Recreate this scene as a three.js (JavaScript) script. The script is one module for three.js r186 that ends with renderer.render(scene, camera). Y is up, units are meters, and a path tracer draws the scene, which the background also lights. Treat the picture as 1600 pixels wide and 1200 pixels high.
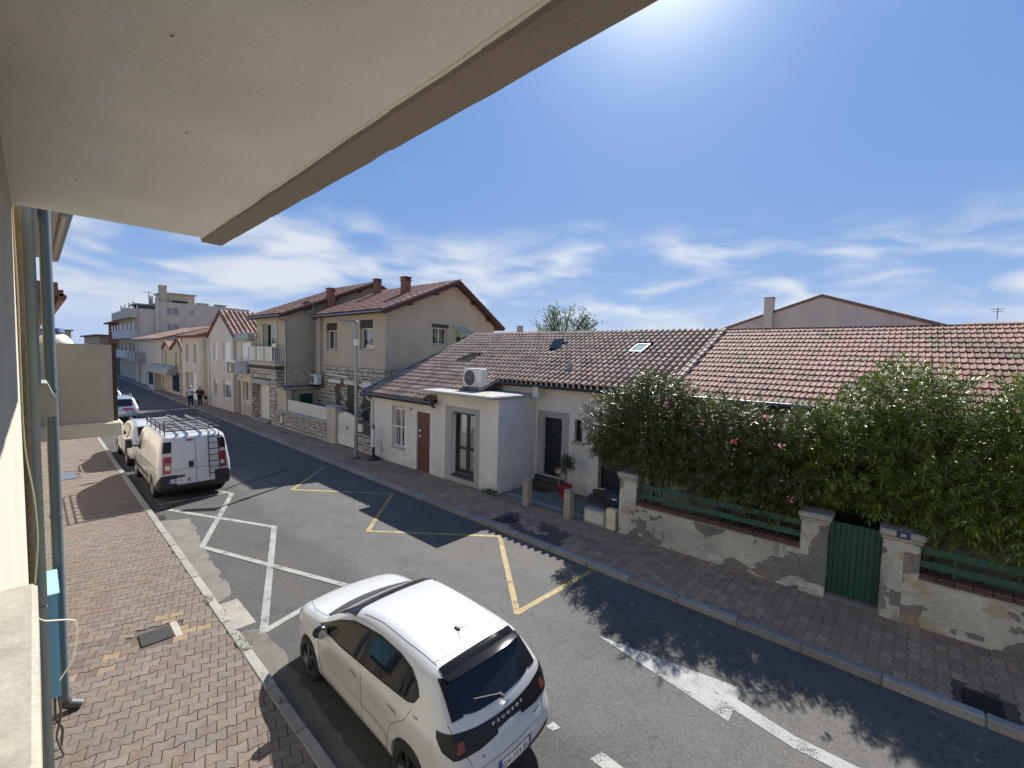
import * as THREE from 'three';
import { mergeGeometries } from 'three/addons/utils/BufferGeometryUtils.js';

// ---------------------------------------------------------------- camera, sky, sun, exposure
const scene = new THREE.Scene();
const EYE = new THREE.Vector3(0, 4.6, 0);
const camera = new THREE.PerspectiveCamera(82.02, 4 / 3, 0.03, 1500);
{
  const yaw = 0.8263, pitch = 0.0641, roll = 0.0256;   // turned right from the street's axis, tipped down a little, slightly rolled
  const f = new THREE.Vector3(Math.sin(yaw), 0, -Math.cos(yaw)), r = new THREE.Vector3(Math.cos(yaw), 0, Math.sin(yaw)), u = new THREE.Vector3(0, 1, 0);
  const f2 = f.clone().multiplyScalar(Math.cos(pitch)).addScaledVector(u, -Math.sin(pitch));
  const u2 = u.clone().multiplyScalar(Math.cos(pitch)).addScaledVector(f, Math.sin(pitch));
  const r3 = r.clone().multiplyScalar(Math.cos(roll)).addScaledVector(u2, Math.sin(roll));
  const u3 = u2.clone().multiplyScalar(Math.cos(roll)).addScaledVector(r, -Math.sin(roll));
  camera.position.copy(EYE);
  camera.quaternion.setFromRotationMatrix(new THREE.Matrix4().makeBasis(r3, u3, f2.clone().negate()));
  camera.updateMatrixWorld(true); camera.updateProjectionMatrix();
}
const SUN_DIR = new THREE.Vector3(0.664, 0.678, -0.318).normalize();
const sun = new THREE.DirectionalLight(new THREE.Color(1.0, 0.965, 0.91), 5.0);
sun.position.copy(SUN_DIR).multiplyScalar(120); sun.castShadow = true; sun.shadow.radius = 1;
sun.shadow.mapSize.set(4096, 4096);
Object.assign(sun.shadow.camera, { left: -60, right: 60, top: 60, bottom: -60, near: 1, far: 300 });
scene.add(sun, sun.target);
const EXPOSURE = 1.9;

// ---------------------------------------------------------------- numbers and noise
function rng(seed) { let s = seed | 0; return () => { s = (s + 0x6d2b79f5) | 0; let t = Math.imul(s ^ (s >>> 15), 1 | s); t = (t + Math.imul(t ^ (t >>> 7), 61 | t)) ^ t; return ((t ^ (t >>> 14)) >>> 0) / 4294967296; }; }
const clamp = (x, a = 0, b = 1) => Math.min(b, Math.max(a, x));
const lerp = (a, b, t) => a + (b - a) * t;
const sstep = (a, b, x) => { const t = clamp((x - a) / (b - a)); return t * t * (3 - 2 * t); };
const HT = new Float32Array(65536); { const r = rng(77); for (let i = 0; i < 65536; i++) HT[i] = r(); }
const hsh = (x, y) => HT[((x * 73 + 19) * 251 + (y * 151 + 7) * 37 + x * y * 3) & 65535];
function vnoise(x, y, px, py) {           // value noise, periodic in px, py cells when given
  const xi = Math.floor(x), yi = Math.floor(y), fx = x - xi, fy = y - yi;
  const w = (i, p) => (p ? ((i % p) + p) % p : i & 255);
  const x0 = w(xi, px), x1 = w(xi + 1, px), y0 = w(yi, py), y1 = w(yi + 1, py);
  const u = fx * fx * (3 - 2 * fx), v = fy * fy * (3 - 2 * fy);
  return lerp(lerp(hsh(x0, y0), hsh(x1, y0), u), lerp(hsh(x0, y1), hsh(x1, y1), u), v);
}
function fbm(x, y, oct, px, py) { let s = 0, a = 0.5, n = 0; for (let i = 0; i < oct; i++) { s += a * vnoise(x + i * 17, y + i * 31, px, py); n += a; a *= 0.5; x *= 2; y *= 2; if (px) px *= 2; if (py) py *= 2; } return s / n; }

// ---------------------------------------------------------------- the sky: air, the glow round the sun, thin high cloud
{
  const W = 2048, Hh = 1024, data = new Float32Array(W * Hh * 4), K = 1.2 / EXPOSURE;
  for (let j = 0; j < Hh; j++) {
    const el = ((j + 0.5) / Hh - 0.5) * Math.PI, y = Math.sin(el), c = Math.cos(el);
    for (let i = 0; i < W; i++) {
      const az = ((i + 0.5) / W - 0.5) * Math.PI * 2, x = c * Math.cos(az), z = c * Math.sin(az);
      const k = (j * W + i) * 4;
      const h = Math.max(0, y);
      // air: deep blue overhead, paler towards the horizon
      const t = Math.pow(1 - h, 3.6);
      let r = lerp(0.075, 0.33, t), g = lerp(0.212, 0.475, t), b = lerp(0.53, 0.72, t);
      const cs = x * SUN_DIR.x + y * SUN_DIR.y + z * SUN_DIR.z, ang = Math.acos(clamp(cs, -1, 1));
      const glow = 0.75 * Math.exp(-ang * ang / 0.018) + 0.32 * Math.exp(-ang / 0.2) + 0.08 * Math.exp(-ang / 0.5);
      r += glow * 1.0; g += glow * 0.98; b += glow * 0.86;
      // cirrus: long veils, denser in a belt above the horizon
      if (y > -0.02) {
        const e = el * 57.3, a = az * 57.3;
        const q = 0.8 * (fbm(a * 0.06 + 5, e * 0.13, 4) - 0.5), wx = a * 0.10 + 1.6 * q, wy = e * 0.34 + 2.0 * q - a * 0.004;
        const puff = fbm(wx + 40, wy + 11, 7), thread = fbm(wx * 1.8 + 80 + wy * 0.8, wy * 2.6 + 40, 6);
        const top = 13.6 + 6 * (fbm(a * 0.09 + 31, 2, 4) - 0.5), belt = sstep(top + 2.5, top - 3, e) * sstep(1.0, 6.5, e), seam = sstep(180, 170, Math.abs(a));
        let cl = sstep(0.36, 0.68, puff * 0.68 + thread * 0.32) * belt + sstep(0.58, 0.9, thread * 0.6 + puff * 0.4) * 0.10 * sstep(40, 16, e);
        cl = clamp(cl + 0.26 * Math.exp(-Math.pow((e - 1) / 4.5, 2))) * (0.55 + 0.45 * seam);
        const lit = 0.60 + 0.30 * Math.exp(-ang / 0.8);
        r = lerp(r, lit * 0.97, cl * 0.85); g = lerp(g, lit, cl * 0.85); b = lerp(b, lit * 1.05, cl * 0.85);
      } else { r = 0.30; g = 0.32; b = 0.34; }
      data[k] = r * K; data[k + 1] = g * K; data[k + 2] = b * K; data[k + 3] = 1;
    }
  }
  const sky = new THREE.DataTexture(data, W, Hh, THREE.RGBAFormat, THREE.FloatType);
  sky.mapping = THREE.EquirectangularReflectionMapping; sky.magFilter = THREE.LinearFilter; sky.minFilter = THREE.LinearFilter; sky.colorSpace = THREE.LinearSRGBColorSpace; sky.needsUpdate = true;
  scene.background = sky; scene.environment = sky;
}

// ---------------------------------------------------------------- geometry helpers
const V3 = (x, y, z) => new THREE.Vector3(x, y, z);
const FR = { W: new THREE.Matrix4(), R: new THREE.Matrix4().makeRotationY(0.02).setPosition(10.2, 0, 0) };   // R: the right-hand building line, turned 1.1 degrees from the kerb
const toWorld = (p, frame = 'R') => V3(...p).applyMatrix4(FR[frame]);
function prep(g, keep) {
  if (g.index) g = g.toNonIndexed();
  if (!g.attributes.normal) g.computeVertexNormals();
  for (const n of Object.keys(g.attributes)) if (!['position', 'normal', 'uv', 'color'].includes(n)) g.deleteAttribute(n);
  if (!keep || !g.attributes.uv) {
    const p = g.attributes.position, uv = new Float32Array(p.count * 2), a = V3(), b = V3(), c = V3();
    for (let i = 0; i < p.count; i += 3) {
      a.fromBufferAttribute(p, i); b.fromBufferAttribute(p, i + 1); c.fromBufferAttribute(p, i + 2);
      const n = b.clone().sub(a).cross(c.clone().sub(a)), ax = Math.abs(n.x), ay = Math.abs(n.y), az = Math.abs(n.z);
      for (let k = 0; k < 3; k++) {
        const v = [a, b, c][k], o = (i + k) * 2;
        if (ax >= ay && ax >= az) { uv[o] = v.z; uv[o + 1] = v.y; } else if (ay >= az) { uv[o] = v.x; uv[o + 1] = v.z; } else { uv[o] = v.x; uv[o + 1] = v.y; }
      }
    }
    g.setAttribute('uv', new THREE.BufferAttribute(uv, 2));
  }
  return g;
}
function merge(list) {
  list = list.map((g) => prep(g, g.userData.keepUV));
  if (list.some((g) => g.attributes.color)) for (const g of list) if (!g.attributes.color) { const c = new Float32Array(g.attributes.position.count * 3).fill(1); g.setAttribute('color', new THREE.BufferAttribute(c, 3)); }
  return list.length === 1 ? list[0] : mergeGeometries(list);
}
const BASE = new Map(), NAMES = new Map();
function numbered(n) { const k = NAMES.get(n) || 0; NAMES.set(n, k + 1); return k ? n + '_' + String(k).padStart(3, '0') : n; }
function rootOf(o) { while (o.parent && o.parent !== scene) o = o.parent; return o; }
function baseOf(o) { return BASE.get(rootOf(o)) || V3(0, 0, 0); }
// a thing: a Group at its base; frame coordinates are used for everything inside it
function thing(name, label, category, base = [0, 0, 0], opt = {}) {
  const o = new THREE.Group(); o.name = numbered(name); scene.add(o);
  const fr = opt.frame || 'W';
  o.position.copy(toWorld(base, fr)); o.rotation.y = fr === 'R' ? 0.02 : 0;
  BASE.set(o, V3(...base));
  o.userData = { label, category };
  if (opt.group) o.userData.group = opt.group;
  o.frame = fr;
  return o;
}
function structure(name, label, geos, m, frame = 'W') {
  const o = new THREE.Mesh(merge([geos].flat()), m); o.name = numbered(name); scene.add(o);
  if (frame === 'R') { o.position.set(10.2, 0, 0); o.rotation.y = 0.02; }
  o.userData = { label, kind: 'structure', category: name.split('_').pop() }; o.castShadow = o.receiveShadow = true; o.frame = frame;
  return o;
}
function part(name, geos, m, parent, label) {
  geos = [geos].flat();
  const b = baseOf(parent), g = merge(geos).clone(); if (b.lengthSq()) g.translate(-b.x, -b.y, -b.z);
  const o = new THREE.Mesh(g, m); o.name = name; o.castShadow = o.receiveShadow = true; parent.add(o);
  if (label) o.userData.label = label;
  return o;
}
const stuff = (o) => { o.userData.kind = 'stuff'; return o; };
// many alike pieces: those nearest the camera as meshes of their own, the rest joined in one part
function pieces(parent, name, list, m, most = 300) {
  const b = baseOf(parent), fr = rootOf(parent).frame || 'W', v = V3();
  for (const it of list) {
    v.setFromMatrixPosition(it.M).applyMatrix4(FR[fr]); const d = v.distanceTo(EYE); v.project(camera);
    it.d = d + (Math.abs(v.x) > 1.03 || Math.abs(v.y) > 1.03 || v.z > 1 ? 1e4 : 0) + (it.hid ? 5e3 : 0);
  }
  list.sort((p, q) => p.d - q.d);
  const T = new THREE.Matrix4().makeTranslation(-b.x, -b.y, -b.z), rest = [];
  list.forEach((it, i) => {
    const M = T.clone().multiply(it.M);
    if (i < most && it.d < 1e3) { const o = new THREE.Mesh(it.g, m); o.name = name; M.decompose(o.position, o.quaternion, o.scale); o.castShadow = o.receiveShadow = true; parent.add(o); }
    else { const g = it.g.clone(); g.applyMatrix4(M); rest.push(g); }
  });
  if (rest.length) { const o = new THREE.Mesh(mergeGeometries(rest), m); o.name = name + '_field'; o.castShadow = o.receiveShadow = true; parent.add(o); stuff(o); }
}
function box(x0, x1, y0, y1, z0, z1) { const g = new THREE.BoxGeometry(Math.abs(x1 - x0), Math.abs(y1 - y0), Math.abs(z1 - z0)); g.translate((x0 + x1) / 2, (y0 + y1) / 2, (z0 + z1) / 2); return g; }
function bbox(x0, x1, y0, y1, z0, z1, r = 0.01) {     // a box with chamfered edges
  const X = Math.abs(x1 - x0) / 2, Y = Math.abs(y1 - y0) / 2, Z = Math.abs(z1 - z0) / 2; r = Math.min(r, X * 0.9, Y * 0.9, Z * 0.9);
  const s = new THREE.Shape(); s.moveTo(-X + r, -Y); s.lineTo(X - r, -Y); s.lineTo(X, -Y + r); s.lineTo(X, Y - r); s.lineTo(X - r, Y); s.lineTo(-X + r, Y); s.lineTo(-X, Y - r); s.lineTo(-X, -Y + r); s.closePath();
  const g = new THREE.ExtrudeGeometry(s, { depth: 2 * Z - 2 * r, bevelEnabled: true, bevelThickness: r, bevelSize: r * 0.999, bevelOffset: -r, bevelSegments: 1 });
  g.translate((x0 + x1) / 2, (y0 + y1) / 2, (z0 + z1) / 2 - Z + r); return g;
}
function cyl(a, b, r0, r1 = r0, seg = 10, open = false) {
  a = V3(...a); b = V3(...b); const d = b.clone().sub(a), g = new THREE.CylinderGeometry(r1, r0, d.length(), seg, 1, open);
  g.applyQuaternion(new THREE.Quaternion().setFromUnitVectors(V3(0, 1, 0), d.clone().normalize())); g.translate((a.x + b.x) / 2, (a.y + b.y) / 2, (a.z + b.z) / 2); return g;
}
function tube(pts, r, seg = 6, n) { const c = new THREE.CatmullRomCurve3(pts.map((p) => V3(...p)), false, 'catmullrom', 0.3); return new THREE.TubeGeometry(c, n || pts.length * 6, r, seg); }
function bar(a, b, w, h) {   // a rectangular bar from a to b; w across (horizontal), h upright
  a = V3(...a); b = V3(...b); const d = b.clone().sub(a), g = new THREE.BoxGeometry(w, h, d.length());
  g.applyMatrix4(new THREE.Matrix4().lookAt(V3(0, 0, 0), d, Math.abs(d.y) > 0.99 * d.length() ? V3(1, 0, 0) : V3(0, 1, 0))); g.translate((a.x + b.x) / 2, (a.y + b.y) / 2, (a.z + b.z) / 2); return g;
}
const shapeOf = (pts, holes = []) => { const s = new THREE.Shape(pts.map((p) => new THREE.Vector2(...p))); for (const h of holes) s.holes.push(new THREE.Path(h.map((p) => new THREE.Vector2(...p)))); return s; };
const rect = (a0, a1, b0, b1) => [[a0, b0], [a1, b0], [a1, b1], [a0, b1]];
// a wall that faces the street (-x): outline and holes in (z, y), its front at x = v, going back by t
function wallX(v, t, pts, holes = []) {
  const f = (l) => l.map(([z, y]) => [-z, y]);
  const g = new THREE.ExtrudeGeometry(shapeOf(f(pts), holes.map(f)), { depth: t, bevelEnabled: false });
  g.applyMatrix4(new THREE.Matrix4().set(0, 0, 1, v, 0, 1, 0, 0, -1, 0, 0, 0, 0, 0, 0, 1)); return g;
}
// a wall that faces +z: outline in (x, y), its front at z, going back by t
function wallZ(z, t, pts, holes = []) { const g = new THREE.ExtrudeGeometry(shapeOf(pts, holes), { depth: t, bevelEnabled: false }); g.translate(0, 0, z - t); return g; }
function flat(pts, y) { // horizontal sheet from (x, z) points
  const g = new THREE.ShapeGeometry(shapeOf(pts.map(([x, z]) => [x, -z]))); g.rotateX(-Math.PI / 2); g.translate(0, y, 0); return g;
}
function paint(g, r, gg, b) { const n = g.attributes.position.count, c = new Float32Array(n * 3); for (let i = 0; i < n; i++) { c[3 * i] = r; c[3 * i + 1] = gg; c[3 * i + 2] = b; } g.setAttribute('color', new THREE.BufferAttribute(c, 3)); return g; }
const mtx = (x, y, z, ry = 0, s = 1) => new THREE.Matrix4().compose(V3(x, y, z), new THREE.Quaternion().setFromAxisAngle(V3(0, 1, 0), ry), V3(s, s, s));

// ---------------------------------------------------------------- textures and materials
function tex(w, h, fn, size, srgb = false) {    // fn(u, v) -> grey or [r, g, b]; size: metres that one repeat covers
  const d = new Uint8Array(w * h * 4);
  for (let j = 0; j < h; j++) for (let i = 0; i < w; i++) { let c = fn(i / w, j / h); if (typeof c === 'number') c = [c, c, c]; const k = (j * w + i) * 4; for (let q = 0; q < 3; q++) d[k + q] = clamp(c[q]) * 255; d[k + 3] = c.length > 3 ? clamp(c[3]) * 255 : 255; }
  const t = new THREE.DataTexture(d, w, h, THREE.RGBAFormat); t.magFilter = THREE.LinearFilter; t.minFilter = THREE.LinearMipmapLinearFilter; t.generateMipmaps = true; t.wrapS = t.wrapT = THREE.RepeatWrapping;
  if (Array.isArray(size)) t.repeat.set(1 / size[0], 1 / size[1]); else if (size) t.repeat.set(1 / size, 1 / size);
  t.colorSpace = srgb ? THREE.SRGBColorSpace : THREE.NoColorSpace; t.needsUpdate = true; return t;
}
function canvasTex(w, h, draw) { const c = document.createElement('canvas'); c.width = w; c.height = h; const x = c.getContext('2d'); draw(x, w, h); const t = new THREE.CanvasTexture(c); t.colorSpace = THREE.SRGBColorSpace; t.anisotropy = 8; return t; }
const S2 = (x) => Math.pow(clamp(x), 1 / 2.2);     // linear to display, for colour maps
const col = (r, g, b) => new THREE.Color().setRGB(r, g, b);
function std(c, rough, o = {}) { const m = new THREE.MeshStandardMaterial({ roughness: rough, ...o }); m.color.setRGB(...c); m.side = THREE.DoubleSide; return m; }
function phys(c, rough, o = {}) { const m = new THREE.MeshPhysicalMaterial({ roughness: rough, ...o }); m.color.setRGB(...c); m.side = THREE.DoubleSide; return m; }

// render: rain streaks, blotches and fine grain of a painted render coat; 3 m a repeat
const T = {};
T.plaster = tex(1024, 1024, (u, v) => { const blot = fbm(u * 5, v * 5, 5, 5, 5), fine = vnoise(u * 340, v * 340, 340, 340), run = fbm(u * 38, v * 3, 3, 38, 3); const k = 0.86 + 0.20 * (blot - 0.5) + 0.035 * (run - 0.5) + 0.09 * (fine - 0.5); return [S2(k * 1.0), S2(k * 0.992), S2(k * 0.975)]; }, 3.1, true);
T.grain = tex(512, 512, (u, v) => 0.5 + 0.5 * (fbm(u * 90, v * 90, 3, 90, 90) - 0.5) + 0.3 * (fbm(u * 12, v * 12, 2, 12, 12) - 0.5), 1.1);
T.asphalt = tex(1024, 1024, (u, v) => { const st = vnoise(u * 430, v * 430, 430, 430), s2 = vnoise(u * 210 + 9, v * 210, 210, 210), b = fbm(u * 6, v * 6, 5, 6, 6); const s3 = vnoise(u * 110 + 31, v * 110, 110, 110), k = 0.80 + 0.52 * (st - 0.5) * (0.6 + s2) + 0.34 * (s3 - 0.5) + 0.24 * (b - 0.5) + (s2 > 0.9 ? 0.25 : 0) - (s3 < 0.08 ? 0.2 : 0); return [S2(k * 1.0), S2(k * 0.985), S2(k * 0.955)]; }, 2.7, true);
T.asphaltB = tex(512, 512, (u, v) => fbm(u * 170, v * 170, 2, 170, 170), 1.35);
T.concrete = tex(512, 512, (u, v) => { const b = fbm(u * 7, v * 7, 5, 7, 7), s = fbm(u * 60, v * 60, 3, 60, 60), pit = vnoise(u * 120, v * 120, 120, 120) < 0.07 ? -0.2 : 0; const k = 0.82 + 0.36 * (b - 0.5) + 0.26 * (s - 0.5) + pit; return [S2(k), S2(k * 0.99), S2(k * 0.96)]; }, 1.3, true);
T.tile = tex(512, 512, (u, v) => { const b = fbm(u * 9, v * 9, 5, 9, 9), s = fbm(u * 70, v * 70, 3, 70, 70), li = fbm(u * 24 + 3, v * 24, 4, 24, 24) > 0.66 ? 0.16 : 0; const k = 0.80 + 0.40 * (b - 0.5) + 0.28 * (s - 0.5) - li * 0.6; return [S2(k), S2(k * 0.985), S2(k * 0.965)]; }, 0.9, true);
T.paver = tex(512, 512, (u, v) => { const b = fbm(u * 10, v * 10, 4, 10, 10), s = fbm(u * 110, v * 110, 3, 110, 110); const k = 0.80 + 0.34 * (b - 0.5) + 0.55 * (s - 0.5); return [S2(k), S2(k * 0.985), S2(k * 0.965)]; }, 0.8, true);
T.wood = tex(256, 512, (u, v) => { const g = fbm(u * 22 + 1.2 * fbm(u * 3, v * 2, 3, 3, 2), v * 2, 4, 22, 2); const k = 0.72 + 0.62 * (g - 0.5); return [S2(k), S2(k * 0.95), S2(k * 0.9)]; }, [0.5, 1.1], true);
T.stained = tex(1024, 512, (u, v) => { const x = u * 7.6, y = v * 3.4, b = fbm(x * 1.7, y * 1.7, 5), f = vnoise(x * 110, y * 110); let k = 0.88 + 0.16 * (b - 0.5) + 0.07 * (f - 0.5); const n = fbm(x * 1.1 + 17, y * 0.9 + 4, 6), st = sstep(0.60, 0.68, n), splash = sstep(0.50, 0.60, fbm(x * 3.3 + 5, y * 3.3, 5) + 0.16 * sstep(0.55, 0.1, y) - 0.10 * sstep(0.3, 0.8, y)); k *= 1 - 0.07 * st; const d = 0.13 * splash * (y < 0.9 ? 1 : 0); return [S2(k * (1 - d * 0.85)), S2(k * 0.992 * (1 - d)), S2(k * 0.975 * (1 - d * 1.15))]; }, [7.6, 3.4], true);
const grain = (s) => ({ bumpMap: T.grain, bumpScale: s });
const plaster = (c, o = {}) => std(c, 0.93, { map: T.plaster, ...grain(0.004), ...o });
const M = {
  cream: plaster([0.54, 0.505, 0.42]), white: plaster([0.76, 0.725, 0.665], { map: T.stained }), beige: plaster([0.52, 0.435, 0.315]), beige2: plaster([0.50, 0.42, 0.305]),
  ivory: plaster([0.68, 0.61, 0.49]), grey: plaster([0.43, 0.415, 0.385]), pinkish: plaster([0.63, 0.56, 0.47]), sand: plaster([0.55, 0.475, 0.36]), yellowish: plaster([0.58, 0.51, 0.36]),
  greyTrim: std([0.42, 0.41, 0.39], 0.85, { map: T.plaster, ...grain(0.002) }),
  asphalt: std([0.094, 0.091, 0.087], 0.9, { map: T.asphalt, bumpMap: T.asphaltB, bumpScale: 0.004, vertexColors: true }),
  concrete: std([0.38, 0.36, 0.315], 0.92, { map: T.concrete, ...grain(0.003) }),
  concreteDark: std([0.20, 0.19, 0.175], 0.92, { map: T.concrete, ...grain(0.003) }),
  stoneKerb: std([0.30, 0.28, 0.24], 0.9, { map: T.concrete, ...grain(0.003) }),
  soil: std([0.16, 0.13, 0.10], 1.0, { map: T.concrete }),
  bed: std([0.10, 0.085, 0.07], 1.0, { map: T.concrete }),
  dark: std([0.012, 0.012, 0.013], 0.6), black: std([0.02, 0.02, 0.021], 0.45), iron: std([0.10, 0.095, 0.09], 0.6, { metalness: 0.6 }), blackPlastic: std([0.022, 0.022, 0.023], 0.55),
  gutterGrey: std([0.075, 0.085, 0.09], 0.45, { metalness: 0.3 }), zinc: std([0.36, 0.37, 0.37], 0.45, { metalness: 0.55, map: T.concrete }), galv: std([0.27, 0.28, 0.285], 0.45, { metalness: 0.6 }),
  pvc: std([0.72, 0.68, 0.57], 0.45), whitePaint: std([0.74, 0.72, 0.68], 0.5), whiteMetal: std([0.70, 0.69, 0.66], 0.4),
  glass: phys([0.018, 0.021, 0.024], 0.04, { specularIntensity: 1, ior: 1.52 }), curtain: std([0.55, 0.53, 0.50], 0.95), pane: phys([1, 1, 1], 0.02, { transmission: 1, thickness: 0, ior: 1.5 }), room: std([0.34, 0.32, 0.29], 0.95),
  greenPaint: std([0.012, 0.085, 0.055], 0.5, { map: T.wood }), greenRail: std([0.022, 0.11, 0.072], 0.55, { map: T.wood }),
  brick: std([0.24, 0.085, 0.045], 0.85, { map: T.tile, ...grain(0.003) }), terracotta: std([0.27, 0.135, 0.088], 0.85, { map: T.tile, ...grain(0.003) }),
  woodDoor: std([0.17, 0.062, 0.034], 0.55, { map: T.wood }), woodDark: std([0.055, 0.030, 0.018], 0.7, { map: T.wood }), fascia: std([0.10, 0.035, 0.025], 0.7, { map: T.wood }),
  navy: std([0.010, 0.013, 0.028], 0.38), stone: std([1, 1, 1], 0.92, { map: T.concrete, vertexColors: true, ...grain(0.006) }), mortar: std([0.105, 0.085, 0.066], 0.98, { map: T.concrete }),
  tileVC: std([1, 1, 1], 0.82, { map: T.tile, vertexColors: true, ...grain(0.003) }), paverVC: std([1, 1, 1], 0.9, { map: T.paver, vertexColors: true, ...grain(0.003) }),
  blueShutter: std([0.10, 0.20, 0.27], 0.5), bluePaint: std([0.13, 0.33, 0.50], 0.45), greyBoard: std([0.24, 0.30, 0.29], 0.6, { map: T.plaster }), pipeBlue: std([0.095, 0.13, 0.145], 0.42),
};

// ================================================================ the ground, the street
{
  const R = rng(5);
  structure('ground', 'bare earth under and around the street', (() => { const g = new THREE.PlaneGeometry(1600, 1600); g.rotateX(-Math.PI / 2); g.translate(0, -0.03, 0); return g; })(), M.soil);
  // road: one sheet, the macro tone in vertex colours (worn lanes, the darker parking strip, old patches)
  const X0 = 2.05, X1 = 8.2, nx = 50, zs = []; for (let z = 14; z > -40; z -= 0.16) zs.push(z); for (let z = -40; z > -190; z -= 2.5) zs.push(z);
  const pos = [], uv = [], colr = [], idx = [], nor = [];
  for (let j = 0; j < zs.length; j++) for (let i = 0; i <= nx; i++) {
    const x = lerp(X0, X1, i / nx), z = zs[j];
    pos.push(x, 0, z); uv.push(x, z); nor.push(0, 1, 0);
    const edge = 4.35 + 0.35 * (fbm(z * 0.5, 3, 3) - 0.5) + 0.5 * (fbm(x * 2, z * 1.3, 3) - 0.5);
    const park = 1 - sstep(edge - 0.25, edge + 0.3, x);
    let k = 1.05 + 0.30 * (fbm(x * 0.9 + 8, z * 0.35, 4) - 0.5) + 0.16 * (fbm(x * 3.1, z * 3.1, 3) - 0.5);
    k *= lerp(1, 0.70, park);
    const oil = fbm(x * 1.7 + 50, z * 1.1 + 20, 4); if (oil > 0.62) k *= 1 - 0.9 * (oil - 0.62);
    const w = sstep(0.45, 0.75, fbm(x * 0.6 + 20, z * 0.25 + 7, 3)) * 0.05;
    colr.push(k * (1 + w), k, k * (1 - w));
  }
  for (let j = 0; j < zs.length - 1; j++) for (let i = 0; i < nx; i++) { const a = j * (nx + 1) + i, b = a + 1, c = a + nx + 1, d = c + 1; idx.push(a, b, d, a, d, c); }
  const g = new THREE.BufferGeometry(); g.setAttribute('position', new THREE.Float32BufferAttribute(pos, 3)); g.setAttribute('normal', new THREE.Float32BufferAttribute(nor, 3)); g.setAttribute('uv', new THREE.Float32BufferAttribute(uv, 2)); g.setAttribute('color', new THREE.Float32BufferAttribute(colr, 3)); g.setIndex(idx); g.userData.keepUV = true;
  const road = structure('road', 'grey asphalt street running away between the kerbs', g, M.asphalt);

  // paint, worn through in specks
  const wear = tex(512, 512, (u, v) => { const s = vnoise(u * 150, v * 150, 150, 150) * 0.6 + vnoise(u * 70, v * 70, 70, 70) * 0.4, b = fbm(u * 6, v * 6, 4, 6, 6); return s + 0.9 * (b - 0.5) < 0.27 ? 0.0 : 1.0; }, 0.9);
  const pw = std([0.30, 0.295, 0.28], 0.75, { map: T.concrete, alphaMap: wear, transparent: true, alphaTest: 0.5 });
  const py = std([0.33, 0.25, 0.10], 0.75, { map: T.concrete, alphaMap: wear, transparent: true, alphaTest: 0.5 });
  const pa = std([0.28, 0.28, 0.28], 0.75, { map: T.concrete, alphaMap: wear, transparent: true, alphaTest: 0.5 });
  const strip = (p, q, w, y, e = 0) => { const dx = q[0] - p[0], dz = q[1] - p[1], l = Math.hypot(dx, dz), nx2 = -dz / l * w / 2, nz = dx / l * w / 2, ex = dx / l * e, ez = dz / l * e; return flat([[p[0] - nx2 - ex, p[1] - nz - ez], [q[0] - nx2 + ex, q[1] - nz + ez], [q[0] + nx2 + ex, q[1] + nz + ez], [p[0] + nx2 - ex, p[1] + nz - ez]], y); };
  const line = (pts, w, m, y0, name) => { for (let i = 0; i + 1 < pts.length; i++) part(name, strip(pts[i], pts[i + 1], w, y0 + (i % 2) * 0.003, w * 0.35), m, road); };
  line([[2.5, -15.3], [4.12, -12.07], [2.42, -7.6], [3.25, -7.85]], 0.125, pw, 0.004, 'white_line');
  line([[3.95, -16.35], [4.14, -15.75], [2.52, -11.93], [4.15, -7.75], [2.9, -4.8]], 0.125, pw, 0.010, 'white_line');
  line([[2.4, -16.0], [4.1, -15.95]], 0.10, pw, 0.016, 'white_line');
  line([[8.0, -4.95], [5.75, -5.03], [7.93, -7.6], [5.71, -10.17], [7.81, -12.37], [5.68, -14.97], [7.7, -17.1]], 0.115, py, 0.004, 'yellow_line');
  part('arrow_marking', flat([[6.22, -3.65], [5.89, -1.52], [6.15, -1.53], [6.03, -0.83], [6.15, 1.4], [6.33, 1.4], [6.24, -0.86], [6.38, -1.55], [6.64, -1.56]], 0.005), pa, road);
  part('white_line', flat([[4.2, -2.5], [4.38, -2.46], [4.36, -1.9], [4.2, -1.95]], 0.005), pw, road);
  part('white_line', flat([[4.2, -3.14], [4.32, -3.12], [4.31, -3.0], [4.2, -3.04]], 0.005), pw, road);
  for (const [x, z] of [[3.2, -43], [3.2, -50]]) part('white_line', strip([4.3, z], [6.0, z + 0.2], 0.12, 0.005), pw, road);
  // shadow of an overhead wire across the bay, painted on as a dark strip
  { const pts = []; for (let i = 0; i <= 24; i++) { const t = i / 24; pts.push([lerp(2.3, 6.7, t) , lerp(-15.4, -17.6, Math.pow(t, 0.8)) + 0.05 * Math.sin(t * 19)]); } const gs = []; for (let i = 0; i < 24; i++) gs.push(strip(pts[i], pts[i + 1], 0.045 + 0.02 * R(), 0.021, 0.01)); part('painted_wire_shadow', gs, std([0.035, 0.034, 0.033], 0.6), road); }
  // rough concrete gutter patches along the near kerb
  const jag = (pts, amp, s) => { const o = []; const r = rng(s); for (let i = 0; i < pts.length; i++) { const p = pts[i], q = pts[(i + 1) % pts.length], n = Math.max(1, Math.round(Math.hypot(q[0] - p[0], q[1] - p[1]) / 0.12)); for (let k = 0; k < n; k++) o.push([lerp(p[0], q[0], k / n) + (p[2] ? 0 : amp * (r() - 0.5)), lerp(p[1], q[1], k / n) + amp * 0.5 * (r() - 0.5)]); } return o; };
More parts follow.
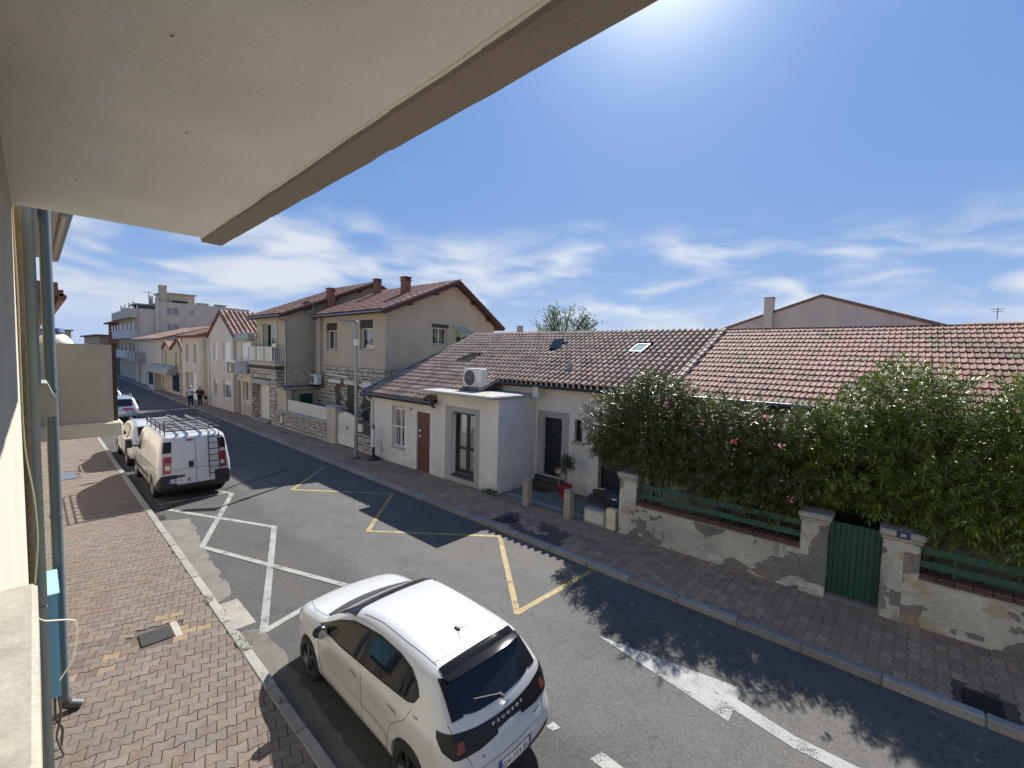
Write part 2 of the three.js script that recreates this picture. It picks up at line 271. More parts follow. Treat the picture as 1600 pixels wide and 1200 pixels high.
  part('gutter_patch', flat(jag([[2.05, -14.5], [2.72, -14.2], [2.66, -13.2], [2.48, -11.2], [2.44, -9.9], [2.38, -9.2], [2.05, -9.0, 1]], 0.09, 3), 0.0035), std([0.165, 0.157, 0.138], 0.95, { map: T.concrete, ...grain(0.008) }), road);
  part('gutter_slab', bbox(2.06, 2.42, -0.02, 0.012, -8.97, -7.95, 0.008), M.stoneKerb, road);
  part('gutter_patch', flat(jag([[2.05, -7.9], [2.42, -7.75], [2.45, -6.9], [2.36, -5.2], [2.3, -3.4], [2.05, -3.2, 1]], 0.08, 9), 0.0035), std([0.135, 0.128, 0.112], 0.95, { map: T.concrete, ...grain(0.008) }), road);
  part('drain_opening', box(2.06, 2.3, -0.02, 0.006, -15.0, -14.55), M.dark, road);

  // kerbs: stones butted end to end
  const kerb = (name, label, x0, x1, za, zb, top, m) => { const o = structure(name, label, box(x0 + 0.02, x1 - 0.02, -0.2, top - 0.03, zb, za), M.concreteDark), ps = []; const r = rng(31); for (let z = za; z > zb + 1;) { const l = 0.95 + 0.1 * r(), g = prep(paint(bbox(x0, x1, -0.15, top + 0.004 * (r() - 0.5), -l / 2 + 0.005, l / 2 - 0.005, 0.015), ...((k) => [k, k * 0.97, k * 0.90])(0.24 + 0.09 * r()))); ps.push({ g, M: mtx((r() - 0.5) * 0.012, 0, z - l / 2) }); z -= l; } pieces(o, 'kerb_stone', ps, std([1, 1, 1], 0.9, { map: T.concrete, vertexColors: true, ...grain(0.004) }), 120); return o; };
  kerb('kerb_left', 'pale stone kerb along the near pavement', 1.95, 2.09, 6, -120, 0.125, 0);
  kerb('kerb_right', 'grey stone kerb along the far pavement', 8.14, 8.30, 10, -150, 0.12, 0);

  // ---------------- interlocking bone-shaped pavers
  const L = 0.2, Hh = 0.158, GAP = 0.0045;
  const outline = (() => { const w = (u) => { const t = Math.abs(u) / L; return t > 0.36 ? 1 : t < 0.14 ? -1 : -1 + 2 * (t - 0.14) / 0.22; }; const a = 0.0135, us = [-0.5, -0.36, -0.14, 0.14, 0.36, 0.5].map((t) => t * L), o = [];
    for (const u of us) o.push([clamp(u, -L / 2 + GAP, L / 2 - GAP), -Hh / 2 + GAP - a * w(u)]); for (const u of us.slice().reverse()) o.push([clamp(u, -L / 2 + GAP, L / 2 - GAP), Hh / 2 - GAP + a * w(u)]); return o; })();
  const paverGeo = (c) => { const g0 = new THREE.ExtrudeGeometry(shapeOf(outline), { depth: 0.03, bevelEnabled: false }); g0.rotateX(-Math.PI / 2); g0.translate(0, -0.03, 0); return paint(prep(g0), ...c); };
  const tone = (r, base, sp) => { const k = 1 + sp * (r() - 0.5) * 2, w = 0.12 * (r() - 0.5); return [base[0] * k * (1 + w), base[1] * k, base[2] * k * (1 - w)]; };
  const variants = (bases, n, s, sp = 0.16) => { const r = rng(s), o = []; for (let i = 0; i < n; i++) { const g = paverGeo(tone(r, bases[i % bases.length], sp)); const uv2 = g.attributes.uv, du = r() * 3, dv = r() * 3; for (let k = 0; k < uv2.count; k++) uv2.setXY(k, uv2.getX(k) + du, uv2.getY(k) + dv); o.push(g); } return o; };
  // near pavement
  const left = structure('pavement_left', 'tan interlocking paver pavement beside the near building', box(-0.4, 2.0, -0.2, 0.098, -120, 8), std([0.105, 0.088, 0.072], 1, { map: T.concrete }));
  const tan = variants([[0.174, 0.142, 0.116], [0.16, 0.130, 0.106], [0.185, 0.151, 0.124], [0.157, 0.126, 0.103]], 16, 41, 0.08), warm = variants([[0.255, 0.185, 0.118], [0.145, 0.106, 0.09], [0.225, 0.158, 0.108]], 9, 42, 0.1), pink = variants([[0.164, 0.128, 0.105], [0.17, 0.131, 0.109]], 6, 43, 0.1);
  { const ps = [], th = -0.25, c = Math.cos(th), s = Math.sin(th), r = rng(8);
    for (let row = -220; row < 220; row++) for (let k = -40; k < 60; k++) {
      const u = k * L + (row & 1 ? L / 2 : 0), v = row * Hh, x = u * c + v * s + 0.9, z = -u * s + v * c - 13;
      if (x < -0.05 || x > 2.02 || z > -3.6 || z < -29) continue;
      if (x > 0.87 && x < 1.48 && z > -8.74 && z < -8.18) continue;
      if (x > 0.45 && x < 0.95 && z > -21.9 && z < -20.5) continue;
      const band = (-u * s + v * c) ; const hot = z > -9.6 && z < -8.0 && x < 1.75 && vnoise(x * 2.2, z * 2.2) > 0.5;
      const set = hot && r() < 0.75 ? warm : vnoise(x * 1.3 + 7, z * 0.8) > 0.62 ? pink : tan;
      const g = set[Math.floor(r() * set.length)], m = mtx(x, 0.112 + 0.006 * (r() - 0.5) + 0.006 * (fbm(x, z, 2) - 0.5), z, th); m.multiply(new THREE.Matrix4().makeRotationX((r() - 0.5) * 0.02)).multiply(new THREE.Matrix4().makeRotationZ((r() - 0.5) * 0.02));
      ps.push({ g, M: m });
    }
    pieces(left, 'paver', ps, M.paverVC, 300);
  }
  part('paved_stretch', flat([[-0.3, -29], [1.97, -29], [1.97, -118], [-0.3, -118]], 0.108), std([0.195, 0.148, 0.115], 0.95, { map: T.paver }), left);
  const hatch = part('manhole_cover', bbox(0.97, 1.37, 0.06, 0.118, -8.66, -8.27, 0.006), std([0.055, 0.05, 0.048], 0.65, { metalness: 0.4, map: T.concrete }), left);
  { const gs = []; for (let i = 0; i < 9; i++) for (let j = 0; j < 8; j++) gs.push(box(1.0 + i * 0.04, 1.022 + i * 0.04, 0.11, 0.122, -8.63 + j * 0.044, -8.61 + j * 0.044)); part('tread', gs, M.iron, hatch); }
  part('concrete_collar', bbox(1.37, 1.47, 0.05, 0.116, -8.72, -8.2, 0.006), M.concrete, left);
  part('steel_plate', bbox(0.5, 0.88, 0.06, 0.118, -21.8, -20.6, 0.006), std([0.20, 0.23, 0.26], 0.4, { metalness: 0.5, map: T.concrete }), left);
  // far pavement
  const right = structure('pavement_right', 'red brown interlocking paver pavement in front of the houses', box(8.25, 10.6, -0.2, 0.098, -150, 12), std([0.10, 0.075, 0.058], 1, { map: T.concrete }));
  const red = variants([[0.40, 0.27, 0.185], [0.37, 0.248, 0.17], [0.42, 0.288, 0.196], [0.345, 0.228, 0.16]], 16, 51, 0.12), mauve = variants([[0.315, 0.205, 0.152], [0.335, 0.22, 0.16]], 6, 52, 0.1), soot = variants([[0.12, 0.09, 0.078]], 4, 53, 0.15);
  { const ps = [], r = rng(18);
    for (let row = 0; row < 260; row++) for (let k = 0; k < 14; k++) {
      const z = 4 - row * Hh, x = 8.26 + k * L + (row & 1 ? L / 2 : 0) + 0.04;
      if (x > 10.25 + 0.02 * z + 0.12 || z < -31) continue;
      if (x > 8.2 && x < 8.82 && z > 0.62 && z < 1.18) continue;
      const spot = fbm(x * 1.1 + 3, z * 0.55 + 9, 3), tarry = z < -5.9 && z > -8.4 && x < 9.25 && vnoise(x * 3, z * 2.2) > 0.55;
      const set = tarry ? soot : spot > 0.6 ? mauve : red;
      const m = mtx(x, 0.112 + 0.005 * (r() - 0.5) + 0.008 * (fbm(x, z * 0.7, 2) - 0.5), z, Math.PI * 0); m.multiply(new THREE.Matrix4().makeRotationX((r() - 0.5) * 0.016)).multiply(new THREE.Matrix4().makeRotationZ((r() - 0.5) * 0.016));
      ps.push({ g: set[Math.floor(r() * set.length)], M: m });
    }
    pieces(right, 'paver', ps, M.paverVC, 300);
  }
  part('paved_stretch', flat([[8.28, -31], [10.0, -31], [8.6, -148], [8.28, -148]], 0.108), std([0.33, 0.22, 0.155], 0.95, { map: T.paver }), right);
  part('drain_cover', bbox(8.27, 8.72, 0.05, 0.116, 0.7, 1.09, 0.006), std([0.02, 0.02, 0.022], 0.5, { metalness: 0.4 }), right);
  part('drain_cover', bbox(9.0, 9.4, 0.05, 0.118, -25.3, -24.8, 0.006), M.iron, right);
  part('broken_paving', flat(jag([[8.34, -8.35], [8.95, -8.2], [8.9, -7.7], [8.4, -7.9]], 0.1, 4), 0.124), std([0.03, 0.03, 0.03], 0.9, { map: T.concrete }), right);
}

// ================================================================ the near building, its balcony above and the neighbours along this side
{
  const own = thing('near_house', 'cream rendered house on the near side, wall beside the camera', 'house', [-0.3, 0, -3]);
  // facade with the window opening that the picture was taken from
  part('wall', wallX(-0.45, 0.36, rect(-5.9, 12, 0, 9.2), [rect(-1.25, 0.35, 4.08, 5.75)]), M.cream, own);
  part('window_sill', bbox(-0.45, -0.008, 3.99, 4.1, -1.34, 0.45, 0.008), std([0.37, 0.35, 0.295], 0.95, { map: (() => { const t = T.concrete.clone(); t.repeat.set(3.4, 3.4); t.needsUpdate = true; return t; })(), ...grain(0.0015) }), own, 'rough pale concrete window sill');
  part('party_wall', box(-6, -0.09, 0, 9.2, -5.9, -5.6), M.cream, own); part('rear_wall', box(-6, -5.7, 0, 9.2, -5.6, 12), M.cream, own); part('side_wall', box(-6, -0.09, 0, 9.2, 11.7, 12), M.cream, own); part('roof', box(-6.1, 0.1, 9.2, 9.4, -5.9, 12.1), M.terracotta, own);
  part('floor', box(-5.7, -0.45, 3.1, 3.2, -5.6, 11.7), M.concrete, own);
  const bal = part('balcony', box(-0.09, 1.30, 5.80, 6.0, -5.86, 6), std([0.86, 0.835, 0.775], 0.93, { map: T.plaster, ...grain(0.006) }), own, 'pale rendered underside of a concrete balcony');
  { // drip rim with a slightly crumbling edge
    const n = 420, pos = [], idx = [], r = rng(12), prof = (z) => { const a = 0.012 * (fbm(z * 2.1 + 9, 1, 4) - 0.5), b = 0.014 * (fbm(z * 3.3 + 2, 5, 5) - 0.5), chip = fbm(z * 5 + 30, 8, 3) > 0.68 ? 0.006 : 0; const k = -0.0155 * (z + 3.3); return [[1.255 + a, 5.799], [1.262 + a, 5.768 + b * 0.4], [1.442, 5.76 + b * 0.4], [1.458 + b - chip, 5.768 + chip], [1.464 + b, 5.79], [1.466 + b * 0.6, 6.06], [1.25, 6.06]].map(([x, y]) => [x + k, y]); };
    for (let i = 0; i <= n; i++) { const z = -5.93 + 11.9 * i / n; for (const [x, y] of prof(z)) pos.push(x, y, z); } for (let i = 0; i < n; i++) for (let k = 0; k < 7; k++) { const a = i * 7 + k, b = i * 7 + (k + 1) % 7; idx.push(a, b, b + 7, a, b + 7, a + 7); } idx.push(0, 2, 1, 0, 3, 2, 0, 4, 3, 0, 5, 4, 0, 6, 5);
    const g = new THREE.BufferGeometry(); g.setAttribute('position', new THREE.Float32BufferAttribute(pos, 3)); g.setIndex(idx); const q = g.toNonIndexed(); q.computeVertexNormals();
    part('rim', q, std([0.30, 0.25, 0.20], 0.95, { map: T.plaster, ...grain(0.01) }), bal, 'bare brownish rim of the balcony slab');
    part('plaster_lip', (() => { const gs = []; for (let i = 0; i < 160; i++) { const z = -5.86 + 11.86 * i / 160, d = 0.02 * fbm(z * 4, 3, 4), k = -0.0155 * (z + 3.3); gs.push(box(1.243 - d * 0.5 + k, 1.262 + k, 5.790 + 0.006 * fbm(z * 6, 9, 3), 5.806, z, z + 11.86 / 160)); } return gs; })(), std([0.86, 0.84, 0.78], 0.95, { map: T.plaster }), bal);
    { const r2 = rng(71); for (const [x, z] of [[0.62, -3.1], [0.25, -4.6], [0.95, -4.9], [1.02, -5.3], [0.4, -2.2]]) part('paint_chip', flat([0, 1, 2, 3, 4, 5, 6].map((k) => { const a = k * 0.9, q = 0.006 + 0.006 * r2(); return [x + q * Math.cos(a), z + 1.6 * q * Math.sin(a)]; }), 5.7985), std([0.30, 0.26, 0.19], 0.95), bal); } }
  // cables tacked along the corner
  part('cable', tube([[-0.085, 5.8, -5.86], [-0.075, 5.0, -5.85], [-0.08, 4.0, -5.86], [-0.07, 3.6, -5.85], [-0.03, 3.2, -5.82], [-0.02, 2.8, -5.82], [-0.05, 2.4, -5.84]], 0.005), std([0.40, 0.375, 0.25], 0.5), own);
  part('cable', tube([[-0.02, 4.05, -1.3], [0.0, 4.0, -1.36], [0.05, 3.95, -1.42], [0.045, 3.85, -1.45], [0.02, 3.8, -1.46]], 0.0016), std([0.70, 0.66, 0.52], 0.5), own);

  const nb = thing('next_house', 'neighbouring near-side house with grey corner board and brown render', 'house', [-0.3, 0, -8]);
  part('wall', box(-6, -0.03, 0, 6.3, -13.4, -6.12), std([0.40, 0.33, 0.22], 0.95, { map: T.plaster, ...grain(0.008) }), nb);
  part('corner_render', box(-0.2, -0.04, 0, 6.3, -6.06, -5.98), std([0.34, 0.26, 0.15], 0.97, { map: T.concrete, ...grain(0.03) }), nb, 'rough yellow brown render strip');
  part('corner_board', [box(-0.05, 0.025, 2.06, 6.3, -6.2, -6.1), box(-0.05, 0.025, 0.1, 2.05, -6.2, -6.1)], M.greyBoard, nb, 'grey green painted corner board');
  const shut = part('shutter', [box(-0.02, 0.0, 4.2, 6.2, -7.0, -6.3), box(0.0, 0.045, 4.2, 6.2, -6.34, -6.3), box(0.0, 0.045, 4.2, 6.2, -7.02, -6.98)], M.blueShutter, nb);
  for (let i = 0; i < 26; i++) part('slat', bar([0.022, 4.25 + i * 0.074, -6.34], [0.022, 4.25 + i * 0.074, -6.98], 0.035, 0.012), M.blueShutter, shut);
  part('window_sill', (() => { const g = wallZ(-6.5, 0.62, [[-0.05, 3.84], [0.145, 3.86], [0.145, 4.04], [0.09, 4.2], [-0.05, 4.2]]); return g; })(), M.concrete, nb);
  const pipe = part('drainpipe', [cyl([0.13, 0.25, -7.42], [0.13, 6.3, -7.42], 0.052, 0.052, 16), cyl([0.13, 4.05, -7.42], [0.13, 4.09, -7.42], 0.058, 0.058, 16), cyl([0.13, 2.55, -7.42], [0.13, 2.58, -7.42], 0.06, 0.06, 16)], M.pipeBlue, nb, 'blue grey drainpipe');
  part('pipe_shoe', [cyl([0.13, 0.27, -7.42], [0.16, 0.2, -7.42], 0.058, 0.062, 12), cyl([0.15, 0.21, -7.42], [0.28, 0.14, -7.40], 0.06, 0.055, 12)], M.iron, pipe);
  part('gutter', [box(-0.05, 0.42, 6.36, 6.44, -13.4, -8.6), cyl([0.36, 6.38, -8.6], [0.36, 6.38, -13.4], 0.075, 0.075, 12)], M.zinc, nb);
  part('roof', box(-6, 0.36, 6.44, 6.56, -13.4, -6.2), M.terracotta, nb);
  const box_ = part('cabinet', wallX(-0.03, 0.13, [[-7.25, 0.82], [-6.58, 0.82], [-6.58, 1.95], [-7.25, 1.95]]), M.bluePaint, nb, 'blue painted wall cabinet');
  part('cabinet_lid', (() => { const g = new THREE.BoxGeometry(0.16, 0.015, 0.72); g.translate(0.035, 1.965, -6.915); return g; })(), std([0.28, 0.50, 0.68], 0.4), box_);
  part('cable', [tube([[0.05, 0.82, -6.7], [0.05, 0.5, -6.72], [0.1, 0.3, -6.8], [0.08, 0.12, -6.75]], 0.012), tube([[0.07, 0.82, -6.8], [0.09, 0.5, -6.75], [0.05, 0.3, -6.7], [0.1, 0.12, -6.6]], 0.01)], M.iron, nb);
  const pb = part('balcony_parapet', [box(-0.03, 0.745, 3.53, 4.61, -8.42, -8.3), box(0.64, 0.745, 3.53, 4.61, -11.5, -8.42)], plaster([0.44, 0.405, 0.34]), nb, 'solid rendered end of a small balcony');
  part('balcony_slab', [bbox(-0.03, 0.84, 3.33, 3.53, -11.6, -8.25, 0.02)], M.ivory, nb);
  part('post', box(0.752, 0.80, 3.53, 4.64, -8.46, -8.38), M.woodDark, pb, 'dark brown post at the parapet corner');
  const tank = thing('water_tank', 'rounded white tank with blue lid standing on the small balcony', 'tank', [0.25, 3.53, -9.4]);
  part('tank_body', (() => { const g = new THREE.CapsuleGeometry(0.2, 0.85, 6, 18); g.translate(0.22, 4.15, -9.4); return g; })(), std([0.72, 0.70, 0.64], 0.5), tank);
  part('lid', cyl([0.22, 4.77, -9.4], [0.22, 4.83, -9.4], 0.12, 0.1, 16), std([0.02, 0.06, 0.22], 0.5), tank);
  const fh = thing('terrace_house', 'row house farther along the near side with tiled eave', 'house', [-0.3, 0, -25]);
  part('wall', box(-6, -0.02, 0, 5.6, -60, -13.45), M.ivory, fh);
  part('eave', [box(-0.05, 0.48, 5.62, 5.75, -24, -13.5), box(-0.05, 0.34, 5.45, 5.62, -24, -13.5), cyl([0.46, 5.6, -13.5], [0.46, 5.6, -24], 0.07, 0.07, 10)], M.terracotta, fh);
  part('roof', box(-6, 0.4, 5.75, 5.9, -60, -13.5), M.terracotta, fh);
}

// ================================================================ roof coverings
const TW = 0.215, TE = 0.345;                     // cover width and exposure of one tile
function tileGeo(kind, c, lift = 0.02) {
  // X across, Y off the roof, Z up the slope
  const P = kind === 'roman' ? [[-0.5, 0.0], [-0.37, 0.002], [-0.325, 0.035], [-0.27, 0.075], [-0.15, 0.108], [0.0, 0.119], [0.15, 0.108], [0.27, 0.075], [0.325, 0.035], [0.37, 0.002], [0.5, 0.0]]
    : [[-0.5, 0.026], [-0.42, 0.030], [-0.36, 0.006], [-0.06, 0.004], [0.0, 0.022], [0.06, 0.022], [0.12, 0.004], [0.42, 0.006], [0.5, 0.026]];
  const w = TW * (kind === 'roman' ? 1 : 1.12), l = TE * 1.12, th = kind === 'roman' ? 0.018 : 0.030, pos = [], n = P.length;
  const at = (i, z, d) => [P[i][0] * w * (z ? 0.97 : 1), P[i][1] * (z ? 0.9 : 1) + (z ? 0.0 : lift) + d, z ? l : 0];
  for (let i = 0; i + 1 < n; i++) {
    const a = at(i, 0, 0), b = at(i + 1, 0, 0), c2 = at(i + 1, 1, 0), d = at(i, 1, 0), e = at(i, 0, -th), f = at(i + 1, 0, -th);
    pos.push(...a, ...c2, ...b, ...a, ...d, ...c2, ...a, ...b, ...f, ...a, ...f, ...e);
  }
  let g = new THREE.BufferGeometry(); g.setAttribute('position', new THREE.Float32BufferAttribute(pos, 3)); g.computeVertexNormals();
  return paint(prep(g), ...c);
}
function tileSet(kind, bases, n, seed, sp = 0.16) { const r = rng(seed), o = []; for (let i = 0; i < n; i++) { const b = bases[i % bases.length], k = (kind === 'flat' ? 0.68 : 0.92) + sp * 2 * (r() - 0.5), w = 0.08 * (r() - 0.5), g = tileGeo(kind, [b[0] * k * (1 + w), b[1] * k, b[2] * k * (1 - w)], (kind === 'roman' ? 0.019 : 0.028) + 0.008 * r()), uv = g.attributes.uv, du = r() * 3; for (let q = 0; q < uv.count; q++) uv.setXY(q, uv.getX(q) + du, uv.getY(q) + du * 2); o.push(g); } return o; }
const TS = {
  roman: tileSet('roman', [[0.44, 0.325, 0.25], [0.40, 0.285, 0.215], [0.36, 0.255, 0.20], [0.46, 0.345, 0.26], [0.31, 0.215, 0.175], [0.45, 0.30, 0.215]], 18, 3),
  red: tileSet('flat', [[0.42, 0.20, 0.135], [0.385, 0.175, 0.115], [0.45, 0.225, 0.155], [0.34, 0.155, 0.105]], 14, 4), moss: tileSet('flat', [[0.24, 0.145, 0.075], [0.27, 0.14, 0.085], [0.20, 0.135, 0.065]], 6, 5),
  russet: tileSet('roman', [[0.30, 0.145, 0.09], [0.27, 0.125, 0.08], [0.34, 0.18, 0.12], [0.24, 0.12, 0.085]], 12, 6), pale: tileSet('roman', [[0.46, 0.27, 0.19], [0.40, 0.22, 0.15], [0.52, 0.35, 0.26]], 12, 7),
};
// a slope of tiles: O eave corner, sv up-slope vector (length = slope), av along the eave (length); sets: (a, s) -> geometry list or null to leave the spot open
function tileSlope(parent, name, O, sv, av, pick, opt = {}) {
  const s = V3(...sv), a = V3(...av), Ls = s.length(), La = a.length(), sd = s.clone().normalize(), n = sd.clone().cross(a).normalize(); if (n.y < 0) n.negate();
  const X = n.clone().cross(sd), list = [], r = rng(opt.seed || 9), w = (opt.w || TW), e = (opt.e || TE), ad = a.clone().normalize();
  const na = Math.floor(La / w), ns = Math.round(Ls / e), ee = Ls / ns;
  const dev = []; for (let j = 0; j <= na; j++) dev.push((r() - 0.5) * 0.02);
  for (let i = 0; i < ns; i++) for (let j = 0; j < na; j++) {
    const aa = (j + 0.5 + (opt.stagger && i & 1 ? 0.5 : 0)) * (La / na), ss = i * ee - 0.04; if (aa > La) continue;
    const set = pick(aa, ss + 0.1, r); if (!set) continue;
    const p = V3(...O).addScaledVector(ad, aa + (r() - 0.5) * 0.006).addScaledVector(sd, ss + dev[j] + (r() - 0.5) * 0.012).addScaledVector(n, 0.002 * (r() - 0.5) + 0.01 * (fbm(aa * 0.5 + 3, ss * 0.5, 2) - 0.5));
    const M4 = new THREE.Matrix4().makeBasis(X, n, sd).setPosition(p); M4.multiply(new THREE.Matrix4().makeRotationY((r() - 0.5) * 0.035)).multiply(new THREE.Matrix4().makeScale(opt.kx || 1, 1, ee / TE));
    list.push({ g: set[Math.floor(r() * set.length)], M: M4 });
  }
  pieces(parent, name, list, M.tileVC, opt.most ?? 300);
}
// half-round ridge tiles from p to q
function ridgeTiles(parent, p, q, r0, sets, lift = 0) {
  const a = V3(...p), b = V3(...q), d = b.clone().sub(a), n = Math.max(2, Math.round(d.length() / 0.38)), dd = d.clone().normalize(), r = rng(15), gs = [];
  for (let i = 0; i < n; i++) { const g = new THREE.CylinderGeometry(r0 * 0.92, r0, d.length() / n * 1.06, 10, 1, true, -Math.PI / 2, Math.PI); g.rotateX(Math.PI / 2); const c = sets[Math.floor(r() * sets.length)].attributes.color; paint(g, c.getX(0), c.getY(0), c.getZ(0));
    g.applyMatrix4(new THREE.Matrix4().lookAt(V3(0, 0, 0), dd, V3(0, 1, 0))); g.rotateZ(0); const m = a.clone().addScaledVector(d, (i + 0.5) / n); g.translate(m.x, m.y + lift + 0.004 * (r() - 0.5), m.z); gs.push(g); }
  const rt = part('ridge', gs.slice(0, 1), M.tileVC, parent); gs.slice(1).forEach((g) => part('ridge_tile', g, M.tileVC, rt)); return rt;
}
// half-round gutter along z
const gutter = (x, y, z0, z1, r = 0.075) => { const g = new THREE.CylinderGeometry(r, r, Math.abs(z1 - z0), 12, 1, true, Math.PI / 2, Math.PI); const g2 = new THREE.CylinderGeometry(r * 0.93, r * 0.93, Math.abs(z1 - z0), 12, 1, true, Math.PI / 2, Math.PI); const o = [g, g2]; for (const q of o) { q.rotateZ(Math.PI); q.rotateX(Math.PI / 2); q.translate(x, y, (z0 + z1) / 2); } o.push(cyl([x - r, y, z0], [x - r, y, z1], 0.009, 0.009, 6)); return o; };

// ================================================================ the low white house with the curved-tile roof
const SL = 0.415, RY = 2.98;                      // its roof plane: y = RY + SL * x
{
  const H = thing('white_house', 'low white house with pale curved-tile roof and flat-roofed porch', 'house', [1, 0, -11], { frame: 'R' });
  const face = 0.0, back = 1.95;
  // street front, left part and porch front in one wall plane, with real openings
  part('wall', wallX(face, 0.28, [[-17.3, 0], [-9.77, 0], [-9.77, 3.2], [-13.25, 3.2], [-13.25, 2.75], [-17.3, 2.75]], [rect(-15.74, -14.84, 0.78, 2.40), rect(-14.06, -13.25, 0.1, 2.38), rect(-12.02, -10.84, 0.3, 2.6)]), M.white, H);
  part('porch_wall', wallZ(-9.77 - 0.002, 0.2, [[0.28, 0], [back, 0], [back, 3.2], [0.28, 3.2]]), M.white, H);
  part('porch_plinth', [box(0.02, back - 0.03, 0.1, 0.3, -9.768, -9.745)], M.white, H);
  part('wall', wallX(back, 0.28, [[-12.9, 0], [-3, 0], [-3, 3.62], [-12.9, 3.62]], [rect(-9.46, -8.66, 0.5, 2.52), rect(-8.16, -7.86, 1.85, 2.57), rect(-7.2, -6.3, 0.5, 2.5)]), M.white, H);
  part('gable_wall', wallZ(-17.02, 0.25, [[0.28, 0], [12.5, 0], [12.5, 3.0], [6.5, 5.55], [0.28, 2.95]]), M.white, H);
  part('back_wall', box(12.3, 12.5, 0, 3.0, -17, -3), M.white, H);
  part('floor', box(0.28, 12.3, 0, 0.1, -17, -3), M.concreteDark, H);
  part('plinth', box(back - 0.03, back, 0.1, 0.36, -8.2, -7.3), M.white, H);
  // porch roof slab
  const slab = part('porch_roof', bbox(-0.45, 1.9, 3.2, 3.29, -13.3, -9.69, 0.012), std([0.45, 0.43, 0.40], 0.9, { map: T.concrete, ...grain(0.004) }), H, 'grey flat porch roof slab');
  part('roof_felt', box(-0.40, 1.9, 3.291, 3.30, -13.25, -9.74), std([0.40, 0.38, 0.345], 0.95, { map: T.concrete, ...grain(0.01) }), slab);
  part('upstand', box(1.80, 1.945, 3.3, 3.58, -11.3, -9.7), M.white, H);
  part('corner_block', box(1.6, 1.945, 3.2, 3.6, -9.69, -9.45), M.white, H);
  // roof deck under the tiles, then the tiles
  const roof = part('roof', [wallZ(-5.0, 12.35, [[-0.3, 2.80], [-0.26, 2.80], [6.5, RY + SL * 6.5 - 0.05], [12.7, RY + SL * 0.3], [12.7, RY + SL * 0.3 - 0.1], [6.5, RY + SL * 6.5 - 0.15], [1.6, RY + 1.6 * SL - 0.15], [-0.26, RY - 0.26 * SL - 0.16]].slice(2, 6).concat([[1.66, RY + SL * 1.66 - 0.15], [1.66, RY + SL * 1.66 - 0.05]])), wallZ(-12.85, 4.5, [[-0.28, RY - 0.28 * SL - 0.05], [1.66, RY + SL * 1.66 - 0.05], [1.66, RY + SL * 1.66 - 0.15], [-0.28, RY - 0.28 * SL - 0.15]]), wallZ(-11.32, 1.53, [[0.72, RY + 0.72 * SL - 0.05], [1.66, RY + SL * 1.66 - 0.05], [1.66, RY + SL * 1.66 - 0.15], [0.72, RY + 0.72 * SL - 0.15]])], std([0.06, 0.04, 0.033], 0.95), H);
  const sky = [[2.86, 3.62, -15.1, -14.45], [3.98, 4.84, -11.17, -10.65], [4.26, 4.98, -7.55, -7.03]];
  const A0 = -5.0, eaveV = -0.28, ca = Math.cos(Math.atan(SL));
  tileSlope(roof, 'tile', [eaveV, RY + SL * eaveV, A0], [6.5 - eaveV, SL * (6.5 - eaveV), 0], [0, 0, -12.4], (a, s) => {
    const z = A0 - a, v = eaveV + s * ca;
    if (z > -11.3 && v < 1.66) return null; if (z > -12.85 && v < 0.72) return null;
    for (const [v0, v1, z0, z1] of sky) if (v > v0 - 0.0 && v < v1 + 0.22 && z > z0 - 0.03 && z < z1 + 0.03) return null;
    return TS.roman;
  }, { seed: 21 });
  tileSlope(roof, 'tile', [12.7, RY + SL * 0.3, A0], [-6.2, SL * 6.2, 0], [0, 0, -12.4], () => TS.roman, { seed: 22, most: 0 });
  ridgeTiles(roof, [6.5, RY + SL * 6.5 + 0.02, -5.1], [6.5, RY + SL * 6.5 + 0.02, -17.4], 0.12, TS.roman);
  // verge tiles down to the neighbour's red roof
  { const gs = [], r = rng(6); const n = 16; for (let i = 0; i < n; i++) { const v0 = 1.66 + (6.45 - 1.66) * i / n, v1 = 1.66 + (6.45 - 1.66) * (i + 1.12) / n, g = cyl([v0, RY + SL * v0 + 0.055, -5.0], [v1, RY + SL * v1 + 0.035, -5.0], 0.085, 0.075, 10, false), c = TS.roman[Math.floor(r() * 18)].attributes.color; paint(g, c.getX(0) * 1.15, c.getY(0) * 1.15, c.getZ(0) * 1.15); part('verge_tile', g, M.tileVC, roof); } }
  part('verge_flashing', [bar([eaveV - 0.05, RY + SL * eaveV + 0.03, -17.47], [6.5, RY + SL * 6.5 + 0.03, -17.47], 0.10, 0.16)], M.gutterGrey, H, 'dark grey metal verge strip'); part('verge_cap', bar([eaveV - 0.05, RY + SL * eaveV + 0.125, -17.47], [6.5, RY + SL * 6.5 + 0.125, -17.47], 0.13, 0.022), M.zinc, H);
  // skylights
  sky.forEach(([v0, v1, z0, z1], i) => {
    const al = Math.atan(SL), put = (g) => { g.rotateZ(al); g.translate((v0 + v1) / 2, RY + SL * (v0 + v1) / 2 + 0.09, (z0 + z1) / 2); return g; }, l = (v1 - v0) / Math.cos(al), w = z1 - z0, B = (a, b, c, d, e, f) => put(box(a, b, c, d, e, f));
    const f = part('skylight', [B(-l / 2, -l / 2 + 0.06, -0.07, 0.03, -w / 2, w / 2), B(l / 2 - 0.06, l / 2, -0.07, 0.03, -w / 2, w / 2), B(-l / 2, l / 2, -0.07, 0.029, -w / 2, -w / 2 + 0.05), B(-l / 2, l / 2, -0.07, 0.029, w / 2 - 0.05, w / 2)], M.black, roof);
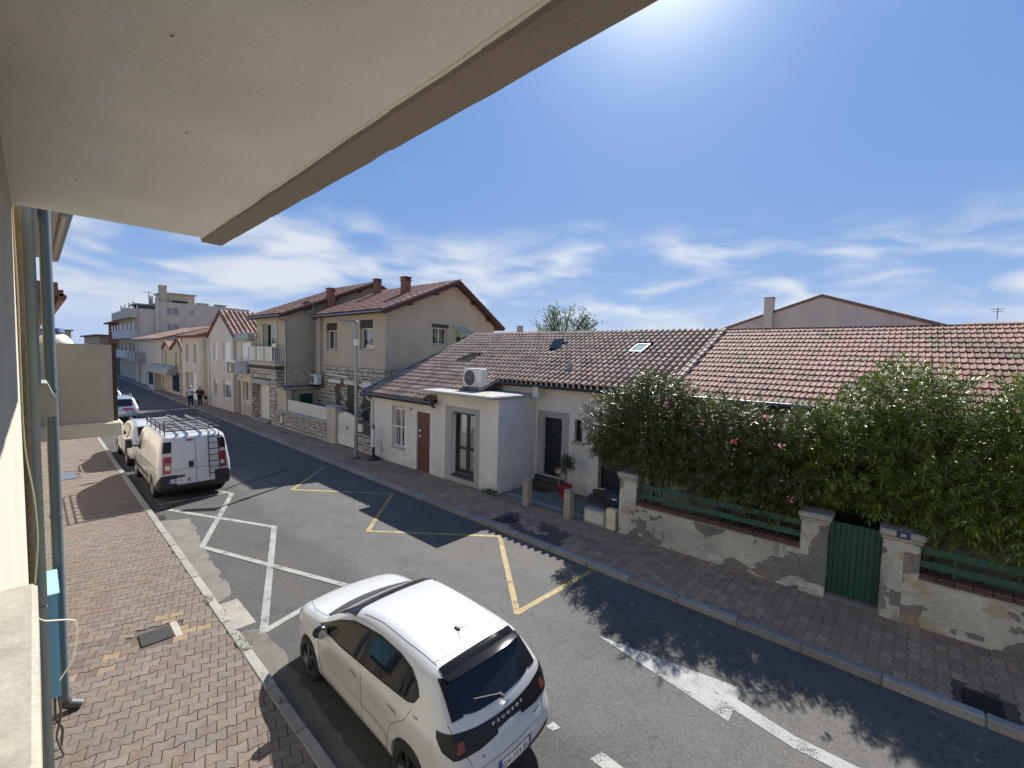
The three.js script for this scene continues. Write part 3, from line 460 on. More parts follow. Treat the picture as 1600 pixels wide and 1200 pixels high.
    if (i === 1) { part('shaft', B(-l / 2 + 0.06, l / 2 - 0.06, -0.3, -0.25, -w / 2 + 0.05, w / 2 - 0.05), M.woodDark, f); const g = box(-0.03, l * 0.5, 0, 0.04, -w / 2, w / 2); g.rotateZ(al + 0.5); g.translate(v1 - 0.35, RY + SL * (v1 - 0.35) + 0.1, (z0 + z1) / 2); part('sash', g, M.gutterGrey, f); }
    else part('pane', B(-l / 2 + 0.05, l / 2 - 0.05, -0.02, 0.01, -w / 2 + 0.04, w / 2 - 0.04), i ? phys([0.24, 0.34, 0.33], 0.08) : M.glass, f);
  });
  part('roof_vent', [cyl([2.75, 4.1, -8.95], [2.75, 4.36, -8.95], 0.07, 0.06, 12), cyl([2.75, 4.33, -8.95], [2.75, 4.4, -8.95], 0.12, 0.09, 12), box(2.55, 2.9, 4.08, 4.13, -9.1, -8.8)], std([0.26, 0.28, 0.27], 0.55), H);
  // gutters and downpipes
  const gt = part('gutter', gutter(-0.35, 2.83, -17.45, -12.75), M.gutterGrey, H); part('gutter_end', [cyl([-0.35, 2.84, -12.86], [-0.35, 2.84, -12.72], 0.10, 0.10, 14), cyl([-0.35, 2.8, -12.8], [-0.16, 2.66, -12.8], 0.05, 0.05, 10)], M.gutterGrey, gt);
  part('gutter', gutter(1.58, 3.58, -11.3, -4.9, 0.07), M.black, H);
  part('downpipe', [tube([[-0.3, 2.75, -17.25], [-0.2, 2.6, -17.2], [-0.06, 2.5, -17.18], [-0.05, 2.35, -17.18]], 0.045, 8), cyl([-0.05, 2.37, -17.18], [-0.05, 0.12, -17.18], 0.045, 0.045, 10)], M.whitePaint, H);
  // barred window
  const w1 = part('window', [box(0.14, 0.2, 0.78, 0.86, -15.74, -14.84), box(0.14, 0.2, 2.3, 2.4, -15.74, -14.84), box(0.14, 0.199, 0.86, 2.3, -15.74, -15.66), box(0.14, 0.199, 0.86, 2.3, -14.92, -14.84), box(0.14, 0.199, 0.86, 2.3, -15.33, -15.25)], M.whitePaint, H);
  part('pane', box(0.165, 0.175, 0.86, 2.3, -15.66, -14.92), M.glass, w1); part('curtain', box(0.30, 0.31, 0.8, 2.4, -15.7, -14.9), M.curtain, w1);
  for (let i = 0; i < 7; i++) part('window_bar', cyl([0.03, 0.8, -15.68 + i * 0.13], [0.03, 2.3, -15.68 + i * 0.13], 0.014, 0.014, 6), M.whitePaint, H);
  part('window_bar', box(0.018, 0.042, 1.62, 1.66, -15.74, -14.84), M.whitePaint, H); part('window_sill', bbox(-0.03, 0.13, 0.72, 0.78, -15.78, -14.8, 0.008), M.greyTrim, H); part('lintel', box(-0.004, 0.1, 2.4, 2.47, -15.78, -14.8), M.sand, H);
  // brown plank door
  const d1 = part('door', box(0.07, 0.12, 0.1, 2.38, -14.06, -13.25), M.woodDoor, H, 'red brown wooden street door');
  for (let i = 0; i < 4; i++) part('plank', bbox(0.045, 0.072, 0.12, 2.13, -14.05 + i * 0.2, -13.86 + i * 0.2, 0.006), M.woodDoor, d1); part('plank', bbox(0.04, 0.072, 2.14, 2.37, -14.05, -13.26, 0.006), M.woodDoor, d1);
  part('letter_slot', [box(0.038, 0.046, 1.62, 1.69, -14.0, -13.86), box(0.038, 0.046, 1.42, 1.46, -14.0, -13.84)], M.whiteMetal, d1); part('handle', [cyl([0.045, 1.12, -13.96], [0.0, 1.12, -13.96], 0.012), box(-0.006, 0.006, 1.11, 1.13, -13.96, -13.86)], M.iron, d1);
  part('wall_lamp', [cyl([0.0, 2.42, -14.42], [-0.06, 2.42, -14.42], 0.05, 0.045, 10)], std([0.30, 0.26, 0.2], 0.6), H); part('meter_hatch', bbox(-0.012, 0.02, 0.78, 1.27, -16.32, -15.99, 0.004), std([0.62, 0.56, 0.50], 0.7), H); part('meter_hatch', bbox(-0.01, 0.02, 0.42, 0.72, -16.5, -16.42, 0.004), M.greyTrim, H); part('doorbell', box(-0.015, 0, 1.28, 1.33, -14.55, -14.52), M.iron, H);
  // the tall porch window in its grey surround
  part('surround', wallX(-0.015, 0.02, rect(-12.36, -10.62, 0.12, 2.78), [rect(-12.02, -10.84, 0.3, 2.6)]), M.greyTrim, H);
  const w2 = part('window', [box(0.2, 0.26, 0.46, 0.54, -12.02, -10.84), box(0.2, 0.26, 2.52, 2.6, -12.02, -10.84), ...[-12.02, -11.46, -11.40, -10.91].map((z) => box(0.199, 0.259, 0.54, 2.52, z, z + 0.07)), box(0.205, 0.255, 1.27, 1.34, -11.95, -10.91)], M.black, H);
  for (const [a, b] of [[-11.95, -11.46], [-11.33, -10.91]]) for (const [c, d] of [[0.54, 1.27], [1.34, 2.52]]) part('pane', box(0.225, 0.233, c, d, a, b), phys([1, 1, 1], 0.02, { transmission: 1, thickness: 0, ior: 1.5 }), w2);
  part('shutter_box', box(0.1, 0.27, 2.52, 2.6, -12.02, -10.84), M.black, w2);
  { const pts = [], n = 60; const g = new THREE.PlaneGeometry(1.15, 2.1, n, 1), p = g.attributes.position; for (let i = 0; i < p.count; i++) p.setZ(i, 0.025 * Math.sin(p.getX(i) * 46) + 0.012 * Math.sin(p.getX(i) * 19)); g.computeVertexNormals(); g.rotateY(-Math.PI / 2); g.translate(0.38, 1.5, -11.42); part('curtain', g, phys([0.72, 0.70, 0.67], 0.9, { transmission: 0.25, thickness: 0 }), w2); }
  part('room_wall', [box(1.2, 1.25, 0.1, 3.1, -13, -9.9), box(0.28, 1.2, 0.1, 3.1, -13.05, -13.0)], M.curtain, H);
  const sb = part('window_sill', box(-0.03, 0.2, 0.3, 0.36, -12.02, -10.84), std([0.07, 0.068, 0.066], 0.6), H); for (let i = 0; i < 6; i++) part('sill_tile', bbox(0.19, 0.21, 0.365, 0.455, -12.01 + i * 0.195, -11.825 + i * 0.195, 0.004), std([0.085, 0.082, 0.08], 0.5), sb);
  // doors up the steps
  const step = (z0, z1, name) => { const m = std([0.075, 0.072, 0.07], 0.55, { map: T.concrete }); const s = part(name, [box(1.60, back, 0.1, 0.30, z0, z1), box(1.78, back + 0.1, 0.3, 0.47, z0 + 0.05, z1)], m, H); const n = Math.round((z1 - z0) / 0.2); for (let i = 0; i < n; i++) { const a = z0 + (z1 - z0) * i / n; part('tile', bbox(1.588, 1.602, 0.12, 0.27, a + 0.005, a + (z1 - z0) / n - 0.005, 0.003), m, s); part('tread_tile', bbox(1.58, 1.79, 0.30, 0.315, a + 0.004, a + (z1 - z0) / n - 0.004, 0.003), m, s); part('tile', bbox(1.768, 1.782, 0.33, 0.45, a + 0.055, Math.min(z1, a + (z1 - z0) / n + 0.04), 0.003), m, s); } };
  step(-9.7, -8.5, 'steps'); step(-7.35, -6.1, 'steps');
  part('surround', wallX(back - 0.012, 0.02, [[-9.7, 0.47], [-9.46, 0.47], [-9.46, 2.52], [-8.66, 2.52], [-8.66, 0.47], [-8.38, 0.47], [-8.38, 2.74], [-9.7, 2.74]]), M.greyTrim, H);
  const d2 = part('door', bbox(2.08, 2.14, 0.5, 2.52, -9.46, -8.66, 0.004), M.navy, H, 'dark navy front door with small square panes'); part('threshold', box(1.98, 2.1, 0.47, 0.51, -9.46, -8.66), M.zinc, d2);
  for (let i = 0; i < 4; i++) part('pane', box(2.07, 2.082, 0.75 + i * 0.42, 1.0 + i * 0.42, -8.86, -8.72), M.glass, d2); part('handle', [cyl([2.08, 1.45, -9.38], [2.02, 1.45, -9.38], 0.012), cyl([2.03, 1.45, -9.38], [2.03, 1.45, -9.27], 0.01)], M.galv, d2); part('peephole', cyl([2.08, 2.3, -9.1], [2.06, 2.3, -9.1], 0.02), M.galv, d2);
  const num = canvasTex(64, 64, (x) => { x.fillStyle = '#c9c4bb'; x.fillRect(0, 0, 64, 64); x.fillStyle = '#1c1c22'; x.font = 'bold 52px sans-serif'; x.textAlign = 'center'; x.textBaseline = 'middle'; x.fillText('29', 32, 34); });
  { const g = new THREE.PlaneGeometry(0.16, 0.14); g.rotateY(-Math.PI / 2); g.translate(back - 0.014 - 0.008, 2.63, -9.03); g.userData.keepUV = true; const pl = part('number_plate', box(back - 0.02, back - 0.012, 2.56, 2.70, -9.11, -8.95), M.whitePaint, H); part('numerals', g, std([1, 1, 1], 0.6, { map: num }), pl); }
  const w3 = part('window', box(2.12, 2.16, 1.85, 2.57, -8.16, -7.86), M.glass, H); part('frame', [box(2.08, 2.12, 1.85, 1.9, -8.16, -7.86), box(2.08, 2.12, 1.9, 2.57, -8.16, -8.12), box(2.08, 2.12, 1.9, 2.57, -7.9, -7.86)], M.blackPlastic, w3); part('sill', bbox(1.88, 2.1, 1.77, 1.85, -8.23, -7.76, 0.01), M.concrete, w3);
  part('pilaster', box(back - 0.06, back, 0.1, 3.5, -7.42, -7.2), M.white, H);
  const d3 = part('door', bbox(2.1, 2.15, 0.5, 2.5, -7.2, -6.3, 0.004), M.navy, H, 'second dark navy door behind the oleander'); part('threshold', box(1.98, 2.1, 0.47, 0.51, -7.2, -6.3), M.zinc, d3);
  structure('forecourt', 'grey concrete forecourt before the white house doors', [box(-0.02, 1.96, 0.05, 0.135, -9.75, -5.2)], std([0.20, 0.19, 0.178], 0.85, { map: T.concrete, ...grain(0.004) }), 'R');
  { const f = scene.children[scene.children.length - 1]; part('channel', flat([[0.25, -9.6], [0.42, -9.6], [0.38, -5.3], [0.2, -5.3]], 0.1385), std([0.36, 0.34, 0.31], 0.9, { map: T.concrete }), f); }
}

// ================================================================ the red-tiled house behind the shrubs
{
  const H = thing('red_roof_house', 'low house with mossy red interlocking tile roof behind shrubs', 'house', [2, 0, 1], { frame: 'R' });
  part('wall', wallX(1.98, 0.28, rect(-2.98, 9, 0, 3.6), [rect(-1.2, -0.2, 0.3, 2.5), rect(2, 3.2, 1.0, 2.4)]), M.beige, H);
  part('door', box(2.1, 2.16, 0.3, 2.5, -1.2, -0.2), M.greenPaint, H); part('window', box(2.1, 2.14, 1.0, 2.4, 2, 3.2), M.glass, H);
  part('back_wall', box(12.2, 12.4, 0, 3.0, -2.98, 9), M.beige, H); part('gable_wall', wallZ(9, 0.25, [[2.26, 0], [12.2, 0], [12.2, 3.0], [6.55, 5.55], [2.26, 3.7]]), M.beige, H);
  const up = 0.02, roof = part('roof', wallZ(9.2, 14.1, [[1.62, RY + SL * 1.62 - 0.05], [6.55, RY + SL * 6.55 - 0.05], [12.6, RY + SL * 0.5], [12.6, RY + SL * 0.5 - 0.1], [6.55, RY + SL * 6.55 - 0.15], [1.62, RY + SL * 1.62 - 0.15]]), std([0.07, 0.035, 0.026], 0.95), H);
  tileSlope(roof, 'tile', [1.60, RY + SL * 1.60 + up, 9.2], [4.95, SL * 4.95, 0], [0, 0, -14.05], (a, s, r) => (fbm(a * 0.8 + 4, s * 1.1 + 1, 3) + 0.40 * (r() - 0.5) > 0.66 ? TS.moss : TS.red), { seed: 31, stagger: true, w: TW * 1.10, e: 0.335 });
  tileSlope(roof, 'tile', [12.6, RY + SL * 0.5 + up, 9.2], [-6.05, SL * 6.05, 0], [0, 0, -14.05], () => TS.red, { seed: 32, most: 0, w: TW * 1.1 });
  ridgeTiles(roof, [6.55, RY + SL * 6.55 + 0.03, 9.2], [6.55, RY + SL * 6.55 + 0.03, -4.9], 0.12, TS.red);
  part('gutter', gutter(1.52, 3.6, -4.8, 9.2, 0.075), M.gutterGrey, H); part('eave_board', box(1.60, 1.97, 3.5, 3.54, -4.8, 9.2), M.woodDark, H);
}

// ================================================================ garden wall, gate, green rails
{
  const N = 2048, Q = 512;    // flaking paint: 6.4 m by 1.6 m; the same mask gives the colour and the relief
  const mask = (u, v) => { const x = u * 6.4, y = v * 1.6; const w = 0.35 * (fbm(x * 1.6 + 3, y * 1.6, 3) - 0.5); const n = fbm(x * 1.25 + 11 + w, y * 2.1 + 5 + w, 6); const low = sstep(0.55, 0.08, y) * 0.07, a = sstep(0.572, 0.586, n + low - 0.03 * sstep(0.75, 1.0, y)); return a; };
  const colour = tex(N, Q, (u, v) => {
    const x = u * 6.4, y = v * 1.6, m = mask(u, v), g = fbm(x * 30, y * 30, 3), b = fbm(x * 2.2, y * 2.2, 4), st = fbm(x * 9 + 4, y * 1.2, 4);
    let c = [0.52, 0.485, 0.40].map((k) => k * (0.82 + 0.3 * (g - 0.5) + 0.5 * (b - 0.5)));
    const soil = sstep(0.56, 0.70, st) * sstep(0.5, 0.62, fbm(x * 1.1 + 9, y * 1.3 + 2, 3)); c = c.map((k, i) => lerp(k, [0.19, 0.185, 0.16][i], 0.7 * soil));
    const ex = [0.23, 0.205, 0.17].map((k) => k * (0.8 + 0.5 * (g - 0.5) + 0.6 * (b - 0.5) + 0.0)); c = c.map((k, i) => lerp(k, ex[i], m));
    const salt = sstep(0.66, 0.72, fbm(x * 2.6 + 40, y * 4 + 8, 5)) * sstep(0.55, 0.2, y); c = c.map((k, i) => lerp(k, [0.55, 0.53, 0.47][i], salt * 0.8));
    const rust = sstep(0.63, 0.70, fbm(x * 1.3 + 70, y * 2.4 + 30, 5)); c = c.map((k, i) => lerp(k, [0.36, 0.24, 0.12][i], rust * 0.6));
    return c.map(S2);
  }, [6.4, 1.6], true);
  const relief = tex(1024, 256, (u, v) => 0.75 - 0.6 * mask(u, v) + 0.25 * (fbm(u * 190, v * 48, 3) - 0.5), [6.4, 1.6]);
  const wm = std([1, 1, 1], 0.95, { map: colour, bumpMap: relief, bumpScale: 0.02 });
  const W = thing('garden_wall', 'low garden wall with flaking cream paint and green wooden rails', 'wall', [0.15, 0, -1], { frame: 'R' });
  part('wall', [box(0.0, 0.22, 0, 0.93, -5.02, -1.5), box(0.0, 0.22, 0, 0.93, 0.2, 7)], wm, W, 'flaking cream wall face'); part('cornice', [box(-0.02, 0.24, 0.93, 0.955, -5.02, -1.5), box(-0.02, 0.24, 0.93, 0.955, 0.2, 7)], M.concrete, W);
  const coping = (z0, z1) => { const c = part('coping', box(0.02, 0.22, 0.955, 0.966, z0, z1), M.mortar, W), n = Math.round((z1 - z0) / 0.22), r = rng(4); const vs = [0, 1, 2].map((i) => prep(paint(bbox(-0.11, 0.11, -0.018, 0.018, -0.105, 0.105, 0.006), 0.135 + 0.03 * i, 0.066 + 0.01 * i, 0.042 + 0.006 * i))); const list = []; for (let i = 0; i < n; i++) { list.push({ g: vs[Math.floor(r() * 3)], M: mtx(0.10, 0.985, z0 + (i + 0.5) * (z1 - z0) / n, (r() - 0.5) * 0.02) }); list.push({ g: vs[Math.floor(r() * 3)], M: mtx(0.125, 1.024, z0 + (i + 0.9) * (z1 - z0) / n - 0.09, (r() - 0.5) * 0.02) }); } pieces(c, 'coping_tile', list, M.tileVC, 80); };
  coping(-5.02, -1.5); coping(0.2, 7);
  const pillar = (z0, z1, x1) => { const p = part('pillar', bbox(-0.015, x1, 0, 1.55, z0, z1, 0.02), wm, W); part('pillar_cap', [bbox(-0.07, x1 + 0.04, 1.60, 1.72, z0 - 0.05, z1 + 0.05, 0.025), bbox(-0.045, x1 + 0.02, 1.54, 1.60, z0 - 0.025, z1 + 0.025, 0.012)], M.concrete, p); return p; };
  pillar(-5.46, -5.0, 0.38); pillar(-1.53, -1.09, 0.38); const p3 = pillar(-0.30, 0.21, 0.40);
  { const pl = part('number_plate', bbox(-0.082, -0.068, 1.615, 1.725, -0.12, 0.06, 0.004), std([0.02, 0.03, 0.075], 0.35), p3, 'blue enamel number plate'); const t = canvasTex(128, 80, (x) => { x.fillStyle = '#23304f'; x.fillRect(0, 0, 128, 80); x.fillStyle = '#e6e4de'; x.font = 'bold 58px sans-serif'; x.textAlign = 'center'; x.textBaseline = 'middle'; x.fillText('31', 64, 43); }); const g = new THREE.PlaneGeometry(0.165, 0.098); g.rotateY(-Math.PI / 2); g.translate(-0.0835, 1.67, -0.03); g.userData.keepUV = true; part('numerals', g, std([1, 1, 1], 0.35, { map: t }), pl); }
  const rails = (z0, z1) => { const r = rng(14); for (const [y0, y1] of [[1.13, 1.26], [1.37, 1.50]]) part('rail', bbox(0.12, 0.145, y0, y1, z0, z1, 0.006), M.greenRail, W); const n = Math.max(2, Math.round((z1 - z0) / 0.85)); for (let i = 0; i < n; i++) { const z = z0 + (i + 0.5) * (z1 - z0) / n; part('rail_post', box(0.147, 0.172, 1.04, 1.52, z - 0.015, z + 0.015), M.greenRail, W); } };
  rails(-5.0, -1.53); rails(0.21, 7);
  const G = part('gate', box(0.165, 0.185, 0.24, 1.58, -1.085, -0.305), M.greenPaint, W, 'dark green boarded garden gate'); for (let i = 0; i < 9; i++) part('plank', bbox(0.135, 0.167, 0.22, 1.60, -1.085 + i * 0.0867, -1.002 + i * 0.0867, 0.005), M.greenPaint, G);
  part('threshold', box(0.0, 0.5, 0.1, 0.2, -1.09, -0.30), M.concreteDark, W);
  structure('garden', 'earth bed behind the garden wall', box(0.4, 1.98, -0.1, 0.16, -5.2, 9), M.soil, 'R');
}

// ================================================================ shrubs
const leafGeo = (l, w) => { const p = [[0, 0, 0], [-w, 0.12 * w, 0.42 * l], [0, -0.25 * w, 0.48 * l], [w, 0.12 * w, 0.42 * l], [0, -0.06 * l, l]]; const t = [[0, 2, 1], [0, 3, 2], [1, 2, 4], [2, 3, 4]], pos = []; for (const q of t) for (const i of q) pos.push(...p[i]); const g = new THREE.BufferGeometry(); g.setAttribute('position', new THREE.Float32BufferAttribute(pos, 3)); g.computeVertexNormals(); g.setAttribute('uv', new THREE.Float32BufferAttribute(new Float32Array(pos.length / 3 * 2), 2)); return g; };
const leafMat = (rough = 0.36) => phys([1, 1, 1], rough, { transmission: 0.42, thickness: 0, ior: 1.45, specularIntensity: 0.7 });
// foliage: twigs over the blobs, each with a whorl of narrow leaves
function foliage(parent, blobs, nTwig, perTwig, tones, opt = {}) {
  const r = rng(opt.seed || 1), b = baseOf(parent), l = opt.l || 0.13, inst = new THREE.InstancedMesh(leafGeo(l, opt.w || 0.0115), opt.mat || leafMat(), nTwig * perTwig), q = new THREE.Quaternion(), M4 = new THREE.Matrix4(), c = new THREE.Color(), wts = blobs.map((o) => (o[3] * o[4] + o[4] * o[5] + o[3] * o[5])), tot = wts.reduce((a, x) => a + x, 0);
  let n = 0; const X = V3(), Y = V3(), Z = V3(), tw = [];
  for (let i = 0; i < nTwig; i++) {
    let k = r() * tot, j = 0; while ((k -= wts[j]) > 0 && j < blobs.length - 1) j++;
    const o = blobs[j], d = V3(r() * 2 - 1, r() * 2 - 1, r() * 2 - 1); if (d.lengthSq() > 1 || d.lengthSq() < 0.01) { i--; continue; } d.normalize();
    const rough = 0.72 + 0.56 * fbm(d.x * 3.1 + j * 5 + 9, d.y * 3.1 + d.z * 2.7 + 9, 3), rad = (1 - Math.pow(r(), 1.7) * (opt.deep ?? 0.5)) * rough * (r() < 0.05 ? 1.12 + 0.12 * r() : 1);
    const p = V3(o[0] + d.x * o[3] * rad, o[1] + d.y * o[4] * rad, o[2] + d.z * o[5] * rad);
    if (opt.keep && !opt.keep(p)) { if (r() < 0.9) continue; }
    const dir = d.clone().multiplyScalar(0.8).add(V3((r() - 0.5) * 0.7, 0.55 + (r() - 0.5) * 0.5, (r() - 0.5) * 0.7)).normalize(); if (d.y < -0.3) dir.y -= 0.6; dir.normalize();
    const tone = tones[Math.floor(r() * tones.length)], kk = 0.75 + 0.5 * r(), tl = (opt.tl || 0.2) * (0.7 + 0.6 * r());
    const s1 = V3(dir.y, -dir.x, 0.3).cross(dir).normalize(), s2 = dir.clone().cross(s1);
    for (let m = 0; m < perTwig; m++) {
      const t = m / perTwig, ph = m * 2.4 + r(), out = 0.95 - 0.65 * t + 0.3 * (r() - 0.5);
      Z.copy(dir).multiplyScalar(1 - 0.75 * out).addScaledVector(s1, Math.cos(ph) * out).addScaledVector(s2, Math.sin(ph) * out); Z.y -= 0.12 * r(); Z.normalize();
      X.crossVectors(V3(0, 1, 0.01), Z).normalize(); Y.crossVectors(Z, X); const sc = 0.65 + 0.6 * r();
      M4.makeBasis(X, Y, Z); M4.multiply(new THREE.Matrix4().makeRotationZ((r() - 0.5) * 1.6)); M4.scale(V3(sc, sc, sc)); M4.setPosition(p.x - b.x + dir.x * tl * t, p.y - b.y + dir.y * tl * t, p.z - b.z + dir.z * tl * t);
      inst.setMatrixAt(n, M4); const young = t > 0.75 ? 1.25 : 1, e = kk * young * (0.9 + 0.2 * r()); c.setRGB(tone[0] * e, tone[1] * e, tone[2] * e); inst.setColorAt(n, c); n++;
    }
  }
  inst.count = n; inst.name = 'foliage'; inst.castShadow = inst.receiveShadow = true; parent.add(inst); stuff(inst); return inst;
}
function stems(parent, x, z, blobs, n, seed, m, y0 = 0.1) { const r = rng(seed), gs = []; for (let i = 0; i < n; i++) { const o = blobs[i % blobs.length], e = [o[0] + (r() - 0.5) * o[3], o[1] + (r() - 0.2) * o[4] * 0.5, o[2] + (r() - 0.5) * o[5]], s = [x + (r() - 0.5) * 0.3, y0, z + (r() - 0.5) * 0.4]; gs.push(tube([s, [lerp(s[0], e[0], 0.35) + (r() - 0.5) * 0.1, lerp(s[1], e[1], 0.45), lerp(s[2], e[2], 0.3)], e], 0.014 + 0.01 * r(), 5, 8)); } part('stem', gs[0], m, parent); gs.slice(1).forEach((g) => part('stem', g, m, parent)); }
{
  const bark = std([0.16, 0.13, 0.09], 0.9, { map: T.wood }), dark = [[0.115, 0.150, 0.036], [0.095, 0.130, 0.034], [0.145, 0.175, 0.045], [0.15, 0.155, 0.06], [0.16, 0.135, 0.06]], fresh = [[0.165, 0.235, 0.038], [0.14, 0.205, 0.038], [0.22, 0.285, 0.046], [0.11, 0.160, 0.036], [0.18, 0.23, 0.07]];
  const opt = { frame: 'R' };
  const A = thing('oleander_shrub', 'tall dark oleander overhanging the white house door beside the first pillar', 'shrub', [0.95, 0.16, -4.9], opt);
  const bA = [[0.77, 2.75, -5.2, 0.9, 1.25, 0.95], [0.67, 3.45, -4.75, 0.75, 0.72, 0.75], [0.57, 2.75, -6.05, 0.62, 0.85, 0.62], [0.5, 2.15, -4.7, 0.55, 0.62, 0.7], [0.47, 2.35, -5.9, 0.5, 0.5, 0.5]];
  stems(A, 0.95, -4.9, bA, 12, 3, bark); foliage(A, bA, 2300, 13, dark, { seed: 2, l: 0.145, w: 0.0125 });
  const B = thing('oleander_shrub', 'pink-flowered oleander behind the middle of the flaking wall', 'shrub', [0.95, 0.16, -2.9], opt);
  const bB = [[0.77, 2.45, -3.5, 0.95, 1.2, 0.95], [0.67, 2.95, -3.1, 0.7, 0.78, 0.8], [0.67, 2.3, -2.4, 0.8, 1.1, 0.7], [0.5, 2.0, -3.2, 0.5, 0.5, 0.9], [0.5, 1.95, -1.9, 0.45, 0.5, 0.5], [0.57, 2.55, -1.75, 0.75, 0.95, 0.65]];
  stems(B, 0.95, -2.9, bB, 12, 5, bark); foliage(B, bB, 2600, 13, dark, { seed: 6, l: 0.145, w: 0.0125 });
  const C = thing('garden_shrub', 'large fresh green shrub arching over the green gate', 'shrub', [1.0, 0.16, 0.1], opt);
  const bC = [[0.82, 3.0, -0.75, 0.9, 1.1, 0.75], [0.77, 3.9, -0.15, 0.7, 0.75, 0.62], [0.67, 3.05, 0.3, 0.95, 1.15, 0.8], [0.47, 2.25, 0.55, 0.65, 0.6, 0.7], [0.62, 2.75, -1.35, 0.72, 0.95, 0.6], [0.42, 2.2, -0.2, 0.35, 0.35, 0.5]];
  stems(C, 1.1, 0.2, bC, 14, 7, bark); foliage(C, bC, 2750, 13, fresh, { seed: 8, l: 0.125, w: 0.013 });
  const D = thing('garden_shrub', 'green shrub above the right-hand rails past the number plate', 'shrub', [1.0, 0.16, 1.8], opt);
  const bD = [[0.82, 3.0, 1.5, 0.9, 1.3, 0.85], [0.77, 3.95, 1.75, 0.7, 0.8, 0.75], [0.57, 2.2, 1.45, 0.65, 0.7, 0.8], [0.77, 3.1, 2.6, 0.9, 1.3, 0.9]];
  stems(D, 1.0, 1.9, bD, 12, 9, bark); foliage(D, bD, 2400, 13, fresh, { seed: 10, l: 0.125, w: 0.013 });
  // pink flower heads
  const pet = std([0.72, 0.13, 0.16], 0.6), pale = std([0.78, 0.30, 0.30], 0.6), r = rng(44);
  const head = (par, x, y, z, n, m) => { const gs = []; for (let i = 0; i < n; i++) { const g = new THREE.CircleGeometry(0.022 + 0.012 * r(), 5), cc = V3(x + (r() - 0.5) * 0.12, y + (r() - 0.5) * 0.12, z + (r() - 0.5) * 0.12); const pp = g.attributes.position; pp.setZ(0, -0.012); g.computeVertexNormals(); g.rotateX((r() - 0.5) * 2); g.rotateY(r() * 6.28); g.translate(cc.x, cc.y, cc.z); gs.push(g); } part('flower_head', gs, m, par); };
  for (const [par, x, y, z, n] of [[A, -0.25, 3.55, -4.25, 8], [B, -0.30, 2.95, -2.75, 6], [B, -0.25, 3.25, -3.45, 5], [B, -0.25, 3.5, -2.2, 7], [B, -0.22, 2.95, -1.9, 9], [B, -0.22, 1.95, -1.72, 9]]) head(par, x, y, z, n, r() < 0.6 ? pet : pale);
}

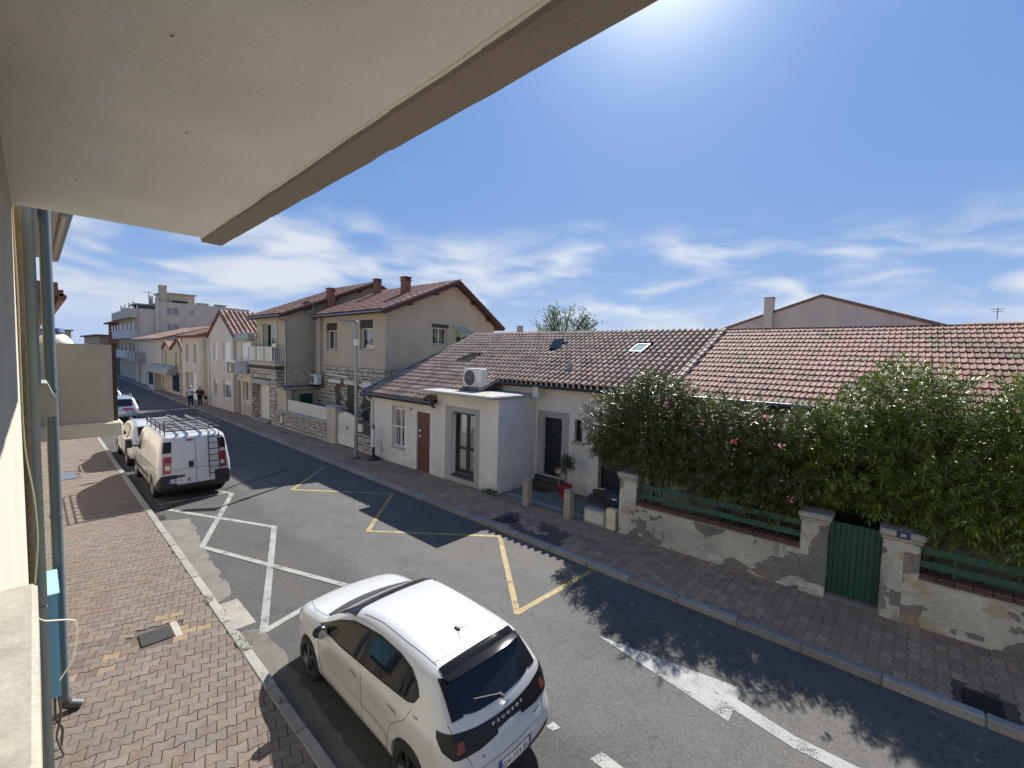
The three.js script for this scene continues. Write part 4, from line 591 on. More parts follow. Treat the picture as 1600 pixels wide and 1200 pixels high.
// ================================================================ small things on the forecourt and pavement
{
  const post = std([0.42, 0.36, 0.28], 0.95, { map: T.concrete, ...grain(0.01) });
  const bol = (z, label, s) => { const r = rng(s), b = thing('stone_bollard', label, 'bollard', [-0.07, 0.12, z], { frame: 'R', group: 'stone bollards at the forecourt' }); part('post', bbox(-0.07 - 0.11, -0.07 + 0.11, 0.1, 0.86, z - 0.11, z + 0.11, 0.018), post, b); part('head', bbox(-0.07 - 0.112, -0.07 + 0.112, 0.862, 0.93, z - 0.112, z + 0.112, 0.03), M.concrete, b); };
  bol(-8.44, 'weathered square stone bollard nearer the white porch corner', 1); bol(-6.95, 'weathered square stone bollard in front of the red flowerpot', 2);
  const cab = thing('utility_cabinet', 'low grey concrete utility cabinet with cream door on pavement edge', 'cabinet', [0.1, 0.12, -6.16], { frame: 'R' });
  part('housing', bbox(0.0, 0.26, 0.1, 0.53, -6.5, -5.84, 0.012), M.concrete, cab); const cd = part('cabinet_door', bbox(-0.015, 0.0, 0.19, 0.49, -6.45, -5.9, 0.005), std([0.58, 0.54, 0.43], 0.6), cab); part('lock', cyl([-0.02, 0.44, -6.18], [-0.012, 0.44, -6.18], 0.014), M.black, cd);
  const yb = thing('meter_box', 'narrow cream meter box against the flaking pillar', 'meter box', [0.1, 0.12, -5.68], { frame: 'R' });
  part('housing', bbox(0.0, 0.2, 0.1, 0.66, -5.82, -5.55, 0.008), std([0.66, 0.57, 0.37], 0.6), yb); part('lid_seam', box(-0.003, 0.0, 0.36, 0.368, -5.82, -5.55), M.iron, yb); part('lock', cyl([-0.008, 0.5, -5.68], [0, 0.5, -5.68], 0.01), M.black, yb);
  const bin = thing('wheelie_bin', 'dark blue rubbish bin standing between steps and pillar', 'bin', [0.95, 0.135, -6.0], { frame: 'R' });
  part('bin_body', (() => { const g = bbox(0.72, 1.2, 0.16, 0.88, -6.25, -5.75, 0.03), p = g.attributes.position; for (let i = 0; i < p.count; i++) { const k = 0.86 + 0.14 * (p.getY(i) - 0.16) / 0.72; p.setX(i, 0.96 + (p.getX(i) - 0.96) * k); p.setZ(i, -6 + (p.getZ(i) + 6) * k); } return g; })(), std([0.022, 0.035, 0.06], 0.5), bin); part('lid', bbox(0.68, 1.24, 0.885, 0.93, -6.28, -5.72, 0.02), std([0.022, 0.035, 0.06], 0.45), bin); part('sticker', box(0.705, 0.715, 0.68, 0.72, -6.05, -5.9), M.whitePaint, bin); for (const z of [-6.22, -5.78]) part('wheel', cyl([1.2, 0.215, z - 0.025], [1.2, 0.215, z + 0.025], 0.08, 0.08, 12), M.black, bin);
  const pot = thing('potted_tree', 'small ball-headed tree in a bright red pot by the steps', 'potted plant', [1.35, 0.135, -8.05], { frame: 'R' });
  { const x = 1.35, z = -8.05; part('pot', (() => { const g = new THREE.LatheGeometry([[0, 0], [0.13, 0], [0.19, 0.30], [0.19, 0.33], [0.225, 0.33], [0.225, 0.40], [0.19, 0.40], [0.175, 0.34], [0, 0.34]].map((p) => new THREE.Vector2(...p)), 24); g.translate(x, 0.137, z); return g; })(), std([0.36, 0.012, 0.018], 0.35), pot); part('soil', cyl([x, 0.47, z], [x, 0.485, z], 0.178, 0.178, 20), M.soil, pot); part('trunk', tube([[x, 0.48, z], [x + 0.01, 0.75, z + 0.01], [x, 1.05, z]], 0.016), std([0.14, 0.10, 0.07], 0.9), pot); foliage(pot, [[x, 1.2, z, 0.27, 0.27, 0.27], [x, 1.3, z, 0.16, 0.17, 0.16]], 200, 9, [[0.06, 0.095, 0.035], [0.075, 0.12, 0.045], [0.09, 0.12, 0.06]], { seed: 21, l: 0.06, w: 0.011, tl: 0.07, deep: 0.75 }); }
  const pin = thing('pinwheel', 'multicoloured toy pinwheel stuck in the red pot', 'pinwheel', [1.2, 0.6, -8.2], { frame: 'R' });
  part('stick', cyl([1.2, 0.47, -8.18], [1.2, 0.98, -8.22], 0.005), M.whitePaint, pin); [[0.60, 0.05, 0.05], [0.62, 0.45, 0.08], [0.10, 0.40, 0.20], [0.10, 0.35, 0.50], [0.62, 0.25, 0.05], [0.45, 0.10, 0.35]].forEach((c, i) => { const a = i * Math.PI / 3, g = new THREE.SphereGeometry(0.048, 8, 6); g.scale(0.25, 1.3, 0.7); g.translate(0, 0.075, 0); g.rotateX(a); g.translate(1.17, 0.98, -8.22); part('petal', g, std(c, 0.5), pin); });
  const mat_ = thing('doormat', 'brown woven doormat before the porch-side steps', 'doormat', [1.35, 0.135, -9.1], { frame: 'R' }); part('mat', bbox(1.2, 1.56, 0.136, 0.15, -9.45, -8.72, 0.006), std([0.085, 0.055, 0.032], 1, { map: T.paver, ...grain(0.006) }), mat_); part('border', [box(1.19, 1.22, 0.136, 0.153, -9.46, -8.71), box(1.54, 1.57, 0.136, 0.153, -9.46, -8.71)], std([0.03, 0.022, 0.018], 1), mat_);
  const sg = thing('pavement_sign', 'slim white banner sign on black rubber base by barred window', 'sign', [-0.35, 0.12, -16.55], { frame: 'R' });
  { const x = -0.35, z = -16.55; part('base', [cyl([x, 0.12, z], [x, 0.2, z], 0.30, 0.27, 18), cyl([x, 0.2, z], [x, 0.3, z], 0.22, 0.09, 18)], M.blackPlastic, sg); part('post', bbox(x - 0.05, x + 0.05, 0.28, 1.5, z - 0.085, z + 0.085, 0.03), M.blackPlastic, sg); part('finial', [cyl([x, 1.49, z], [x, 1.56, z], 0.05, 0.03, 10), cyl([x, 1.56, z], [x, 1.64, z], 0.025, 0.03, 10)], M.blackPlastic, sg); const t = canvasTex(64, 384, (c) => { c.fillStyle = '#dcdcd8'; c.fillRect(0, 0, 64, 384); c.fillStyle = '#3d4a78'; c.beginPath(); c.moveTo(4, 60); c.lineTo(60, 8); c.lineTo(60, 22); c.lineTo(4, 74); c.fill(); c.fillStyle = '#8d93a8'; for (let i = 0; i < 3; i++) c.fillRect(10, 296 + i * 12, 44, 3); }); const g = new THREE.PlaneGeometry(0.15, 0.78); g.rotateY(-Math.PI / 2); g.translate(x - 0.053, 1.05, z); g.userData.keepUV = true; part('banner', g, std([1, 1, 1], 0.5, { map: t }), sg); const g2 = new THREE.PlaneGeometry(0.08, 0.78); g2.translate(x, 1.05, z + 0.087); part('banner_side', g2, M.whitePaint, sg); }
  // outdoor unit of the air conditioning on the porch roof
  const ac = thing('air_conditioner', 'white air conditioning unit standing on the grey porch roof', 'air conditioner', [0.95, 3.3, -11.9], { frame: 'R' });
  acUnit(ac, 0.8, 1.1, 3.42, 4.1, -12.35, -11.4, true);
  function _() {}
}
function acUnit(t, x0, x1, y0, y1, z0, z1, fanLeft) {
  part('casing', bbox(x0, x1, y0, y1, z0, z1, 0.015), std([0.62, 0.61, 0.57], 0.5), t);
  const cz = z0 + (z1 - z0) * 0.36, cy = (y0 + y1) / 2, R = (y1 - y0) * 0.40, fan = part('fan_guard', cyl([x0 - 0.004, cy, cz], [x0 - 0.001, cy, cz], R, R, 28), M.dark, t);
  const gs = []; for (let i = 1; i <= 5; i++) { const g = new THREE.TorusGeometry(R * i / 5, 0.006, 5, 28); g.rotateY(Math.PI / 2); g.translate(x0 - 0.012, cy, cz); gs.push(g); } for (let i = 0; i < 6; i++) { const a = i * Math.PI / 3; gs.push(cyl([x0 - 0.012, cy, cz], [x0 - 0.012, cy + R * Math.sin(a), cz + R * Math.cos(a)], 0.006, 0.006, 5)); } part('grille', gs, std([0.34, 0.34, 0.32], 0.5), fan);
  for (const z of [z0 + 0.12, z1 - 0.12]) part('foot', box(x0 - 0.02, x1 + 0.02, y0 - 0.12, y0, z - 0.03, z + 0.03), M.blackPlastic, t);
  part('service_cover', bbox(x0 + 0.04, x1 - 0.06, y0 + 0.08, y1 - 0.25, z1 - 0.002, z1 + 0.03, 0.008), std([0.58, 0.57, 0.54], 0.5), t); part('seam', box(x0 - 0.002, x0, y0, y1, cz + R + 0.06, cz + R + 0.066), M.iron, t);
}

{ // weeds in the joints
  const spots = [[2.0, -8.2], [2.02, -7.6], [1.98, -7.1], [2.0, -6.3], [1.99, -9.0], [2.1, -7.35], [2.02, -5.7]];
  const w = thing('kerb_weeds', 'small green weeds sprouting along the near kerb joint', 'weeds', [2.0, 0.12, -7.4]); w.userData.kind = 'stuff';
  foliage(w, spots.map(([x, z], i) => [x, 0.13, z, 0.05, 0.03, 0.12 + 0.05 * (i % 3)]), 55, 5, [[0.10, 0.13, 0.03], [0.14, 0.14, 0.05], [0.08, 0.11, 0.03]], { seed: 61, l: 0.034, w: 0.007, tl: 0.03, deep: 0.9 });
  const q = thing('wall_weeds', 'green weed tuft at the foot of the white porch corner', 'weeds', [-0.08, 0.12, -10.0], { frame: 'R' }); q.userData.kind = 'stuff';
  foliage(q, [[-0.08, 0.15, -10.05, 0.07, 0.07, 0.25], [-0.06, 0.16, -9.8, 0.06, 0.06, 0.1]], 60, 7, [[0.08, 0.13, 0.03], [0.06, 0.10, 0.025]], { seed: 62, l: 0.06, w: 0.012, tl: 0.04, deep: 0.9 });
}

// ================================================================ the street beyond: houses on the right-hand line
// rubble stones set proud of a wall: fn(a, y, d) places along/upright/out; holes in (a, y)
function rubble(a0, a1, y0, y1, holes, size, seed, put) {
  const r = rng(seed), gs = [];
  for (let y = y0; y < y1 - 0.04;) {
    let h = Math.min(size * (0.6 + 0.5 * r()), y1 - y); if (y1 - y - h < 0.05) h = y1 - y;
    for (let a = a0; a < a1 - 0.03;) {
      let w = Math.min(size * (0.7 + 1.0 * r()), a1 - a); if (a1 - a - w < 0.06) w = a1 - a;
      const ca = a + w / 2, cy = y + h / 2 + (r() - 0.5) * 0.03; a += w;
      if (holes.some(([p, q, s, t]) => ca + w * 0.35 > p && ca - w * 0.35 < q && cy + h * 0.3 > s && cy - h * 0.3 < t)) continue;
      const g0 = 0.017, j = () => (r() - 0.5) * 0.05, d = 0.012 + 0.022 * r(), A = [[-1, -1], [1, -1], [1, 1], [-1, 1]], bk = A.map(([s, t]) => [ca + s * (w / 2 - g0) + j() * 0.6, cy + t * (h / 2 - g0) + j() * 0.6]), ft = bk.map(([p, q]) => [lerp(ca, p, 0.86) + j() * 0.4, lerp(cy, q, 0.86) + j() * 0.4]);
      const pos = [], F = ft.map(([p, q]) => put(p, q, d + 0.01 * (r() - 0.5))), K = bk.map(([p, q]) => put(p, q, -0.002)); pos.push(...F[0], ...F[1], ...F[2], ...F[0], ...F[2], ...F[3]); for (let i = 0; i < 4; i++) { const n = (i + 1) % 4; pos.push(...K[i], ...K[n], ...F[n], ...K[i], ...F[n], ...F[i]); }
      const g = new THREE.BufferGeometry(); g.setAttribute('position', new THREE.Float32BufferAttribute(pos, 3)); const k = 0.8 + 0.35 * r(), t = 0.06 * (r() - 0.5); gs.push(paint(prep(g), 0.55 * k * (1 + t), 0.49 * k, 0.405 * k * (1 - t)));
    }
    y += h;
  }
  return gs;
}
const faceX = (v) => (z, y, d) => [v - d, y, z], faceZ = (z) => (x, y, d) => [x, y, z + d];
const stones = (parent, list) => stuff(part('stonework', list, M.stone, parent, 'pale rubble stonework'));
// a recessed window in a wall that faces the street
function winX(H, v, z0, z1, y0, y1, o = {}) {
  const f = 0.055, x = v + (o.deep ?? 0.14), fm = o.frame || M.whitePaint, top = o.box ? y1 - (y1 - y0) * o.box : y1;
  const w = part('window', [box(x, x + 0.05, y0, y0 + f, z0, z1), box(x, x + 0.05, top - f, top, z0, z1), box(x, x + 0.049, y0 + f, top - f, z0, z0 + f), box(x, x + 0.049, y0 + f, top - f, z1 - f, z1), ...(o.one ? [] : [box(x, x + 0.049, y0 + f, top - f, (z0 + z1) / 2 - f / 2, (z0 + z1) / 2 + f / 2)])], fm, H);
  const m = (z0 + z1) / 2; for (const [a, b] of o.one ? [[z0 + f, z1 - f]] : [[z0 + f, m - f / 2], [m + f / 2, z1 - f]]) part('pane', box(x + 0.02, x + 0.026, y0 + f, top - f, a, b), M.pane, w);
  if (o.box) part('shutter_box', box(v + 0.03, x + 0.06, top, y1, z0, z1), o.boxMat || M.woodDark, w);
  if (o.blind) part('blind', box(x - 0.02, x - 0.005, lerp(y1, y0, o.blind), y1, z0, z1), o.blindMat || M.whitePaint, w);
  part('net_curtain', box(x + 0.3, x + 0.31, y0 - 0.05, y1 + 0.05, z0 - 0.1, z1 + 0.1), M.room, w);
  if (!o.nosill) part('window_sill', bbox(v - 0.05, v + 0.13, y0 - 0.06, y0, z0 - 0.05, z1 + 0.05, 0.008), o.sill || M.concrete, H);
  return w;
}
function winZ(H, z, x0, x1, y0, y1, o = {}) { const f = 0.055, q = z - (o.deep ?? 0.12), fm = o.frame || M.whitePaint, m = (x0 + x1) / 2; const w = part('window', [box(x0, x1, y0, y0 + f, q - 0.05, q), box(x0, x1, y1 - f, y1, q - 0.05, q), box(x0, x0 + f, y0 + f, y1 - f, q - 0.049, q), box(x1 - f, x1, y0 + f, y1 - f, q - 0.049, q), box(m - f / 2, m + f / 2, y0 + f, y1 - f, q - 0.049, q)], fm, H); for (const [a, b] of [[x0 + f, m - f / 2], [m + f / 2, x1 - f]]) part('pane', box(a, b, y0 + f, y1 - f, q - 0.03, q - 0.022), M.pane, w); part('net_curtain', box(x0 - 0.1, x1 + 0.1, y0 - 0.05, y1 + 0.05, q - 0.38, q - 0.37), M.room, w); if (!o.nosill) part('window_sill', bbox(x0 - 0.05, x1 + 0.05, y0 - 0.06, y0, z - 0.1, z + 0.05, 0.008), M.concrete, H); return w; }
function chimney(H, x, z, y0, y1, w, d, m) { const c = part('chimney', bbox(x - w / 2, x + w / 2, y0, y1, z - d / 2, z + d / 2, 0.01), m, H); part('chimney_cap', [box(x - w / 2 - 0.04, x + w / 2 + 0.04, y1, y1 + 0.05, z - d / 2 - 0.04, z + d / 2 + 0.04), ...[-1, 1].map((s) => box(x + s * (w / 2 - 0.03) - 0.03, x + s * (w / 2 - 0.03) + 0.03, y1 + 0.05, y1 + 0.16, z - d / 2, z + d / 2)), box(x - w / 2 - 0.05, x + w / 2 + 0.05, y1 + 0.16, y1 + 0.21, z - d / 2 - 0.05, z + d / 2 + 0.05)], m, c); return c; }

{ // ---------------- beige house above the white one
  const H = thing('beige_house', 'two-storey beige house with rubble stone ground floor and russet roof', 'house', [5, 0, -22.8], { frame: 'R' });
  const v = 1.95, z0 = -26.6, z1 = -19.33, e = 6.72, holes = [rect(-24.3, -23.85, 0, 2.78), rect(-23.0, -22.3, 0, 2.78), rect(-21.4, -20.3, 0, 2.75)], up = [rect(-25.5, -24.22, 4.72, 6.2), rect(-21.75, -20.47, 4.74, 6.26)];
  part('wall', wallX(v, 0.3, rect(z0, z1, 0, e), [...holes, ...up]), M.beige, H);
  part('gable_wall', wallZ(z1 - 0.002, 0.3, [[v + 0.3, 0], [9.6, 0], [9.6, 6.35], [6.35, 8.55], [v + 0.3, 6.8]], [rect(4.85, 5.85, 5.12, 6.18), rect(6.5, 7.4, 4.2, 5.6)]), M.beige, H);
  part('rear_wall', box(9.3, 9.6, 0, 6.3, z0, z1 - 0.31), M.beige, H); part('side_wall', wallZ(z0 + 0.25, 0.25, [[v + 0.3, 0], [9.3, 0], [9.3, 6.35], [6.35, 8.5], [v + 0.3, 6.8]]), M.beige, H); part('floor', [box(v + 0.3, 9.3, 3.0, 3.2, z0 + 0.26, z1 - 0.31), box(5.2, 5.3, 0, 6.5, z0 + 0.3, z1 - 0.35)], M.concreteDark, H);
  stones(H, [...rubble(z0, z1, 0.1, 3.75, [...[[-24.3, -23.85, 0, 2.78], [-23.0, -22.3, 0, 2.78], [-21.4, -20.3, 0, 2.75]], [-25.2, -23.7, 2.75, 3.0], [-23.4, -22.2, 2.75, 3.0], [-21.8, -20.2, 2.75, 2.98]], 0.24, 11, faceX(v)), ...rubble(v, 9, 0.1, 3.75, [], 0.24, 12, faceZ(z1))]);
  part('stone_backing', [wallX(v - 0.004, 0.005, rect(z0, z1 + 0.003, 0.1, 3.77), holes), box(v, 9.3, 0.1, 3.77, z1 - 0.001, z1 + 0.002)], M.mortar, H); part('string_course', [box(v - 0.04, v, 3.75, 3.82, z0, z1 + 0.04), box(v, 9.5, 3.75, 3.82, z1, z1 + 0.04)], M.beige2, H);
  for (const [a, b, c, d] of [[-25.15, -23.75, 2.79, 3.0], [-23.38, -22.25, 2.79, 3.0]]) part('lintel', box(v - 0.045, v + 0.1, c, d, a, b), M.white, H); { const s = []; for (let i = 0; i <= 10; i++) s.push([lerp(-21.75, -20.2, i / 10), 2.86 + 0.2 * Math.sin(Math.PI * i / 10)]); part('arch_lintel', wallX(v - 0.045, 0.12, [[-20.2, 2.74], [-20.3, 2.74], [-21.65, 2.74], ...s]), M.white, H); }
  for (const z of [-23.6, -21.9]) part('brick_band', box(v - 0.05, v + 0.01, 2.6, 2.75, z - 0.25, z + 0.35), M.brick, H); part('awning_rail', cyl([v - 0.15, 3.28, -25.1], [v - 0.15, 3.2, -22.7], 0.055, 0.055, 10), M.pvc, H);
  winX(H, v, -25.5, -24.22, 4.72, 6.2, { box: 0.28, frame: M.pvc, deep: 0.16 }); winX(H, v, -21.75, -20.47, 4.74, 6.26, { box: 0.28, frame: M.pvc, deep: 0.16 });
  winZ(H, z1, 4.85, 5.85, 5.12, 6.02, { frame: M.pvc }); part('shutter_box', bbox(4.8, 5.95, 6.02, 6.2, z1 - 0.15, z1 + 0.06, 0.03), std([0.03, 0.03, 0.032], 0.5), H);
  { const q0 = 6.45, q1 = 7.35, zf = z1 + 0.55, p = part('glazed_porch', [...[[q0, z1 + 0.03], [q1, z1 + 0.03], [q0, zf], [q1, zf]].map(([x, z]) => box(x - 0.025, x + 0.025, 4.0, 5.72 + (z < z1 + 0.3 ? 0.4 : 0), z - 0.025, z + 0.025)), ...[q0, (q0 + q1) / 2, q1].map((x) => bar([x, 6.15, z1], [x, 5.72, zf + 0.04], 0.045, 0.045)), box(q0 - 0.02, q1 + 0.02, 5.68, 5.73, zf - 0.025, zf + 0.025)], std([0.55, 0.53, 0.40], 0.6), H, 'small glazed porch'); const g = new THREE.BoxGeometry(q1 - q0 + 0.05, 0.012, 0.72); g.rotateX(Math.atan2(0.43, 0.59)); g.translate((q0 + q1) / 2, 5.95, z1 + 0.3); part('pane', g, phys([0.34, 0.36, 0.30], 0.2), p); part('pane', box(q0 + 0.03, q1 - 0.03, 4.3, 5.68, zf - 0.005, zf + 0.005), M.pane, p); part('pane', wallX(q0, 0.01, [[z1, 4.3], [zf, 4.3], [zf, 5.68], [z1, 6.1]]), M.pane, p); }
  // roof
  const s = 0.415, y0 = 6.62, r0 = 1.55, ry = 8.66, rv = 6.37, roof = part('roof', wallZ(z1 + 0.42, 7.75, [[r0, y0 - 0.03], [rv, ry - 0.04], [10.1, 6.25], [10.1, 6.13], [rv, ry - 0.2], [r0, y0 - 0.14]]), std([0.07, 0.035, 0.025], 0.9), H);
  tileSlope(roof, 'tile', [r0, y0, z1 + 0.42], [rv - r0, ry - y0, 0], [0, 0, -7.7], () => TS.russet, { seed: 41, most: 120 }); tileSlope(roof, 'tile', [10.1, 6.28, z1 + 0.42], [rv - 10.1, ry - 6.28, 0], [0, 0, -7.7], () => TS.russet, { seed: 42, most: 0 }); ridgeTiles(roof, [rv, ry + 0.02, z1 + 0.42], [rv, ry + 0.02, z0 - 0.4], 0.12, TS.russet);
  part('verge_board', [bar([r0, y0 - 0.1, z1 + 0.43], [rv, ry - 0.1, z1 + 0.43], 0.035, 0.2), bar([rv, ry - 0.1, z1 + 0.43], [10.1, 6.2, z1 + 0.43], 0.035, 0.2)], M.fascia, H); for (const [x, y] of [[3.2, 7.12], [4.9, 7.83], [6.37, 8.43], [7.7, 7.6], [9.0, 6.75]]) part('purlin', box(x - 0.08, x + 0.08, y - 0.1, y + 0.08, z1, z1 + 0.4), M.woodDark, H);
  { const gs = [], r = rng(9); for (let i = 0; i < 14; i++) { const a = i / 14, b = (i + 1.1) / 14; gs.push(cyl([lerp(r0, rv, a), lerp(y0, ry, a) + 0.06, z1 + 0.36], [lerp(r0, rv, b), lerp(y0, ry, b) + 0.04, z1 + 0.36], 0.085, 0.075, 8)); } for (const g of gs) part('verge_tile', paint(g, 0.42 * (0.8 + 0.4 * r()), 0.26, 0.19), M.tileVC, roof); }
  part('gutter', gutter(r0 - 0.05, y0 - 0.06, z0 - 0.2, z1 + 0.4), M.zinc, H); part('downpipe', [tube([[r0 - 0.05, y0 - 0.12, -26.5], [1.75, 6.4, -26.5], [1.82, 6.2, -26.5]], 0.05, 8), cyl([1.82, 6.22, -26.5], [1.82, 2.5, -26.5], 0.05, 0.05, 10)], M.zinc, H); part('soil_pipe', box(v - 0.2, v, 3.0, 6.5, -26.25, -25.95), M.beige2, H);
  chimney(H, 4.4, -21.2, 7.6, 8.6, 0.4, 0.42, M.terracotta); chimney(H, 5.2, -25.4, 8.0, 9.0, 0.36, 0.36, M.terracotta); chimney(H, 2.9, -26.9, 6.6, 8.25, 0.38, 0.38, M.terracotta);
}
{ // ---------------- the house with the balcony over its garage
  const H = thing('balcony_house', 'beige house with cream balcony railing over a stone garage', 'house', [3, 0, -29.5], { frame: 'R' });
  const v = 0.45, z1 = -27.35, z0 = -32.1, rv = 6.1, ry = 9.25, y0 = 6.62;
  part('wall', wallX(v, 0.25, rect(z0, z1, 0, 6.7), [rect(-31.0, -28.9, 3.95, 6.2)]), M.beige, H); part('gable_wall', wallZ(z1 - 0.002, 0.25, [[v + 0.25, 0], [12, 0], [12, 6.7], [rv, ry - 0.2], [v + 0.25, 6.75]]), M.beige, H); part('side_wall', wallZ(z0 + 0.25, 0.25, [[v + 0.25, 0], [12, 0], [12, 6.7], [rv, ry - 0.2], [v + 0.25, 6.75]]), M.beige, H); part('rear_wall', box(11.8, 12, 0, 6.7, z0 + 0.3, z1 - 0.3), M.beige, H);
  stones(H, [...rubble(v + 0.02, 1.95, 2.3, 3.55, [], 0.24, 21, faceZ(z1))]); part('string_course', box(v, 1.9, 3.55, 3.6, z1, z1 + 0.03), M.beige2, H);
  const gar = part('garage', wallX(0.02, 0.43, rect(-32.05, -27.75, 0, 3.62), [rect(-31.45, -28.85, 0, 2.4)]), M.mortar, H, 'stone-faced garage front');
  stones(H, [...rubble(-32.05, -27.75, 0.1, 3.3, [[-31.45, -28.85, 0, 2.75]], 0.25, 22, faceX(0.02)), ...rubble(0.02, 0.45, 0.1, 3.3, [], 0.22, 23, faceZ(-27.75)), ...rubble(0.03, 0.42, 0.1, 2.35, [], 0.22, 24, faceZ(-31.45))]);
  part('lintel', box(-0.04, 0.3, 2.42, 2.72, -31.6, -28.7), M.grey, gar); part('garage_door', box(0.4, 0.44, 0.1, 2.4, -31.45, -28.85), M.pvc, gar); part('step', box(-0.1, 0.4, 0.1, 0.2, -31.4, -28.9), M.concrete, gar);
  part('balcony_edge', [bbox(-0.12, 0.45, 3.62, 3.84, -32.15, -27.65, 0.02), bbox(-0.05, 0.45, 3.3, 3.4, -32.1, -27.7, 0.01)], M.sand, H);
  const rl = part('railing', [cyl([-0.08, 4.75, -32.1], [-0.08, 4.75, -27.75], 0.025), cyl([-0.08, 4.75, -27.75], [0.45, 4.75, -27.75], 0.025), cyl([-0.08, 3.9, -32.1], [-0.08, 3.9, -27.75], 0.02), cyl([-0.08, 3.9, -27.75], [0.45, 3.9, -27.75], 0.02)], M.pvc, H, 'cream balcony railing'); part('rail_panel', [-32.0, -30.65, -29.3].map((z) => box(-0.075, -0.06, 3.92, 4.72, z, z + 1.2)), std([0.60, 0.55, 0.43], 0.6), rl); for (let i = 0; i <= 4; i++) part('baluster', box(-0.1, -0.06, 3.84, 4.75, -32.1 + i * 1.08, -32.06 + i * 1.08), M.pvc, rl); for (let i = 1; i < 5; i++) part('baluster', cyl([-0.08 + i * 0.11, 3.9, -27.75], [-0.08 + i * 0.11, 4.75, -27.75], 0.012), M.pvc, rl);
  winX(H, v, -31.0, -28.9, 3.95, 6.2, { frame: M.pvc, deep: 0.1, nosill: true }); part('surround', wallX(v - 0.04, 0.05, rect(-31.25, -28.65, 3.85, 6.42), [rect(-31.0, -28.9, 3.9, 6.2)]), M.sand, H); part('shutter', box(v + 0.02, v + 0.06, 3.97, 6.15, -31.0, -30.25), std([0.20, 0.22, 0.15], 0.7), H);
  const roof = part('roof', wallZ(z1 + 0.35, 5.3, [[0.0, y0 - 0.03], [rv, ry - 0.04], [12.4, 6.5], [12.4, 6.38], [rv, ry - 0.2], [0.0, y0 - 0.15]]), std([0.07, 0.035, 0.025], 0.9), H);
  tileSlope(roof, 'tile', [0.0, y0, z1 + 0.35], [rv, ry - y0, 0], [0, 0, -5.3], () => TS.russet, { seed: 51, most: 60 }); tileSlope(roof, 'tile', [12.4, 6.53, z1 + 0.35], [rv - 12.4, ry - 6.53, 0], [0, 0, -5.3], () => TS.russet, { seed: 52, most: 0 }); ridgeTiles(roof, [rv, ry + 0.02, z1 + 0.35], [rv, ry + 0.02, z0 - 0.3], 0.12, TS.russet);
  part('verge_board', bar([0, y0 - 0.1, z1 + 0.36], [rv, ry - 0.1, z1 + 0.36], 0.035, 0.18), M.fascia, H); for (const x of [1.6, 3.4, 5.0, 6.05]) part('purlin', box(x - 0.08, x + 0.08, y0 + x * 0.43 - 0.3, y0 + x * 0.43 - 0.12, z1, z1 + 0.33), M.woodDark, H); { const r = rng(19); for (let i = 0; i < 16; i++) { const a = i / 16, b = (i + 1.1) / 16; part('verge_tile', paint(cyl([rv * a, lerp(y0, ry, a) + 0.06, z1 + 0.3], [rv * b, lerp(y0, ry, b) + 0.04, z1 + 0.3], 0.085, 0.075, 8), 0.42 * (0.8 + 0.4 * r()), 0.26, 0.19), M.tileVC, roof); } }
  part('gutter', gutter(-0.05, y0 - 0.06, z0 - 0.1, z1 + 0.3), M.zinc, H); part('downpipe', [tube([[-0.05, y0 - 0.1, -27.5], [0.15, 6.35, -27.45], [0.38, 6.3, -27.38], [0.4, 6.1, -27.38]], 0.05, 8), cyl([0.4, 6.12, -27.38], [0.4, 2.5, -27.38], 0.05, 0.05, 10), cyl([0.4, 2.5, -27.3], [1.9, 2.45, -26.6], 0.045, 0.045, 8)], M.zinc, H);
  const an = thing('annex', 'low flat-roofed annex with dark green shutter behind the picket fence', 'annex', [1.2, 0, -26.8], { frame: 'R' }); part('wall', [wallZ(-26.6, 0.25, [[0.1, 0], [2.3, 0], [2.3, 2.32], [0.1, 2.32]]), box(0.1, 0.3, 0, 2.32, -27.3, -26.86)], M.beige2, an); part('roof', [bbox(-0.15, 2.4, 2.32, 2.45, -27.3, -26.35, 0.015)], M.concrete, an); part('roof_tiles', box(-0.05, 1.93, 2.45, 2.5, -27.3, -26.45), M.brick, an); const sh = part('shutter', box(0.85, 1.6, 1.35, 2.05, -26.59, -26.55), M.greenPaint, an); for (let i = 0; i < 7; i++) part('slat', box(0.9, 1.55, 1.38 + i * 0.095, 1.45 + i * 0.095, -26.55, -26.54), M.greenPaint, sh);
  const ac = thing('air_conditioner', 'white air conditioning unit on annex roof below the downpipe', 'air conditioner', [1.7, 2.5, -26.0], { frame: 'R' }); acUnit(ac, 1.45, 1.75, 2.62, 3.2, -26.5, -25.7); part('bracket', box(1.4, 1.95, 2.46, 2.5, -26.5, -25.7), M.iron, ac);
  const dish = thing('satellite_dish', 'grey satellite dish fixed between the two beige houses', 'satellite dish', [1.5, 6.9, -27.2], { frame: 'R' }); { const g = new THREE.SphereGeometry(0.55, 20, 8, 0, 6.29, 0, 0.85); g.scale(1, 0.5, 1); g.rotateX(1.3); g.rotateY(2.3); g.translate(1.5, 7.1, -27.05); part('reflector', g, M.galv, dish); } part('arm', [cyl([1.5, 7.0, -27.3], [1.5, 6.7, -27.3], 0.02), cyl([1.5, 7.0, -27.2], [1.25, 7.05, -26.6], 0.012)], M.galv, dish);
}
